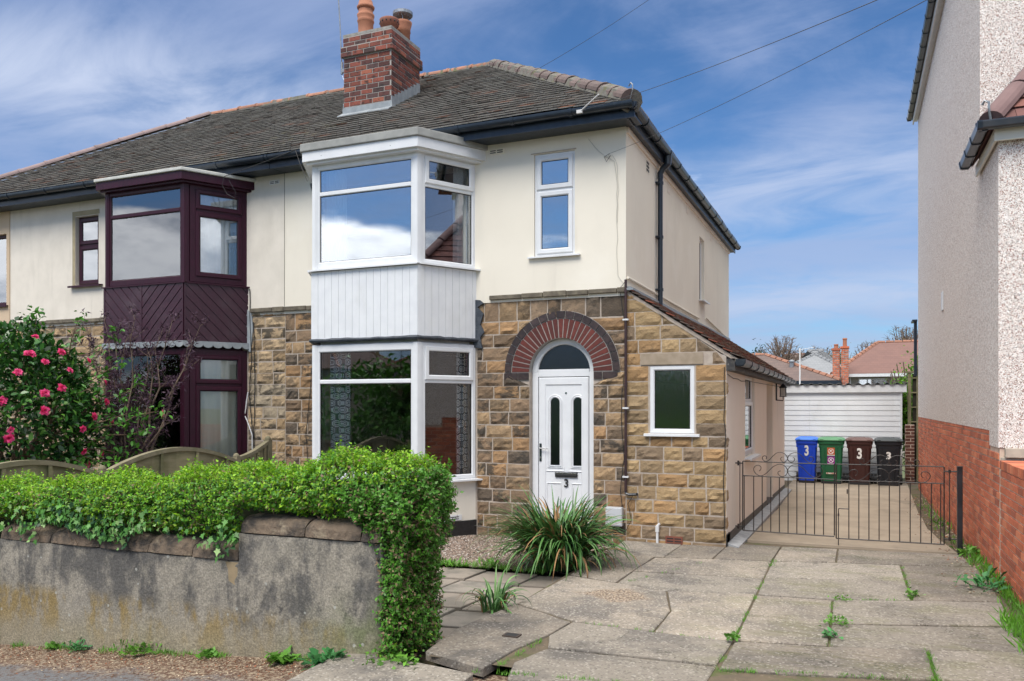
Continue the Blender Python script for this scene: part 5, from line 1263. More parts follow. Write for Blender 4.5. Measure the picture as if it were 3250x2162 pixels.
P = pts+[(a, b-.010) for a, b in pts[::-1]]
V = [(a, gy-.11, b) for a, b in pts]+[(a, gy-.11, b-.012) for a, b in pts]+[(a, 15.6, b-.30) for a, b in pts]+[(a, 15.6, b-.312) for a, b in pts]; N = n+1
fs = []
for i in range(n): fs += [(i, i+1, N+i+1, N+i), (i, 2*N+i, 2*N+i+1, i+1), (N+i, N+i+1, 3*N+i+1, 3*N+i)]
m.add(V, fs); m.build('corrugated_roof', mat('old_corrugated_sheet', (.10, .105, .11), (.18, .18, .18), 9, .8, .4, 30), GR, recalc=False)

def make_bin():
    root = thing('wheelie_bin', 'x', 'wheelie bin')
    m = M(); W0, W1, D0_, D1_, Hh = .20, .255, .22, .30, .95       # half widths bottom/top
    def ringb(z, w, d, yo=0): return [(sx*w, sy*d+yo, z) for sx, sy in ((-.86, -1), (.86, -1), (1, -.86), (1, .86), (.86, 1), (-.86, 1), (-1, .86), (-1, -.86))]
    lv = [(.05, W0, D0_, .02), (.10, W0+.004, D0_+.004, .02), (.80, W1-.015, D1_-.02, 0), (.86, W1-.01, D1_-.015, 0), (.861, W1+.012, D1_+.008, 0), (.93, W1+.016, D1_+.012, 0)]
    V = [q for z, w, d, yo in lv for q in ringb(z, w, d, yo)]; fs = [tuple(range(8))[::-1], tuple(range(40, 48))]
    for i in range(5):
        for k in range(8): fs.append((i*8+k, i*8+(k+1) % 8, i*8+8+(k+1) % 8, i*8+8+k))
    m.add(V, fs)
    for sx in (-1, 1):                                          # corner ribs and front moulding
        m.add([(sx*.10, -.225, .12), (sx*.115, -.225, .12), (sx*.14, -.292, .80), (sx*.125, -.292, .80), (sx*.10, -.205, .12), (sx*.115, -.205, .12), (sx*.14, -.272, .80), (sx*.125, -.272, .80)], [(0, 1, 2, 3), (0, 4, 5, 1), (1, 5, 6, 2), (2, 6, 7, 3), (3, 7, 4, 0), (7, 6, 5, 4)])
        m.box(sx*.235-.02, sx*.235+.02, -.29, -.25, .78, .87)
    b = m.build('body', UPVC, root, bevel=.008)
    m = M(); lv = [(.932, W1+.03, D1_+.03), (.955, W1+.032, D1_+.032), (.985, W1+.005, D1_+.0), (1.005, W1-.05, D1_-.07)]
    V = [q for z, w, d in lv for q in ringb(z, w, d)]; fs = [tuple(range(8))[::-1], tuple(range(24, 32))]
    for i in range(3):
        for k in range(8): fs.append((i*8+k, i*8+(k+1) % 8, i*8+8+(k+1) % 8, i*8+8+k))
    m.add(V, fs); m.box(-.12, .12, -.19, .15, 1.0, 1.012)
    for sx in (-1, 1): m.box(sx*.19-.035, sx*.19+.035, -.345, -.22, .935, .975)
    m.build('lid', UPVC, root, bevel=.008)
    m = M(); m.tube([(-.22, .34, .95), (.22, .34, .95)], .014, 8); m.box(-.2, -.17, .29, .35, .9, .96); m.box(.17, .2, .29, .35, .9, .96); m.build('handle_bar', GASK, root)
    for sx in (-1, 1):
        m = M(); m.tube([(sx*.255-.03, .20, .105), (sx*.255+.03, .20, .105)], .105, 18); m.tube([(sx*.255-.034, .20, .105), (sx*.255+.034, .20, .105)], .045, 12); m.build('wheel', GASK, root)
    m = M(); m.tube([(-.26, .20, .105), (.26, .20, .105)], .012, 8); m.box(-W0, W0, -.2, .22, .0, .055); m.build('base', GASK, root)
    return root
proto = make_bin()
def plastic(n, c, c2, lid=False): return mat(n, c, c2, 3, .42, .03, 50, layers=[((.25, .25, .25), 6, .66, .85, .15)])
BINS = [(-1.035, .88, ((.006, .065, .60), (.005, .05, .50)), ((.035, .17, .72), (.05, .20, .75)), 'bright blue wheelie bin with a white 3 on its front'),
        (-.515, 1.04, ((.012, .115, .045), (.010, .09, .038)), ((.07, .24, .11), (.09, .27, .13)), 'green wheelie bin with orange and purple stickers'),
        (.077, 1.02, ((.050, .014, .012), (.038, .011, .010)), ((.11, .055, .05), (.14, .075, .065)), 'dark brown wheelie bin with a white 3 on its front'),
        (.670, 1.03, ((.010, .013, .020), (.008, .010, .015)), ((.035, .045, .05), (.05, .06, .065)), 'black wheelie bin with a small white 3, next to the brick wall')]
STK_W = mat('white_sticker', (.80, .80, .78), None, rough=.5)
ROOTS = [proto]+[copy_tree(proto) for _ in BINS[1:]]
for i, (x, sx, cb, cl, lab) in enumerate(BINS):
    o = ROOTS[i]
    o.location = (x, 10.28, gz(0, 10)-.0); o.scale = (sx, 1, 1.05); tag(o, lab, 'wheelie bin', 'wheelie bins in a row against the garage')
    bpy.context.view_layer.update()
    mb = plastic('bin_plastic_%d' % i, *cb); ml = plastic('bin_lid_plastic_%d' % i, *cl)
    body = None
    for ch in o.children:
        kind = ch.name.split('.')[0]
        if kind in ('body', 'lid'):
            ch.data = ch.data.copy(); ch.data.materials.clear(); ch.data.materials.append(mb if kind == 'body' else ml)
            if kind == 'body': body = ch
    LB = Fr(0, 0, 1, 0)
    def local(ob): return ob
    if i != 1:
        zc, sz = ((.70, .30), None, (.66, .30), (.63, .20))[i]
        cu = bpy.data.curves.new('n', 'FONT'); cu.body = '3'; cu.size = sz; cu.extrude = .0015; cu.offset = .010 if i < 3 else .009; cu.align_x = 'CENTER'; cu.align_y = 'CENTER'
        t = bpy.data.objects.new('t', cu); col.objects.link(t); bpy.context.view_layer.update(); me = bpy.data.meshes.new_from_object(t); bpy.data.objects.remove(t)
        kx = .78 if i < 3 else 1.05
        for v in me.vertices: z_ = zc+v.co.y; v.co = (v.co.x*kx, -(.204+(z_-.10)/.70*.076)-.006-v.co.z, z_)
        me.materials.clear(); me.materials.append(STK_W); nb = bpy.data.objects.new('house_number', me); col.objects.link(nb); nb.parent = o
    else:
        for zc, c, nm in ((.70, (.50, .10, .03), 'orange_sticker'), (.51, (.25, .02, .24), 'purple_sticker')):
            yy = lambda z_: -(.204+(z_-.10)/.70*.076)-.008
            m = M(); h = .085; w = .075
            m.add([(-w, yy(zc-h), zc-h), (w, yy(zc-h), zc-h), (w, yy(zc+h), zc+h), (-w, yy(zc+h), zc+h), (-w, yy(zc-h)+.004, zc-h), (w, yy(zc-h)+.004, zc-h), (w, yy(zc+h)+.004, zc+h), (-w, yy(zc+h)+.004, zc+h)], [(0, 1, 2, 3), (7, 6, 5, 4), (0, 4, 5, 1), (1, 5, 6, 2), (2, 6, 7, 3), (3, 7, 4, 0)], 0)
            m.tube([(.055*math.cos(2*PI*q/20), yy(zc)-.002, zc+.008+.055*math.sin(2*PI*q/20)) for q in range(20)], .006, 5, 1, close=True)
            m.tube([(-.035, yy(zc)-.002, zc+.045), (.035, yy(zc)-.002, zc-.03)], .006, 5, 1)
            m.tube([(-.03, yy(zc)-.002, zc-.02), (-.02, yy(zc)-.002, zc-.005), (.0, yy(zc)-.002, zc+.025), (.03, yy(zc)-.002, zc+.035)], .007, 5, 1)
            m.box(-w, w, yy(zc-h)-.003, yy(zc-h)+.001, zc-h, zc-h+.014, 1)
            m.build('sticker', [mat(nm, c, None, rough=.5), STK_W], None); ob = bpy.data.objects['sticker' if zc > .6 else 'sticker.001']; ob.parent = o
        m = M(); m.box(-.10, .11, -.262, -.256, .215, .245); m.build('rust_label', mat('torn_label', (.35, .08, .04), (.6, .55, .5), 30, .7), None).parent = o

IRON = mat('black_wrought_iron', (.016, .016, .017), (.035, .022, .016), 25, .5, .3, 60)
def crom(P, n=7):
    P = [Vector((p[0], 0, p[1])) for p in P]; Q = [P[0]*2-P[1]]+P+[P[-1]*2-P[-2]]; out_ = []
    for i in range(1, len(Q)-2):
        for k in range(n):
            t = k/n; a, b, c, d_ = Q[i-1:i+3]
            out_.append(.5*((2*b)+(c-a)*t+(2*a-5*b+4*c-d_)*t*t+(3*b-a-3*c+d_)*t*t*t))
    out_.append(P[-1]); return out_
def gate_leaf(name, label, x0, x1, Y, zb, zm, zt, hinge_left):
    root = thing(name, label, 'gate', (x0 if hinge_left else x1, Y, 0), 'pair of wrought iron driveway gates')
    c = (x0+x1)/2; m = M()
    zt2 = lambda x: zt; 
    def rod(p, q, r): m.tube([(p[0], Y, p[1]), (q[0], Y, q[1])], r, 6)
    sl = -.012 if hinge_left else .004
    rod((x0, zt), (x1, zt+sl), .007); rod((x0, zm), (x1, zm+sl), .007); rod((x0, zb), (x1, zb+sl), .008)
    rod((x0, zb), (x0, zt), .008); rod((x1, zb), (x1, zt), .008)
    rod((x0+.018 if hinge_left else x1-.035, zb), (x0+.018 if hinge_left else x1-.035, zm), .006)
    m.build('frame', IRON, root)
    m = M(); n = 10
    for i in range(1, n): x = x0+.03+(x1-x0-.05)*i/n; m.tube([(x, Y, zb), (x, Y, zm+sl*i/n)], .0065, 6)
    m.build('bars', IRON, root)
    m = M(); k = .00082; zz = zt-700*k*0
    S1 = [(-318, 640), (-308, 655), (-312, 672), (-328, 680), (-350, 672), (-365, 650), (-355, 622), (-330, 600)]
    up_ = [(-312, 65), (-318, 42), (-335, 38), (-352, 48), (-368, 66), (-360, 85), (-340, 86), (-315, 78)]
    # upper scroll, px relative to the centre line, up from the top rail
    A = [(-320, 36), (-308, 52), (-314, 76), (-338, 86), (-364, 72), (-370, 40), (-345, 8), (-310, 2), (-270, 24), (-220, 78), (-170, 124), (-115, 142), (-60, 130), (-18, 96), (-2, 52), (-16, 18), (-48, -2), (-82, 8), (-102, 38), (-96, 60), (-76, 74)]
    Bq = [(-420, 72), (-398, 92), (-392, 130), (-420, 158), (-470, 150), (-500, 110), (-490, 60), (-450, 18), (-390, 2), (-330, 28), (-270, 84), (-215, 140), (-150, 176), (-95, 182), (-45, 160), (-10, 118), (-2, 76), (-20, 30), (-58, 4), (-100, 4), (-132, 28), (-142, 56), (-124, 78), (-98, 84)]
    for pts, z0_ in ((A, zt), (Bq, zm)):
        for s_ in (-1, 1):
            q = [(c+s_*p[0]*k*((x1-x0)/1.09), Y, z0_+p[1]*k+.004) for p in pts]
            q2 = crom([(a, b) for a, _, b in q], 5); m.tube([(v.x, Y-.004, v.z) for v in q2], .0048, 6)
    m.build('scrollwork', IRON, root)
    return root
g1 = gate_leaf('iron_gate', 'left leaf of the black iron scroll gate, hinged on the cream wall', -1.30, -.235, .75, .092, .775, .955, True)
g2 = gate_leaf('iron_gate', 'right leaf of the black iron scroll gate with drop bolt, hung on the black post', -.215, .93, .75, .06, .755, .948, False)
m = M(); m.tube([(-.225+.05, .735, .42), (-.19, .735, .42), (-.19, .735, -.03)], .006, 6); m.tube([(-.19, .735, .42), (-.075, .735, .42)], .006, 6); m.box(-.20, -.18, .725, .745, .33, .36); m.box(-.10, -.085, .73, .745, .60, .655); m.build('drop_bolt', IRON, g2)
m = M()
for z in (.13, .90): m.tube([(.93, .75, z), (1.06, .75, z)], .009, 6); m.tube([(.985, .75, z-.02), (.985, .75, z+.02)], .014, 6)
m.tube([(.985, .75, .11), (.985, .75, .92)], .006, 6); m.build('hinge', IRON, g2)
m = M()
for z in (.14, .93): m.tube([(-1.39, .75, z), (-1.30, .75, z)], .009, 6); m.tube([(-1.355, .75, z-.03), (-1.355, .75, z+.03)], .012, 6)
m.tube([(-1.335, .75, .12), (-1.335, .75, .95)], .006, 6); m.build('hinge', IRON, g1)
m = M(); m.box(1.06, 1.115, .72, .78, -.2, .955); m.box(1.055, 1.12, .715, .785, .955, .962); tag(m.build('gate_post', mat('black_painted_steel', (.012, .013, .015), (.03, .03, .035), 6, .4, .2, 40), bevel=.004), 'square black steel gate post beside the brick wall', 'post')

# ================================================================== FRONT GARDEN WALL
wl = thing('garden_wall', 'grey rendered front garden wall with stepped stone coping and yellow lichen', 'wall', (-4.5, -4.85, 0))
def wallmat(g, c, pos, geo):
    x, y, z = g.sep(pos)
    vs = g.vmath('MULTIPLY', pos, (1, 1, .32))
    dk = g.math('MULTIPLY', g.ramp(g.math('ADD', g.math('MULTIPLY', g.noise(vs, 2.6, 9, .70, .4), .62), g.math('MULTIPLY', g.noise(pos, 5.5, 8, .7), .38)), .44, .57), g.ramp(z, -.12, .22, .15, 1.))
    c = g.mix(g.math('MULTIPLY', dk, .80), c, (.060, .060, .063))
    sp = g.ramp(g.noise(pos, 3.6, 7, .7), .60, .68); c = g.mix(g.math('MULTIPLY', sp, .75), c, (.035, .036, .04))
    band = g.math('MULTIPLY', g.ramp(z, .19, .06), g.ramp(z, -.36, -.1))
    lo = g.ramp(g.noise(g.vmath('MULTIPLY', pos, (1, 1, .45)), 5.5, 6, .65), .46, .62)
    c = g.mix(g.math('MULTIPLY', g.math('MULTIPLY', band, lo), .75), c, (.26, .175, .045))
    bot = g.ramp(g.math('ADD', z, g.math('MULTIPLY', x, -.06)), .38, .12)
    c = g.mix(g.math('MULTIPLY', bot, .6), c, (.29, .245, .155))
    gb = g.math('MULTIPLY', g.ramp(x, -3.7, -3.0), g.ramp(z, .45, .1)); c = g.mix(g.math('MULTIPLY', gb, g.ramp(g.noise(pos, 3, 4), .35, .6)), c, (.15, .165, .085))
    vo = g.n('ShaderNodeTexVoronoi'); g.put(vo.inputs['Vector'], pos); vo.inputs['Scale'].default_value = 12
    vx, vy, vz = g.sep(vo.outputs['Color']); ld = g.math('MULTIPLY', g.math('LESS_THAN', vo.outputs['Distance'], g.math('MULTIPLY', vy, .17)), g.math('GREATER_THAN', vx, .55))
    c = g.mix(g.math('MULTIPLY', ld, .7), c, (.42, .42, .38))
    fine = g.ramp(g.noise(pos, 70, 3, .7), .35, .7, .72, 1.22)
    hs = g.n('ShaderNodeHueSaturation'); g.put(hs.inputs['Color'], c); g.put(hs.inputs['Value'], fine); return hs.outputs[0]
WR = mat('weathered_grey_render', (.34, .305, .25), (.27, .245, .20), 4, .95, .9, 45, extra=wallmat, bdist=.008)
def lumpy_wall(m, x0, x1, y0, y1, z0f, z1, nx, nz, seed, endr=0.):
    r_ = random.Random(seed); V = []; nn = nx+1
    for j in range(nz+1):
        for i in range(nn):
            x = x0+(x1-x0)*i/nx; z = z0f(x)+(z1-z0f(x))*j/nz
            dy = .007*math.sin(x*2.3+z*3)+.005*math.sin(x*5.1-z*4+seed)+r_.uniform(-.0015, .0015)
            if x > x1-endr and endr: t = (x-(x1-endr))/endr; dy += (1-math.sqrt(max(0, 1-t*t)))*endr
            V.append((x, y0+dy, z))
    b = len(V); V += [(v[0], y1, v[2]) for v in V]
    fs = []
    for j in range(nz):
        for i in range(nx): a = j*nn+i; fs += [(a, a+1, a+nn+1, a+nn), (b+a, b+a+nn, b+a+nn+1, b+a+1)]
    for i in range(nx): a = nz*nn+i; fs.append((a, a+1, b+a+1, b+a)); fs.append((i, b+i, b+i+1, i+1))
    for j in range(nz): a = j*nn; fs.append((a, a+nn, b+a+nn, b+a)); a += nx; fs.append((a, b+a, b+a+nn, a+nn))
    m.add(V, fs)
m = M(); bz = lambda x: -.15+.082*min(0, max(x, -9)+2.9)
lumpy_wall(m, -6.80, -4.175, -5.0, -4.68, bz, .505, 70, 22, 1)
lumpy_wall(m, -4.175, -2.93, -5.0, -4.68, bz, .715, 40, 26, 1, .08)
lumpy_wall(m, -9.4, -6.80, -5.03, -4.70, bz, .32, 30, 14, 3)
m.build('rendered_face', WR, wl, smooth=False)
COP = mat('gritstone_coping', (.225, .165, .115), (.165, .125, .09), 7, .95, 1., 38, .12, layers=[((.045, .04, .037), 3.6, .44, .60, .9), ((.33, .27, .19), 9, .56, .68, .7)], bdist=.02)
def coping(m, x0, x1, z, seed, h=.135, y0=-5.015, y1=-4.64):
    r_ = random.Random(seed); nx, ny = 12, 12; V = []
    lean = r_.uniform(.01, .035)
    prof = []
    for j in range(ny+1):
        t = j/ny; a = PI*t; prof.append((-(math.cos(a)), max(0., math.sin(a))**.55))
    for i in range(nx+1):
        fx = i/nx; ex = 1-.10*(abs(2*fx-1)**6)
        for c_, s_ in prof:
            y = (y0+y1)/2+(y1-y0)/2*c_*ex; zz = z+.004+h*s_*ex+r_.uniform(-.004, .004)*(s_ > 0)
            V.append((x0+(x1-x0)*fx+lean*s_*(1)+r_.uniform(-.003, .003), y+r_.uniform(-.004, .004), zz))
    K = ny+1; fs = []
    for i in range(nx):
        for j in range(ny): a = i*K+j; fs.append((a, a+1, a+K+1, a+K))
        fs.append((i*K, (i+1)*K, (i+1)*K+ny, i*K+ny))
    fs += [tuple(range(K))[::-1], tuple(range(nx*K, nx*K+K))]; m.add(V, fs)
for a, b, z in ((-4.165, -3.60, .722), (-3.59, -3.13, .722), (-3.12, -2.96, .722), (-4.63, -4.19, .508), (-5.08, -4.64, .512), (-5.60, -5.09, .508), (-6.17, -5.61, .510), (-6.79, -6.18, .508), (-7.4, -6.83, .325), (-7.95, -7.41, .325), (-8.5, -7.96, .325), (-9.1, -8.51, .325)):
    m = M(); coping(m, a, b, z, int(-a*100)); m.build('coping_stone', COP, wl)
m = M(); m.prism([(-4.30, .50), (-4.178, .50), (-4.178, .38), (-4.21, .33), (-4.27, .36), (-4.275, .44)], 4.995, 5.006, 0, FW); m.build('render_patch', mat('sandy_patch', (.33, .25, .15), (.26, .2, .12), 12, .95, .6, 40), wl)

# ================================================================== VEGETATION
def unit(a): return a/np.maximum(np.linalg.norm(a, axis=1, keepdims=True), 1e-9)
LEAF4 = np.array([(0, 0), (.35, .5), (1, 0), (.35, -.5)], float)
LEAF6 = np.array([(0, 0), (.22, .38), (.55, .48), (1, 0), (.55, -.48), (.22, -.38)], float)
IVY = np.array([(0, 0), (-.08, .36), (.22, .32), (.38, .58), (.58, .24), (1, 0), (.58, -.24), (.38, -.58), (.22, -.32), (-.08, -.36)], float)
def leaves(name, pos, axis, nrm, L, W, tmpl, mats, parent=None, fold=.25, mi=None, seed=0):
    n = len(pos); k = len(tmpl); axis = unit(axis); side = unit(np.cross(axis, nrm)); up = np.cross(side, axis)
    L = np.broadcast_to(np.asarray(L, float), (n,))[:, None, None]
    u = tmpl[:, 0][None, :, None]; v = tmpl[:, 1][None, :, None]*W
    P = pos[:, None, :]+L*(axis[:, None, :]*u+side[:, None, :]*v+up[:, None, :]*(fold*np.abs(v)-.18*u*u))
    V = P.reshape(-1, 3); o = root_origin(parent)
    if o: V = V-np.array(o)
    me = bpy.data.meshes.new(name); me.vertices.add(n*k); me.vertices.foreach_set('co', V.astype(np.float32).ravel())
    me.loops.add(n*k); me.loops.foreach_set('vertex_index', np.arange(n*k, dtype=np.int32))
    me.polygons.add(n); me.polygons.foreach_set('loop_start', (np.arange(n)*k).astype(np.int32)); me.polygons.foreach_set('loop_total', np.full(n, k, np.int32))
    mats = mats if isinstance(mats, list) else [mats]
    for q in mats: me.materials.append(q)
    if mi is not None: me.polygons.foreach_set('material_index', mi.astype(np.int32))
    me.update(calc_edges=True); me.validate()
    ob = bpy.data.objects.new(name, me); col.objects.link(ob)
    if parent: ob.parent = parent
    return ob
def leafmat(name, c1, c2, isl=.35, rough=.5, tr=.22, il=None, scale=3.): return mat(name, c1, c2, scale, rough, 0, isl=isl, isl2=il, transl=tr, spec=.35)
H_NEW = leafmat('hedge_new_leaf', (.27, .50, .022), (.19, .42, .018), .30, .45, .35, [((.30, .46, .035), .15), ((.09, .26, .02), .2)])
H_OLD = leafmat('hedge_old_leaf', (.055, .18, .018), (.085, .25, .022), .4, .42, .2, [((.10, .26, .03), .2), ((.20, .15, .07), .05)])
TWIG = mat('hedge_twig', (.16, .10, .06), (.10, .065, .04), 20, .9)
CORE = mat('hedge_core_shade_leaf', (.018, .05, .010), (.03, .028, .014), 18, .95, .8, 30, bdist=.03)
hg = thing('hedge', 'bright green clipped privet hedge along the top of the garden wall and down its end', 'hedge', (-5, -4.5, 0))
HZX = np.array([-9.6, -8.2, -6.6, -4.7, -3.9, -3.3, -2.95, -2.62]); HZT = np.array([.72, .81, .945, 1.085, 1.165, 1.245, 1.26, 1.20])
def hedge_pts(seed, n, dens):
    r = np.random.default_rng(seed)
    P, Nn = [], []
    def bump(p): return .03*np.sin(p[:, 0]*9+p[:, 1]*5)+.03*np.sin(p[:, 0]*4.3+p[:, 2]*7+1)+.02*np.sin(p[:, 1]*13+p[:, 2]*11)
    # top
    a = r.uniform(-9.5, -2.72, int(6.9*.55*dens)); y = r.uniform(-4.97, -4.46, len(a)); z = np.interp(a, HZX, HZT)
    ey = np.minimum((y+5.02)/.16, (-4.42-y)/.16); ex = (-2.68-a)/.16; e = np.clip(np.minimum(ey, ex), 0, 1); z = z-.13*(1-np.sqrt(1-(1-e)**2))
    P.append(np.c_[a, y, z]); Nn.append(np.c_[np.zeros_like(a), np.zeros_like(a), np.ones_like(a)])
    # front
    a = r.uniform(-9.5, -2.7, int(6.8*.5*dens)); t = r.random(len(a)); zt = np.interp(a, HZX, HZT)-.05
    zb = np.interp(a, [-9.5, -7.0, -6.8, -4.9, -4.20, -4.14, -3.2, -3.0], [.52, .50, .67, .68, .68, .89, .86, .70]); z = zb+(zt-zb)*t
    y = -4.955-.06*np.sin(PI*np.clip(t*1.1, 0, 1))
    P.append(np.c_[a, y, z]); Nn.append(np.c_[np.zeros_like(a), -np.ones_like(a), .35*np.ones_like(a)])
    # back
    a = r.uniform(-9.5, -2.7, int(6.8*.35*dens)); t = r.random(len(a)); zt = np.interp(a, HZX, HZT); z = zt-.6*t; P.append(np.c_[a, np.full_like(a, -4.44), z]); Nn.append(np.c_[np.zeros_like(a), np.ones_like(a), 0*a])
    # end column: front, end and back faces
    def wx(z): return np.interp(z, [-.1, .1, .45, .8, 1.05, 1.2], [-2.84, -2.83, -2.79, -2.73, -2.68, -2.72])
    def lx(z): return np.interp(z, [-.1, .1, .45, .7, .85, 1.2], [-2.94, -2.93, -2.95, -3.02, -3.15, -3.2])
    z = r.uniform(-.06, 1.2, int(1.3*.34*dens*1.25)); x = lx(z)+(wx(z)-lx(z))*r.random(len(z)); P.append(np.c_[x, np.full_like(x, -5.03), z]); Nn.append(np.c_[0*x, -1+0*x, .2+0*x])
    z = r.uniform(-.06, 1.2, int(1.3*.8*dens*1.2)); y = r.uniform(-5.0, -4.52, len(z)); P.append(np.c_[wx(z), y, z]); Nn.append(np.c_[1+0*y, 0*y, .2+0*y])
    z = r.uniform(-.06, 1.2, int(1.3*.3*dens)); x = lx(z)+(wx(z)-lx(z))*r.random(len(z)); P.append(np.c_[x, np.full_like(x, -4.50), z]); Nn.append(np.c_[0*x, 1+0*x, 0*x])
    P = np.concatenate(P); Nn = unit(np.concatenate(Nn))
    P += Nn*(bump(P)[:, None]+r.uniform(-.075, .02, (len(P), 1)))
    return P, Nn, r
P, Nn, r = hedge_pts(2, 0, 1750)
# sprigs: each a little shoot with leaves round it
ns = len(P); K = 6
ax = unit(Nn*.9+np.array([0, 0, .55])+r.normal(0, .42, (ns, 3))); sl = r.uniform(.035, .075, ns)
sl = np.where((r.random(ns) < .06) & (Nn[:, 2] > .8), sl*1.8, sl)
pos = (P[:, None, :]+ax[:, None, :]*(sl[:, None]*np.linspace(0.05, 1, K)[None, :])[:, :, None]).reshape(-1, 3)
axr = np.repeat(ax, K, 0); rnd = r.normal(0, 1, (ns*K, 3)); out_ = unit(rnd-axr*np.sum(rnd*axr, 1, keepdims=True)); la = unit(axr*.75+out_)
ln = axr+r.normal(0, .2, (ns*K, 3)); LL = r.uniform(.014, .034, ns*K)
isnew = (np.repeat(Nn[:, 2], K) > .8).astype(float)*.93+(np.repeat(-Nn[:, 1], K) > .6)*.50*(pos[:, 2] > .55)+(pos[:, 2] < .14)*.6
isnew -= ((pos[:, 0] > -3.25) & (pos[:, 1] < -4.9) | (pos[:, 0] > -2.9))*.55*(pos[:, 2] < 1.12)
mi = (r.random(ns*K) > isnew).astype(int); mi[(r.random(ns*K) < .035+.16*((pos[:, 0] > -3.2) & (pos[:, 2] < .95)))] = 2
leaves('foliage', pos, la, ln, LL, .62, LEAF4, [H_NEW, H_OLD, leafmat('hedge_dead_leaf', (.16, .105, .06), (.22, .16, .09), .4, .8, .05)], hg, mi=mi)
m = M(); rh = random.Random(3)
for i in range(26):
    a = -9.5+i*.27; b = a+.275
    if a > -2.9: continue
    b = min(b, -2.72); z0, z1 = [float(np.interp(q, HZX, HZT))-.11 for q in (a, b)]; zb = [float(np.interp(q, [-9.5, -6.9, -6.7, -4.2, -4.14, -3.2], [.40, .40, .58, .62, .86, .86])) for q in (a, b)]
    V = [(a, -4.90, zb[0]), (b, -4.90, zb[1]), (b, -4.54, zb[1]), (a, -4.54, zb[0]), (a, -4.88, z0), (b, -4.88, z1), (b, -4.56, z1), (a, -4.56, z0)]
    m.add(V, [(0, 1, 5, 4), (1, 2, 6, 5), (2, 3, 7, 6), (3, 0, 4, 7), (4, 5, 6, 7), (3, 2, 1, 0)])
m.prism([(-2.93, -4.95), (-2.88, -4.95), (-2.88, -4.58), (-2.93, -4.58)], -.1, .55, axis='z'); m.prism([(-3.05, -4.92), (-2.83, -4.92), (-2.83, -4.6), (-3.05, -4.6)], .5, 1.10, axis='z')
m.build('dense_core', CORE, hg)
m = M(); idx = r.choice(ns, 2200, replace=False)
for i in idx:
    p = Vector(P[i]); q = p-Vector(Nn[i])*rh.uniform(.05, .12)+Vector((rh.uniform(-.05, .05), rh.uniform(-.05, .05), rh.uniform(-.05, .02))); m.tube([q, p, p+Vector(ax[i])*.045+Vector((rh.uniform(-.03, .03), 0, rh.uniform(-.01, .03)))], [.0028, .0022, .0012], 4)
m.build('twigs', TWIG, hg, recalc=False)
# ivy
iv = thing('ivy', 'variegated ivy trailing out of the hedge over the wall coping', 'ivy', (-6, -5.1, .5))
n = 2100; a = r.uniform(-9., -4.15, n); t = r.random(n)**1.3; zb = np.interp(a, [-9, -7, -6.8, -4.2], [.47, .47, .645, .66]); z = zb+t*.22+.05*np.sin(a*6)
pos = np.c_[a, -5.025-.035*r.random(n)-.03*np.sin(PI*t), z]
keep = r.random(n) < np.clip((1.25-t)*(.55+.5*np.sin(a*3.1+.5)), .10, 1); pos = pos[keep]; n = len(pos)
q = r.random(160); tr = np.c_[r.choice([-6.3, -6.45, -5.3, -4.3, -3.3], 50)+.10*r.normal(0, .4, 50), np.full(50, -5.05), .52+.18*r.random(50)]
tr = tr[tr[:, 0] < -4.2]; pos = np.r_[pos, tr]; n = len(pos)
axv = np.c_[r.normal(0, .6, n), r.normal(-.35, .2, n), r.normal(-.75, .4, n)]; nv = np.c_[r.normal(0, .35, n), -np.ones(n), r.normal(.5, .3, n)]
leaves('ivy_leaves', pos, axv, nv, r.uniform(.028, .058, n), .85, IVY, [leafmat('ivy_leaf', (.055, .17, .03), (.10, .27, .05), .35, .4, .15, [((.22, .36, .12), .18), ((.02, .07, .02), .2)])], iv)
m = M()
for i in range(40):
    x = rh.uniform(-8.5, -4.2); z = rh.uniform(.7, .88); pts = [(x, -5.0, z)]
    for k in range(6): x += rh.uniform(-.05, .05); z -= rh.uniform(.0, .05); pts.append((x, -5.03+rh.uniform(-.01, .01), z))
    m.tube(pts, .002, 4)
m.build('stems', TWIG, iv, recalc=False)

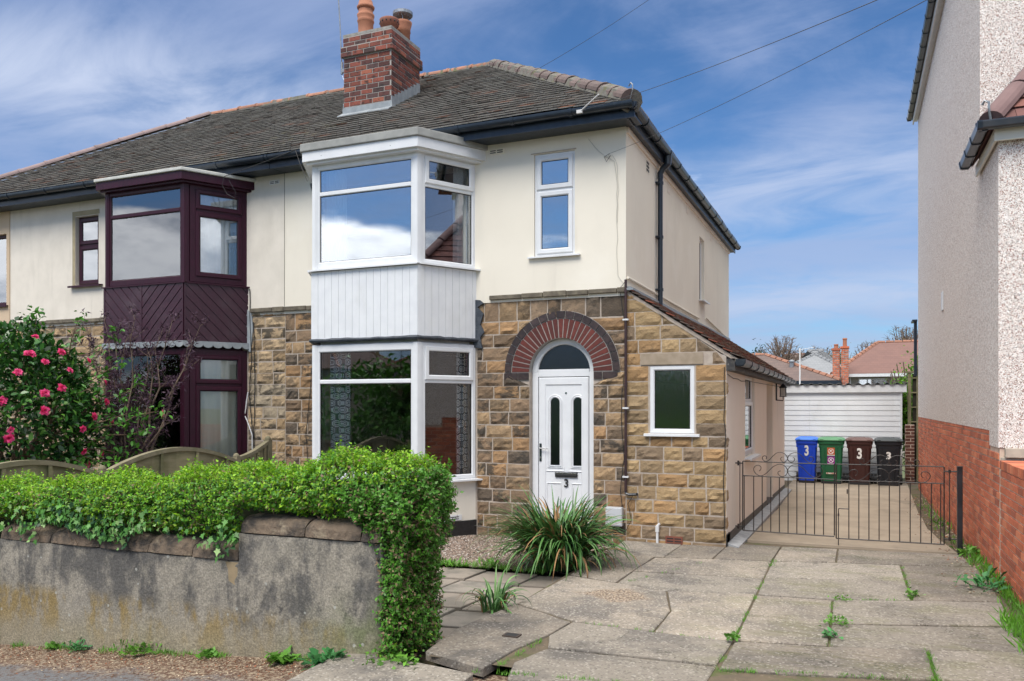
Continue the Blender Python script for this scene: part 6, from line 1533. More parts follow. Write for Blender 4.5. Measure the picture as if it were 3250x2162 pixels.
# fence ------------------------------------------------------------
FM = mat('weathered_green_fence_wood', (.22, .195, .105), (.28, .25, .15), 5, .9, .5, 40, .18, vec=(1, 1, 4), layers=[((.10, .115, .04), 2, .5, .7, .7)])
FM2 = mat('weathered_fence_post', (.24, .21, .14), (.17, .155, .09), 6, .9, .5, 40, .1)
fc = thing('garden_fence', 'low arched wooden fence between the two front gardens', 'fence', (PARTY, -2.5, 0))
FF = Fr(PARTY, 0, 0, 1)                      # s = Y, outward +X
def arch(s, a, b, ze, rise, half=0):
    t = (s-a)/(b-a)
    if half: return ze+rise*(t**1.5)
    return ze+rise*math.sin(PI*t)**.85 if 0 < t < 1 else ze
for a, b, ze, rise, half in ((-3.11, -1.08, .92, .215, 0), (-.99, -.44, .96, .18, 1), (-5.0, -3.21, .90, .20, 0)):
    m = M(); n = 16
    for k in range(3):
        zl, zh = .12+k*.27, .12+k*.27+.285; d_ = .012*(k % 2)
        if k == 2: zh = None
        for i in range(n):
            s0, s1 = a+(b-a)*i/n, a+(b-a)*(i+1)/n; h0 = zh or arch(s0, a, b, ze, rise, half)-.02; h1 = zh or arch(s1, a, b, ze, rise, half)-.02
            if k == 1: 
                m.prism([(s0, zl), (s1, zl), (s1, .12+.55), (s0, .12+.55)], .006, .020, 0, FF)
            else: m.prism([(s0, zl), (s1, zl), (s1, h1 if k == 2 else .405), (s0, h0 if k == 2 else .405)], d_-.004, d_+.010, 0, FF)
    for q in (.1, .38, .66, .92):
        s = a+(b-a)*q; m.box(s-.022, s+.022, .018, .036, .10, arch(s, a, b, ze, rise, half)-.02, 0, FF)
    m.build('panel', FM, fc, recalc=True)
    m = M(); pts = [(a+(b-a)*i/24, arch(a+(b-a)*i/24, a, b, ze, rise, half)) for i in range(25)]
    m.prism(pts+[(x, z_-.05) for x, z_ in pts[::-1]], -.03, .045, 0, FF); m.build('arched_rail', FM2, fc)
for s, z in ((-.39, 1.16), (-1.035, .95), (-3.16, .93), (-5.05, .95)):
    m = M(); m.box(s-.04, s+.04, -.04, .045, -.3, z, 0, FF); m.lathe([(.04, z), (.042, z+.02), (.03, z+.045), (.008, z+.055)], PARTY, s, 12); m.build('post', FM2, fc)

# camellia ----------------------------------------------------------
def branchy(m, base, tips, r0, rnd, n=6, jit=.05, r1=.004):
    for tp in tips:
        b = Vector(base); t = Vector(tp); P = [b]
        for i in range(1, n+1):
            f = i/n; p = b.lerp(t, f); p += Vector((rnd.gauss(0, jit), rnd.gauss(0, jit), rnd.gauss(0, jit)+math.sin(PI*f)*.06))*(1 if i < n else 0); P.append(p)
        m.tube(P, [r0*(1-i/n)**.8+r1 for i in range(n+1)], 5)
        yield P
cm = thing('camellia_bush', 'glossy green camellia bush covered in pink flowers', 'bush', (-10.0, -2.7, 0))
rc = np.random.default_rng(5); n = 13000
dirs = unit(rc.normal(0, 1, (n, 3))); dirs[:, 2] = np.where(rc.random(n) < .6, np.abs(dirs[:, 2]), -np.abs(dirs[:, 2])); dirs = unit(dirs)
rad = rc.uniform(.62, 1.0, n)**.6
lump = 1+.10*np.sin(dirs[:, 0]*7+2)*np.sin(dirs[:, 2]*9)+.07*np.sin(dirs[:, 1]*11+dirs[:, 2]*5)
pos = np.array([-9.98, -2.75, 1.38])+dirs*np.array([1.10, 1.12, 1.32])*(rad*lump)[:, None]
pos = pos[pos[:, 2] > .2]; dirs = dirs[:len(pos)]; n = len(pos)
dv = unit(pos-np.array([-9.98, -2.75, 1.2]))
ax = unit(dv*.6+rc.normal(0, .55, (n, 3))+np.array([0, 0, .05])); nv = unit(dv*.5+np.array([0, 0, .9])+rc.normal(0, .4, (n, 3)))
CAM = leafmat('camellia_leaf', (.026, .095, .020), (.045, .14, .026), .4, .22, .10, [((.10, .24, .035), .13), ((.015, .05, .015), .2)])
leaves('foliage', pos, ax, nv, rc.uniform(.065, .12, n), .50, LEAF6, CAM, cm, fold=.35)
rnd = random.Random(8)
# branches reaching over the fence to the right, with leaves along them
m = M(); LP = []; tips = [(-9.35, -1.65, 2.62), (-8.95, -1.9, 2.20), (-8.80, -1.7, 1.95), (-8.45, -2.2, 1.55), (-8.35, -2.0, 1.35), (-8.60, -2.0, 1.05), (-8.55, -2.3, .95), (-9.2, -2.3, 2.75), (-9.7, -2.5, 2.82), (-10.2, -2.2, 2.85), (-8.75, -2.5, .9), (-8.9, -2.3, 1.9), (-8.2, -1.95, 1.58)]
for Pp in branchy(m, (-9.9, -2.7, .9), tips, .012, rnd, 7, .04):
    for i in range(3, 8):
        for q in range(16 if i > 4 else 8): LP.append(Pp[i]+Vector((rnd.gauss(0, .06), rnd.gauss(0, .06), rnd.gauss(0, .055))))
for Pp in branchy(m, (-9.95, -2.7, -.1), [(-9.5, -2.4, 1.6), (-10.3, -2.9, 1.7), (-9.9, -2.9, 1.9), (-9.4, -2.9, 1.3)], .03, rnd, 5, .05, .01): pass
m.build('branches', TWIG, cm, recalc=False)
LP = np.array([tuple(p) for p in LP]); n = len(LP)
leaves('branch_leaves', LP, rc.normal(0, 1, (n, 3))+np.array([.5, 0, .2]), rc.normal(0, .5, (n, 3))+np.array([0, -.3, 1]), rc.uniform(.06, .10, n), .48, LEAF6, leafmat('camellia_young_leaf', (.05, .17, .025), (.09, .26, .03), .35, .28, .2), cm, fold=.35)
PINK = leafmat('camellia_petal', (.88, .06, .25), (.92, .16, .38), .18, .6, .25, [((.70, .025, .15), .3)], 20)
fl = [(-9.05, -2.2, 1.66), (-9.12, -3.2, 1.95), (-9.0, -2.95, 2.12), (-9.05, -3.0, 1.72), (-9.1, -3.0, 1.55), (-8.95, -3.4, 1.28), (-9.0, -2.7, 2.3), (-8.98, -2.5, 1.5), (-8.95, -2.65, 1.38), (-9.0, -3.45, 1.70), (-9.2, -3.6, 1.75), (-9.0, -3.35, 1.38), (-8.98, -2.6, 1.15), (-9.0, -2.5, .98), (-9.0, -2.7, 2.0), (-9.15, -2.3, 2.16), (-8.15, -1.93, 1.55), (-9.05, -3.5, 2.22), (-9.2, -3.55, 2.4), (-9.0, -2.25, 1.06), (-9.1, -3.15, .93), (-9.25, -3.7, 1.3), (-8.95, -2.85, 1.80), (-9.1, -2.05, 1.45), (-9.2, -2.9, 2.45), (-9.0, -3.1, 2.28), (-9.1, -3.7, 2.0), (-9.3, -2.0, 1.9)]
for fi, (x, y, z) in enumerate(fl):
    # push flowers to the outside of the crown, towards the garden
    c = Vector((x-.0, y, z)); dv_ = (c-Vector((-9.98, -2.75, 1.45))); s_ = 1.0/max(.1, math.sqrt((dv_.x/1.24)**2+(dv_.y/1.19)**2+(dv_.z/1.32)**2))
    c = Vector((-9.98, -2.75, 1.45))+dv_*(s_*1.03) if fi != 16 else c
    R_ = rnd.uniform(.045, .072); k = 34; d0 = dv_.normalized(); PP, AA, NN, LL_ = [], [], [], []
    for q in range(k):
        v = Vector((rnd.gauss(0, 1), rnd.gauss(0, 1), rnd.gauss(0, 1))); v = (v-d0*v.dot(d0)).normalized(); t = q/k
        a_ = (v*(1-t*.75)+d0*(.25+.8*t)).normalized(); PP.append(tuple(c-d0*.01)); AA.append(tuple(a_)); NN.append(tuple(d0*1.-a_*.3)); LL_.append(R_*(1.05-.3*t))
    leaves('flower', np.array(PP), np.array(AA), np.array(NN), np.array(LL_), .85, LEAF6, PINK, cm, fold=.5)
# purple leaved elder -----------------------------------------------
el_ = thing('purple_leaved_shrub', 'open shrub with dark purple new leaves on bare grey brown stems', 'shrub', (-9.1, -1.6, 0))
m = M(); rnd = random.Random(14); tips1 = []; LP = []; base = (-9.35, -1.45, -.1)
BARK = mat('shrub_bark', (.20, .145, .105), (.12, .085, .065), 18, .9, .5, 60)
main = [(-8.27, -1.15, 2.74), (-8.73, -1.2, 2.82), (-9.38, -1.25, 2.87), (-9.91, -1.3, 2.87), (-8.31, -1.35, 2.43), (-9.25, -1.15, 2.38), (-9.25, -1.2, 1.71), (-9.38, -1.25, 1.24), (-9.5, -1.3, 2.55), (-10.18, -1.35, 2.72), (-9.03, -1.15, 2.57), (-9.79, -1.2, 2.68), (-9.42, -1.25, 2.04), (-9.8, -1.3, 2.27), (-10.05, -1.35, 2.41), (-9.72, -1.15, 1.64)]
for Pp in branchy(m, base, main, .018, rnd, 9, .030, .0035):
    for i in range(3, 10):
        for q in range(3 if i < 9 else 2):
            s_ = Pp[i]; dr = (Pp[i]-Pp[i-1]).normalized(); t_ = s_+(dr*rnd.uniform(.5, 1.2)+Vector((rnd.gauss(0, .6), rnd.gauss(0, .6), rnd.uniform(-.1, .8)))).normalized()*rnd.uniform(.10, .32)
            m.tube([s_, s_.lerp(t_, .5)+Vector((0, 0, -.01)), t_], [.004, .003, .002], 4)
            for e_ in (t_, s_.lerp(t_, .55)):
                for _ in range(rnd.randint(9, 16)): LP.append(tuple(e_+Vector((rnd.gauss(0, .022), rnd.gauss(0, .022), rnd.gauss(0, .022)))))
m.build('branches', BARK, el_, recalc=False)
LP = np.array(LP); n = len(LP)
leaves('foliage', LP, rc.normal(0, 1, (n, 3)), rc.normal(0, 1, (n, 3)), rc.uniform(.035, .075, n), .26, LEAF4, leafmat('purple_leaf', (.058, .028, .050), (.085, .048, .070), .4, .6, .1), el_)

# strappy plants -----------------------------------------------------
def straps(name, label, cat, c, n, L, W, spread, mats, seed, zf=0., lean=(0, 0), brown=.12, rad=.15, arch_=1.0):
    root = thing(name, label, cat, (c[0], c[1], zf)); r_ = random.Random(seed); ms = [M(), M()]
    for i in range(n):
        a = r_.uniform(0, 2*PI); rr_ = rad*math.sqrt(r_.random()); x, y = c[0]+rr_*math.cos(a), c[1]+rr_*math.sin(a)
        l = L*r_.uniform(.55, 1.1); az_ = a+r_.gauss(0, .5); up_ = r_.uniform(.25, 1.0); lo_ = r_.random() < .42; th0 = R(88-42*(1-up_)*spread*(2.0 if lo_ else 1)); k = 9; z = zf; w = W*r_.uniform(.7, 1.15)
        px_, py_, pz_ = x, y, z; th = th0; pts = []; droop = arch_*r_.uniform(.5, 1.25)*(1.9-up_*.75)*(1.55 if lo_ else 1); tw = r_.uniform(-.5, .5)
        for j in range(k+1):
            pts.append((px_, py_, pz_)); f = j/k; st = l/k; th = th0-droop*f**1.6*R(115)
            px_ += st*math.cos(th)*math.cos(az_)+lean[0]*st*f; py_ += st*math.cos(th)*math.sin(az_)+lean[1]*st*f; pz_ = max(pz_+st*math.sin(th), zf+.008+.01*r_.random())
        sx, sy = -math.sin(az_), math.cos(az_); V = []
        for j, p in enumerate(pts):
            f = j/k; ww = w*(.75+.5*f if f < .35 else max(.04, 1.0*(1-((f-.35)/.65)**2.2)))/2; cz = .25*ww*math.sin(tw*3+f*2)
            V += [(p[0]+sx*ww, p[1]+sy*ww, p[2]+cz), (p[0], p[1], p[2]-ww*.35), (p[0]-sx*ww, p[1]-sy*ww, p[2]-cz)]
        fs = []
        for j in range(k): q = j*3; fs += [(q, q+1, q+4, q+3), (q+1, q+2, q+5, q+4)]
        ms[1 if r_.random() < brown else 0].add(V, fs)
    ms[0].build('leaf_blades', mats[0], root, recalc=False, smooth=True); ms[1].build('dead_blades', mats[1], root, recalc=False, smooth=True)
    return root
STR = leafmat('strap_leaf', (.055, .15, .035), (.10, .24, .06), .35, .38, .15, [((.16, .30, .10), .15), ((.025, .08, .025), .25)])
DEAD = mat('dead_leaf', (.32, .19, .08), (.20, .11, .05), 10, .9, isl=.3)
straps('crocosmia_clump', 'large clump of arching strap leaves in front of the white door', 'plant', (-2.86, -1.72), 900, .90, .026, .75, (STR, DEAD), 1, -.03, brown=.13, rad=.25, lean=(-.12, -.16), arch_=.66)
straps('crocosmia_clump', 'small tuft of strap leaves at the left edge of the driveway', 'plant', (-2.78, -3.55), 70, .42, .018, 1.0, (STR, DEAD), 2, -.06, brown=.12, rad=.10, arch_=.8)
# weeds ---------------------------------------------------------------
WEED = leafmat('weed_leaf', (.085, .22, .03), (.14, .33, .04), .35, .5, .2); WEEDB = leafmat('dandelion_leaf', (.045, .19, .06), (.08, .27, .08), .35, .5, .2)
def rosette(label, c, n, L, W, zf, m_, seed, tm=LEAF6, lift=.5, cat='weed', name='weed', clump=.03):
    r = np.random.default_rng(seed); root = thing(name, label, cat, (c[0], c[1], zf))
    a = r.uniform(0, 2*PI, n); el2 = r.uniform(.1, 1.2, n)*lift; ax_ = np.c_[np.cos(a)*np.cos(el2), np.sin(a)*np.cos(el2), np.sin(el2)]
    pos = np.c_[c[0]+r.normal(0, clump, n), c[1]+r.normal(0, clump, n), zf+.005+np.abs(r.normal(0, clump*.5, n))]
    leaves('leaf_rosette', pos, ax_, np.array([0, 0, 1.])+.3*r.normal(0, 1, (n, 3)), r.uniform(.5, 1.1, n)*L, W, tm, m_, root, fold=.3); return root
TOOTH = np.array([(0, .03), (.15, .12), (.22, .05), (.35, .22), (.42, .10), (.55, .32), (.62, .16), (.75, .38), (.88, .22), (1, 0), (.88, -.22), (.75, -.38), (.62, -.16), (.55, -.32), (.42, -.10), (.35, -.22), (.22, -.05), (.15, -.12), (0, -.03)], float)
pz = lambda x, y: pav(x, y)
WD = [('big sprawling dandelion at the right foot of the grey wall', (-3.30, -5.14), 70, .16, .5, WEEDB, TOOTH, .9, .05),
      ('leafy weed left of the big dandelion at the wall foot', (-3.72, -5.10), 40, .10, .6, WEED, IVY, .8, .04),
      ('small ferny weed under the step of the wall', (-4.42, -5.06), 50, .05, .8, WEED, IVY, 1.1, .04),
      ('bright green weed tuft against the wall below the third coping stone', (-5.05, -5.08), 60, .075, .6, WEED, TOOTH, 1.0, .06),
      ('feathery weed beside the bright green tuft', (-5.22, -5.06), 60, .07, .3, WEED, TOOTH, 1.3, .06),
      ('spiky weed rosette at the wall foot on the left', (-5.75, -5.08), 40, .11, .35, WEEDB, TOOTH, .9, .03),
      ('small weed near the left foot of the wall', (-6.05, -5.07), 30, .06, .5, WEED, LEAF6, .9, .03),
      ('seedling cluster beside the hedge end', (-2.70, -5.10), 34, .07, .45, WEED, LEAF6, .8, .05),
      ('low clover tuft under the hedge end', (-2.86, -5.06), 120, .035, .9, WEED, IVY, 1.2, .10),
      ('dandelion growing beside the brick wall', (1.10, -1.35), 70, .13, .4, WEEDB, TOOTH, .9, .09),
      ('leafy weed behind the gate post', (1.16, .55), 60, .08, .6, WEED, IVY, 1.1, .07),
      ('weed in the slab joint near the right side', (.44, -1.9), 26, .08, .5, WEED, TOOTH, .9, .03),
      ('tiny weed at the crossing of the driveway joints', (-.80, -3.86), 40, .045, .6, WEED, LEAF6, .9, .035),
      ('low moss cushion in the middle of the driveway', (-.12, -3.12), 90, .03, .8, WEED, LEAF4, 1.0, .05),
      ('pale moss cushion left of the small moss cushion', (-.10, -2.3), 60, .025, .8, WEED, LEAF4, 1.0, .05),
      ('dark green weed sprig in the middle joint', (-.175, -3.5), 36, .045, .6, WEEDB, LEAF6, .9, .03),
      ('weed sprig by the right brick wall half way back', (1.12, 3.4), 40, .07, .5, WEED, LEAF6, 1.1, .06),
      ('sprig of weeds at the gravel edge', (-3.55, -1.9), 50, .09, .3, WEED, LEAF6, 1.1, .05),
      ('small tuft at the left of the gravel edge', (-3.95, -2.05), 40, .10, .22, WEED, LEAF6, 1.3, .04)]
for i, (lab, c, n, L_, W_, m_, tm, lf, cl_) in enumerate(WD):
    zf = pz(*c) if c[1] < -4.98 else (gz(*c)-.0 if c[0] > -2.65 else -.06)
    if c[0] > -2.9 and c[1] < -4.98: zf = -.05
    rosette(lab, c, n, L_, W_, zf, m_, i+50, tm, lf, clump=cl_)
# grass blades along joints and wall feet: uncountable
GRS = leafmat('grass_blade', (.13, .34, .03), (.09, .24, .025), .35, .5, .25)
def grass(name, label, pts, seed, L=.06, per=1):
    r = np.random.default_rng(seed); pts = np.array(pts, float); n = len(pts)*per; p = np.repeat(pts, per, 0)+np.c_[r.normal(0, .012, (n, 2)), np.zeros(n)]
    ax_ = np.c_[r.normal(0, .45, n), r.normal(0, .45, n), np.ones(n)]
    o = leaves(name, p, ax_, r.normal(0, 1, (n, 3))+np.array([0, -1, 0]), r.uniform(.4, 1.2, n)*L, .10, LEAF4, GRS, None); return tag(o, label, None, None, 'stuff')
rj = random.Random(77); J = []
for (xa_, ya_), (xb_, yb_), k, prob in (((-.80, -.6), (-.80, -4.5), 330, .30), ((.44, -.5), (.44, -2.05), 150, .6), ((-.18, -2.3), (-.17, -3.75), 120, .5), ((-.79, -4.52), (.44, -4.2), 260, .7), ((.45, -3.56), (.45, -4.25), 160, .9), ((-2.0, -3.8), (-.8, -3.86), 70, .4), ((-2.0, -2.35), (-1.4, -.85), 60, .4), ((-2.04, -4.3), (-2.1, -5.05), 90, .5), ((-.18, -2.3), (.44, -2.04), 90, .5), ((-2.2, -5.15), (-1.0, -4.93), 160, .6)):
    for i in range(k):
        t = rj.random()
        if math.sin(t*19+xa_*7)+math.sin(t*43+ya_) < (1-prob)*1.6-.9: continue
        J.append((xa_+(xb_-xa_)*t, ya_+(yb_-ya_)*t, -.012))
grass('joint_grass', 'short grass and moss growing in the driveway joints', J, 3, .035, 3)
J = []
for i in range(900):
    y = rj.uniform(-3.9, -1.2); t = rj.random(); w_ = .22*min(1, max(.15, (-y-1.2)/1.2)); J.append((1.24-w_*t*t, y, -.012)) if y < -2.5 or rj.random() < .25 else None
for i in range(90):
    y = rj.uniform(-1.2, .9); J.append((1.24-.16*rj.random()**2, y, gz(0, y)-.014))
for i in range(50):
    y = rj.uniform(.9, 7); J.append((1.24-.30*rj.random()**2, y, gz(0, y)-.014))
grass('verge_grass', 'strip of rough grass along the foot of the brick wall', J, 4, .12, 3)
J = [(rj.uniform(-7.5, -2.9), -5.02-abs(rj.gauss(0, .035)), 0) for i in range(1000)]; J = [(a, b, pav(a, b)) for a, b, c in J if math.sin(a*5)+math.sin(a*11.3) > -.2]
grass('wall_foot_grass', 'thin grass at the foot of the grey wall', J, 5, .05, 2)
J = [(rj.uniform(-4.6, -2.9), -1.97+rj.gauss(0, .03), -.06) for i in range(260)]
grass('gravel_edge_grass', 'grass tufts along the gravel edge', J, 6, .08, 2)
# litter: dry leaves and grit
LIT = mat('dry_litter', (.20, .10, .05), (.11, .055, .03), 20, .95, isl=.4, isl2=[((.45, .36, .25), .3), ((.3, .10, .05), .1)])
r = np.random.default_rng(12); n = 5200; a = r.uniform(-8., -2.4, n); b = -5.04-np.abs(r.normal(0, .22, n)); z = -.085+.082*np.minimum(0, np.maximum(a, -9)+2.9)+.02*np.minimum(0, b+5)+.004
o = leaves('leaf_litter', np.c_[a, b, z], np.c_[r.normal(0, 1, (n, 2)), r.normal(0, .1, n)], np.c_[r.normal(0, .3, (n, 2)), np.ones(n)], r.uniform(.006, .022, n), .6, LEAF4, LIT); tag(o, 'dry leaf litter and grit along the wall foot', kind='stuff')
n = 1500; b = r.uniform(-1.6, 8., n); a = 1.24-np.abs(r.normal(0, .17, n)); z = -.027*np.clip(b, 0, 5)+.004
o = leaves('leaf_litter', np.c_[a, b, z], np.c_[r.normal(0, 1, (n, 2)), r.normal(0, .1, n)], np.c_[r.normal(0, .3, (n, 2)), np.ones(n)], r.uniform(.01, .04, n), .6, LEAF4, LIT); tag(o, 'dry leaf litter along the foot of the tall brick wall', kind='stuff')

# ================================================================== TREES, GARDENS AND HOUSES BEHIND
def tree(name, label, c, zb, h, rx, rz, m_, seed, n=2200, L=.25, cat='tree', bare=False, group=None, trunk=.12):
    root = thing(name, label, cat, (c[0], c[1], zb), group); r = np.random.default_rng(seed); rnd = random.Random(seed)
    m = M(); top = zb+h; cz = top-rz
    m.tube([(c[0], c[1], zb), (c[0]+.05*h*rnd.uniform(-1, 1), c[1], zb+(h-rz)*.7), (c[0], c[1], cz+rz*.5)], [trunk, trunk*.7, trunk*.25], 7)
    for i in range(26 if not bare else 70):
        a = rnd.uniform(0, 2*PI); e_ = rnd.uniform(-.1, 1.3); q = Vector((c[0]+rx*math.cos(a)*math.cos(e_), c[1]+rx*math.sin(a)*math.cos(e_), cz+rz*math.sin(e_))); s_ = Vector((c[0], c[1], cz-rz*rnd.uniform(.1, .8)))
        md = s_.lerp(q, .5)+Vector((rnd.gauss(0, .1), rnd.gauss(0, .1), .1*rx)); m.tube([s_, md, q], [trunk*.35, trunk*.2, .012], 5)
        if bare:
            for k in range(10):
                p = md.lerp(q, rnd.random()); t_ = p+Vector((rnd.gauss(0, .3), rnd.gauss(0, .3), rnd.uniform(.05, .5)))*rx*.45; m.tube([p, t_], [.014, .005], 4)
    m.build('trunk', BARK, root, recalc=False)
    cl = unit(r.normal(0, 1, (42, 3)))*r.uniform(.3, .95, (42, 1)); cc = (cl[r.integers(0, 42, n)]+r.normal(0, .17, (n, 3)))*(.72 if bare else 1.)
    pos = np.array([c[0], c[1], cz])+cc*np.array([rx, rx, rz])
    leaves('crown', pos, r.normal(0, 1, (n, 3)), r.normal(0, .6, (n, 3))+np.array([0, 0, 1]), r.uniform(.5, 1.2, n)*L, .6, LEAF4, m_, root)
    return root
OLIVE = leafmat('spring_yellow_leaf', (.22, .19, .05), (.28, .22, .06), .35); DGR = leafmat('evergreen_needle', (.022, .06, .035), (.035, .085, .045), .4, .7); TWL = leafmat('bud_twig', (.20, .14, .11), (.24, .19, .13), .3, .8, .1)
LGR = leafmat('fresh_shrub_leaf', (.16, .34, .02), (.09, .24, .02), .4, .5, .3)
tree('shrub', 'bright green shrub between the garage and the pebbledashed house', (1.32, 13.2), -.2, 3.1, .75, 1.5, LGR, 3, 5200, .10, 'shrub')
tree('conifer', 'small dark conifer on the far skyline', (-5.65, 45), -.9, 6.4, .7, 1.9, DGR, 5, 2600, .22)
tree('bare_tree', 'bare winter tree beyond the brown bungalow roof', (-4.3, 45), -.9, 7.0, 1.5, 1.9, TWL, 6, 1500, .10, bare=True)
tree('bare_tree', 'second smaller bare tree right of the first', (-3.1, 47), -.9, 6.2, 1.0, 1.5, TWL, 7, 900, .09, bare=True)
tree('budding_tree', 'yellow green budding tree between the bungalow roofs', (-2.2, 50), -.9, 6.6, 1.5, 1.9, OLIVE, 8, 2600, .15, bare=True)
tree('budding_tree', 'rounded budding tree behind the grey roof', (-1.0, 52), -.9, 6.7, 1.6, 1.9, OLIVE, 9, 3000, .15)
tree('autumn_tree', 'thin golden tree above the red roof beside the pebbledash wall', (2.9, 47), -.9, 7.6, 1.5, 2.2, leafmat('golden_leaf', (.30, .20, .07), (.26, .20, .08), .3), 10, 2000, .14, bare=True)
tree('bare_tree', 'faint bare tree behind the red roof', (.9, 60), -.9, 7.6, 1.3, 1.9, TWL, 11, 700, .1, bare=True)
def roofmat(n, c, c2, e):
    def ex(g, c_, pos, geo):
        x, y, z = g.sep(pos); fr = g.math('FRACT', g.math('MULTIPLY', z, 8.0)); fx = g.math('FRACT', g.math('MULTIPLY', g.math('ADD', x, g.math('MULTIPLY', g.math('FLOOR', g.math('MULTIPLY', z, 8.)), .09)), 5.)); 
        return g.mix(g.math('MULTIPLY', g.math('MAXIMUM', g.math('LESS_THAN', fr, .2), g.math('LESS_THAN', fx, .1)), .4), c_, e)
    return mat(n, c, c2, 2.2, .9, .4, 30, extra=ex)
def hip_house(label, x0, x1, y0, y1, ze, zr_, wallm, roofm, zb=-.9, ov=.35, fasc=UPVC2, ridgem=RIDGE_R, hipr=None, name='bungalow'):
    root = thing(name, label, 'house', ((x0+x1)/2, (y0+y1)/2, zb)); m = M(); m.box(x0, x1, y0, y1, zb, ze); m.build('wall', wallm, root)
    a0, a1, b0, b1 = x0-ov, x1+ov, y0-ov, y1+ov; hr = hipr or (b1-b0)/2; yc = (b0+b1)/2
    m = M(); e = [(a0, b0, ze), (a1, b0, ze), (a1, b1, ze), (a0, b1, ze)]; t = [(a0+hr, yc, zr_), (a1-hr, yc, zr_)]
    m.add(e+t, [(0, 1, 5, 4), (1, 2, 5), (2, 3, 4, 5), (3, 0, 4), (3, 2, 1, 0)]); rf = m.build('roof', roofm, root)
    m = M()
    for p, q in ((e[0], t[0]), (e[1], t[1]), (t[0], t[1]), (e[3], t[0]), (e[2], t[1])): 
        p, q = Vector(p), Vector(q); n = max(2, int((q-p).length/.4))
        for i in range(n): m.tube([p.lerp(q, i/n), p.lerp(q, (i+.9)/n)], [.11, .09], 6)
    m.build('ridge_tiles', ridgem, rf)
    m = M(); m.box(a0-.02, a1+.02, b0-.08, b0-.0, ze-.16, ze-.01); m.build('gutter', fasc, root); return root, rf
BRR = roofmat('brown_bungalow_tiles', (.165, .115, .10), (.13, .095, .085), (.075, .06, .055)); RDR = roofmat('red_bungalow_tiles', (.20, .11, .09), (.17, .095, .08), (.15, .075, .06)); GRR = roofmat('grey_bungalow_tiles', (.26, .27, .28), (.22, .23, .24), (.14, .15, .16))
h1, hr1 = hip_house('bungalow with a brown tiled hipped roof just behind the garage', -9.5, -.95, 28.3, 34.5, 2.72, 4.10, PEB2, BRR, fasc=FASC)
m = M(); m.lathe([(.10, 3.2), (.10, 3.60), (.14, 3.62), (.14, 3.68), (.04, 3.74)], -2.72, 29.7, 10); m.build('roof_vent', STEEL, hr1)
h2, hr2 = hip_house('bungalow with an orange red hipped roof and white gutter', -.75, 7.5, 34.2, 43, 3.2, 5.05, PEB2, RDR, hipr=2.2)
m = M(); bricksm = [MORT_C, BRK_N]
def farstack(x0, x1, y0, y1, z0, z1, pot_h, lab, rf):
    m = M(); m.box(x0, x1, y0, y1, z0, z1, 0); rq = random.Random(2)
    for F, l in ((Fr(x0, y0, 1, 0), x1-x0), (Fr(x1, y0, 0, 1), y1-y0)): bricks(m, F, 0, l, z0, z1, bl=.22, bh=.10, gap=.025, mi=1, rng=rq, proud=.01)
    m.box(x0-.04, x1+.04, y0-.04, y1+.04, z1, z1+.09, 1); o = m.build('chimney', bricksm, rf, recalc=False); tag(o, lab)
    m = M(); m.lathe([(.10, z1+.09), (.09, z1+.09+pot_h*.8), (.12, z1+.09+pot_h*.85), (.10, z1+.09+pot_h)], (x0+x1)/2, (y0+y1)/2, 10); m.build('chimney_pot', TERR, o)
farstack(-1.06, -.74, 33.4, 33.9, 2.5, 4.36, .22, 'shorter brick chimney', hr2)
farstack(-.66, -.33, 33.4, 33.9, 2.5, 4.45, .42, 'taller brick chimney with a tall pot', hr2)
o = window('window', Fr(0, 34.2, 1, 0), .12, 1.39, 2.60, 2.97, h2, UPVC, GL_UP, None, (), .05, .03)
m = M(); m.box(.5, .56, .02, .05, 2.64, 2.93, 0, Fr(0, 34.2, 1, 0)); m.box(.92, .98, .02, .05, 2.64, 2.93, 0, Fr(0, 34.2, 1, 0)); m.build('mullion', UPVC, o)
m = M(); m.box(-.28, -.22, .1, .18, 0, 3.1, 0, Fr(0, 34.2, 1, 0)); m.build('downpipe', UPVC2, h2)
m = M(); m.box(1.68, 1.82, .0, .08, 2.75, 3.05, 0, Fr(0, 34.2, 1, 0)); m.build('meter_box', UPVC2, h2)
hip_house('house with a pale grey roof between the two bungalows', -4.2, -.6, 42.5, 49, 3.6, 5.15, UPVC2, GRR, hipr=2.6, ridgem=GRR.copy())
hip_house('distant red brown roof on the skyline', -6.5, -2.8, 60, 66, 4.7, 5.95, PEB2, BRR, hipr=1.5)
hip_house('second distant roof on the skyline', -3.4, -.4, 64, 70, 4.6, 5.9, PEB2, BRR, hipr=1.5)
tag(grid_sheet('hill', -60, 60, 52, 180, 20, 10, lambda x, y: -.95+(y-52)*.055+.4*math.sin(x*.2), GRASSY))
m = M(); m.tube([(-1.42, 14.0, 0), (-1.42, 14.0, 3.22)], .02, 6); m.tube([(-1.42, 14, 3.18), (-1.05, 14, 3.24)], .006, 4)
for i in range(6): m.tube([(-1.36+i*.06, 13.9, 3.19+.01*i), (-1.36+i*.06, 14.1, 3.19+.01*i)], .004, 4)
tag(m.build('aerial_pole', UPVC2), 'thin pale aerial pole standing behind the garage', 'pole')
m = M(); m.box(1.05, 1.24, 11.0, 11.2, -.4, 1.20, 0); bricks(m, Fr(1.05, 11.0, 1, 0), 0, .19, -.3, 1.19, mi=1, rng=rb); tag(m.build('brick_pier', [MORT_N, mat('dark_red_brick', (.13, .045, .03), (.10, .035, .025), 9, .85, .4, 60, .2)], recalc=False), 'dark red brick pier beside the black bin', 'pier')
tr_ = thing('rear_fence', 'tall dark timber trellis fence against the rear corner of the pebbledashed house', 'fence', (1.2, 11.6, 0))
for x in (1.12, 1.30):
    m = M(); m.box(x, x+.07, 11.3, 11.38, -.3, 2.40); m.build('post', FM, tr_)
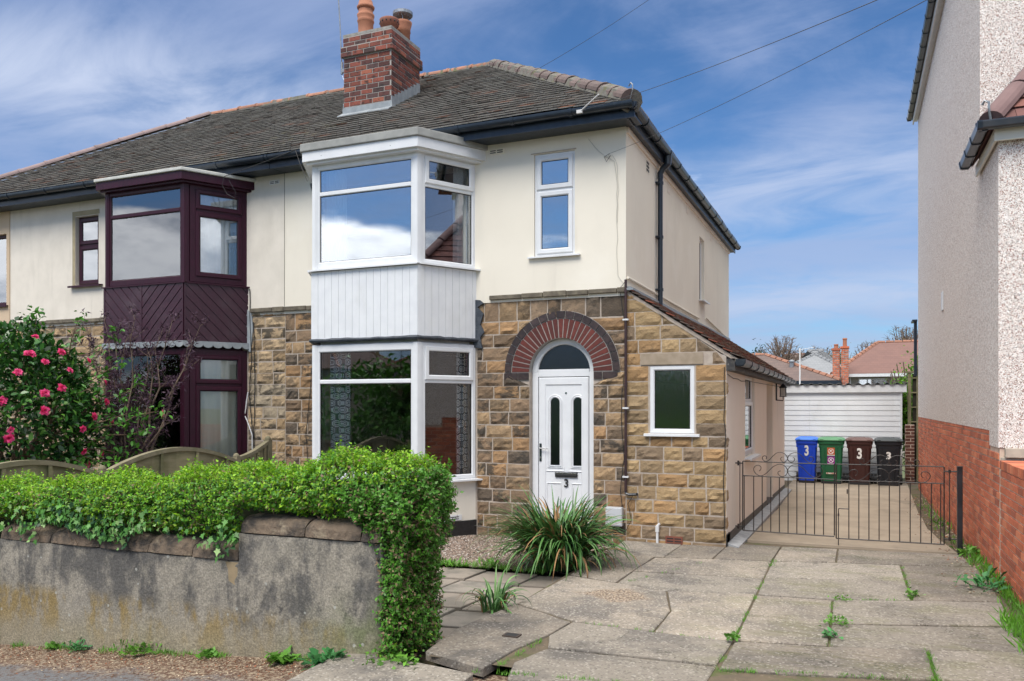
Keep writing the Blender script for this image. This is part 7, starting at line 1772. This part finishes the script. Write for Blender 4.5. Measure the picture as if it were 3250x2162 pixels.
m = M()
for i in range(4): m.box(1.19, 1.30, 11.31, 11.35, 1.25+i*.34, 1.28+i*.34)
m.box(1.06, 1.40, 11.28, 11.42, 2.40, 2.44); m.build('rail', FM, tr_)
m = M(); m.box(1.22, 1.40, 11.36, 11.38, -.3, 2.38); m.build('panel', mat('dark_fence_boards', (.05, .045, .03), (.035, .03, .02), 6, .9, .4, 40), tr_)

W_A, W_B, W_C = (-2.732, 5.2, 9.627), (.423, -5, 3.889), (.495, -5, 3.82)
# overhead cables -------------------------------------------------------
def wire(label, a, b, sag, r_=.006, n=30):
    a, b = Vector(a), Vector(b); m = M(); P = []
    for i in range(n+1): t = i/n; p = a.lerp(b, t); p.z -= sag*4*t*(1-t); P.append(p)
    m.tube(P, r_, 5); return tag(m.build('overhead_cable', BLK), label, 'cable', None)
w1 = wire('upper overhead cable running from the front gutter clamp up to the right', (-3.02, -.48, 5.17), W_B, .05, .0026)
w2 = wire('lower thin cable fixed to the cream wall beside the landing window', (-2.80, -.03, 4.76), W_C, .05, .0022)
m = M(); m.tube([(-2.80, -.03, 4.76), (-2.86, -.05, 4.72), (-2.83, -.05, 4.66), (-2.78, -.05, 4.73)], .004, 5); m.build('tail', BLK, w2)
m = M(); m.tube([(-3.02, -.48, 5.17), (-2.75, -.64, 5.27)], .008, 6); m.box(-3.07, -3.0, -.50, -.47, 5.14, 5.18); m.build('cable_clamp', mat('white_clamp', (.6, .6, .6), None), w1)
wire('overhead cable rising behind the ridge towards the upper right', (-6.6, 5.2, 8.0), W_A, .1, .004)
w3 = wire('cable strung across to the rosewood bay roof corner', (-8.45, -.50, 4.98), (-7.2, -.48, 5.22), .01, .005, 8)
m = M(); m.tube([(-8.45, -.50, 4.98), (-8.47, -.52, 4.85), (-8.40, -.5, 4.72), (-8.30, -.45, 4.66), (-8.28, -.45, 4.74), (-8.38, -.48, 4.92)], .004, 5); m.tube([(-7.2, -.48, 5.22), (-7.1, -.5, 5.0), (-6.98, -.5, 4.75)], .004, 5); m.build('tail', BLK, w3)

# the other side of the street, mirrored in the panes ---------------------
for i, x in enumerate((-34, -22, -10, 2)):
    hip_house(['rendered house across the road, farthest left', 'rendered house across the road, second from the left', 'rendered house across the road, facing the white bay', 'rendered house across the road, facing the driveway'][i], x, x+8.5, -36, -28, 3.6, 6.0, PEB2, BRR, hipr=4.0, name='house_across_the_road')
for i, (x, y, h, rx) in enumerate(((-16, -19, 4.6, 2.4), (-11, -18.5, 4.0, 2.2), (-6.5, -19, 4.4, 2.2), (-22, -19, 4.2, 2.4), (-1.5, -19.5, 4.1, 2.1), (4, -19, 4.8, 2.3), (-28, -20, 4.6, 2.8))):
    tree('garden_tree', 'leafy garden tree across the road, number %s from the right' % ['five', 'four', 'three', 'six', 'two', 'one', 'seven'][i], (x, y), -.6, h, rx, h*.42, H_OLD, 40+i, 3200, .30, 'tree', group='trees across the road')
hx = thing('hedge_across_the_road', 'dark hedge across the road', 'hedge', (-10, -16.5, 0)); r = np.random.default_rng(2); n = 12000
leaves('foliage', np.c_[r.uniform(-34, 10, n), r.uniform(-17.2, -16.2, n), r.uniform(-.6, 1.3, n)], r.normal(0, 1, (n, 3)), r.normal(0, 1, (n, 3))+np.array([0, 1, .5]), r.uniform(.1, .25, n), .6, LEAF4, H_OLD, hx)
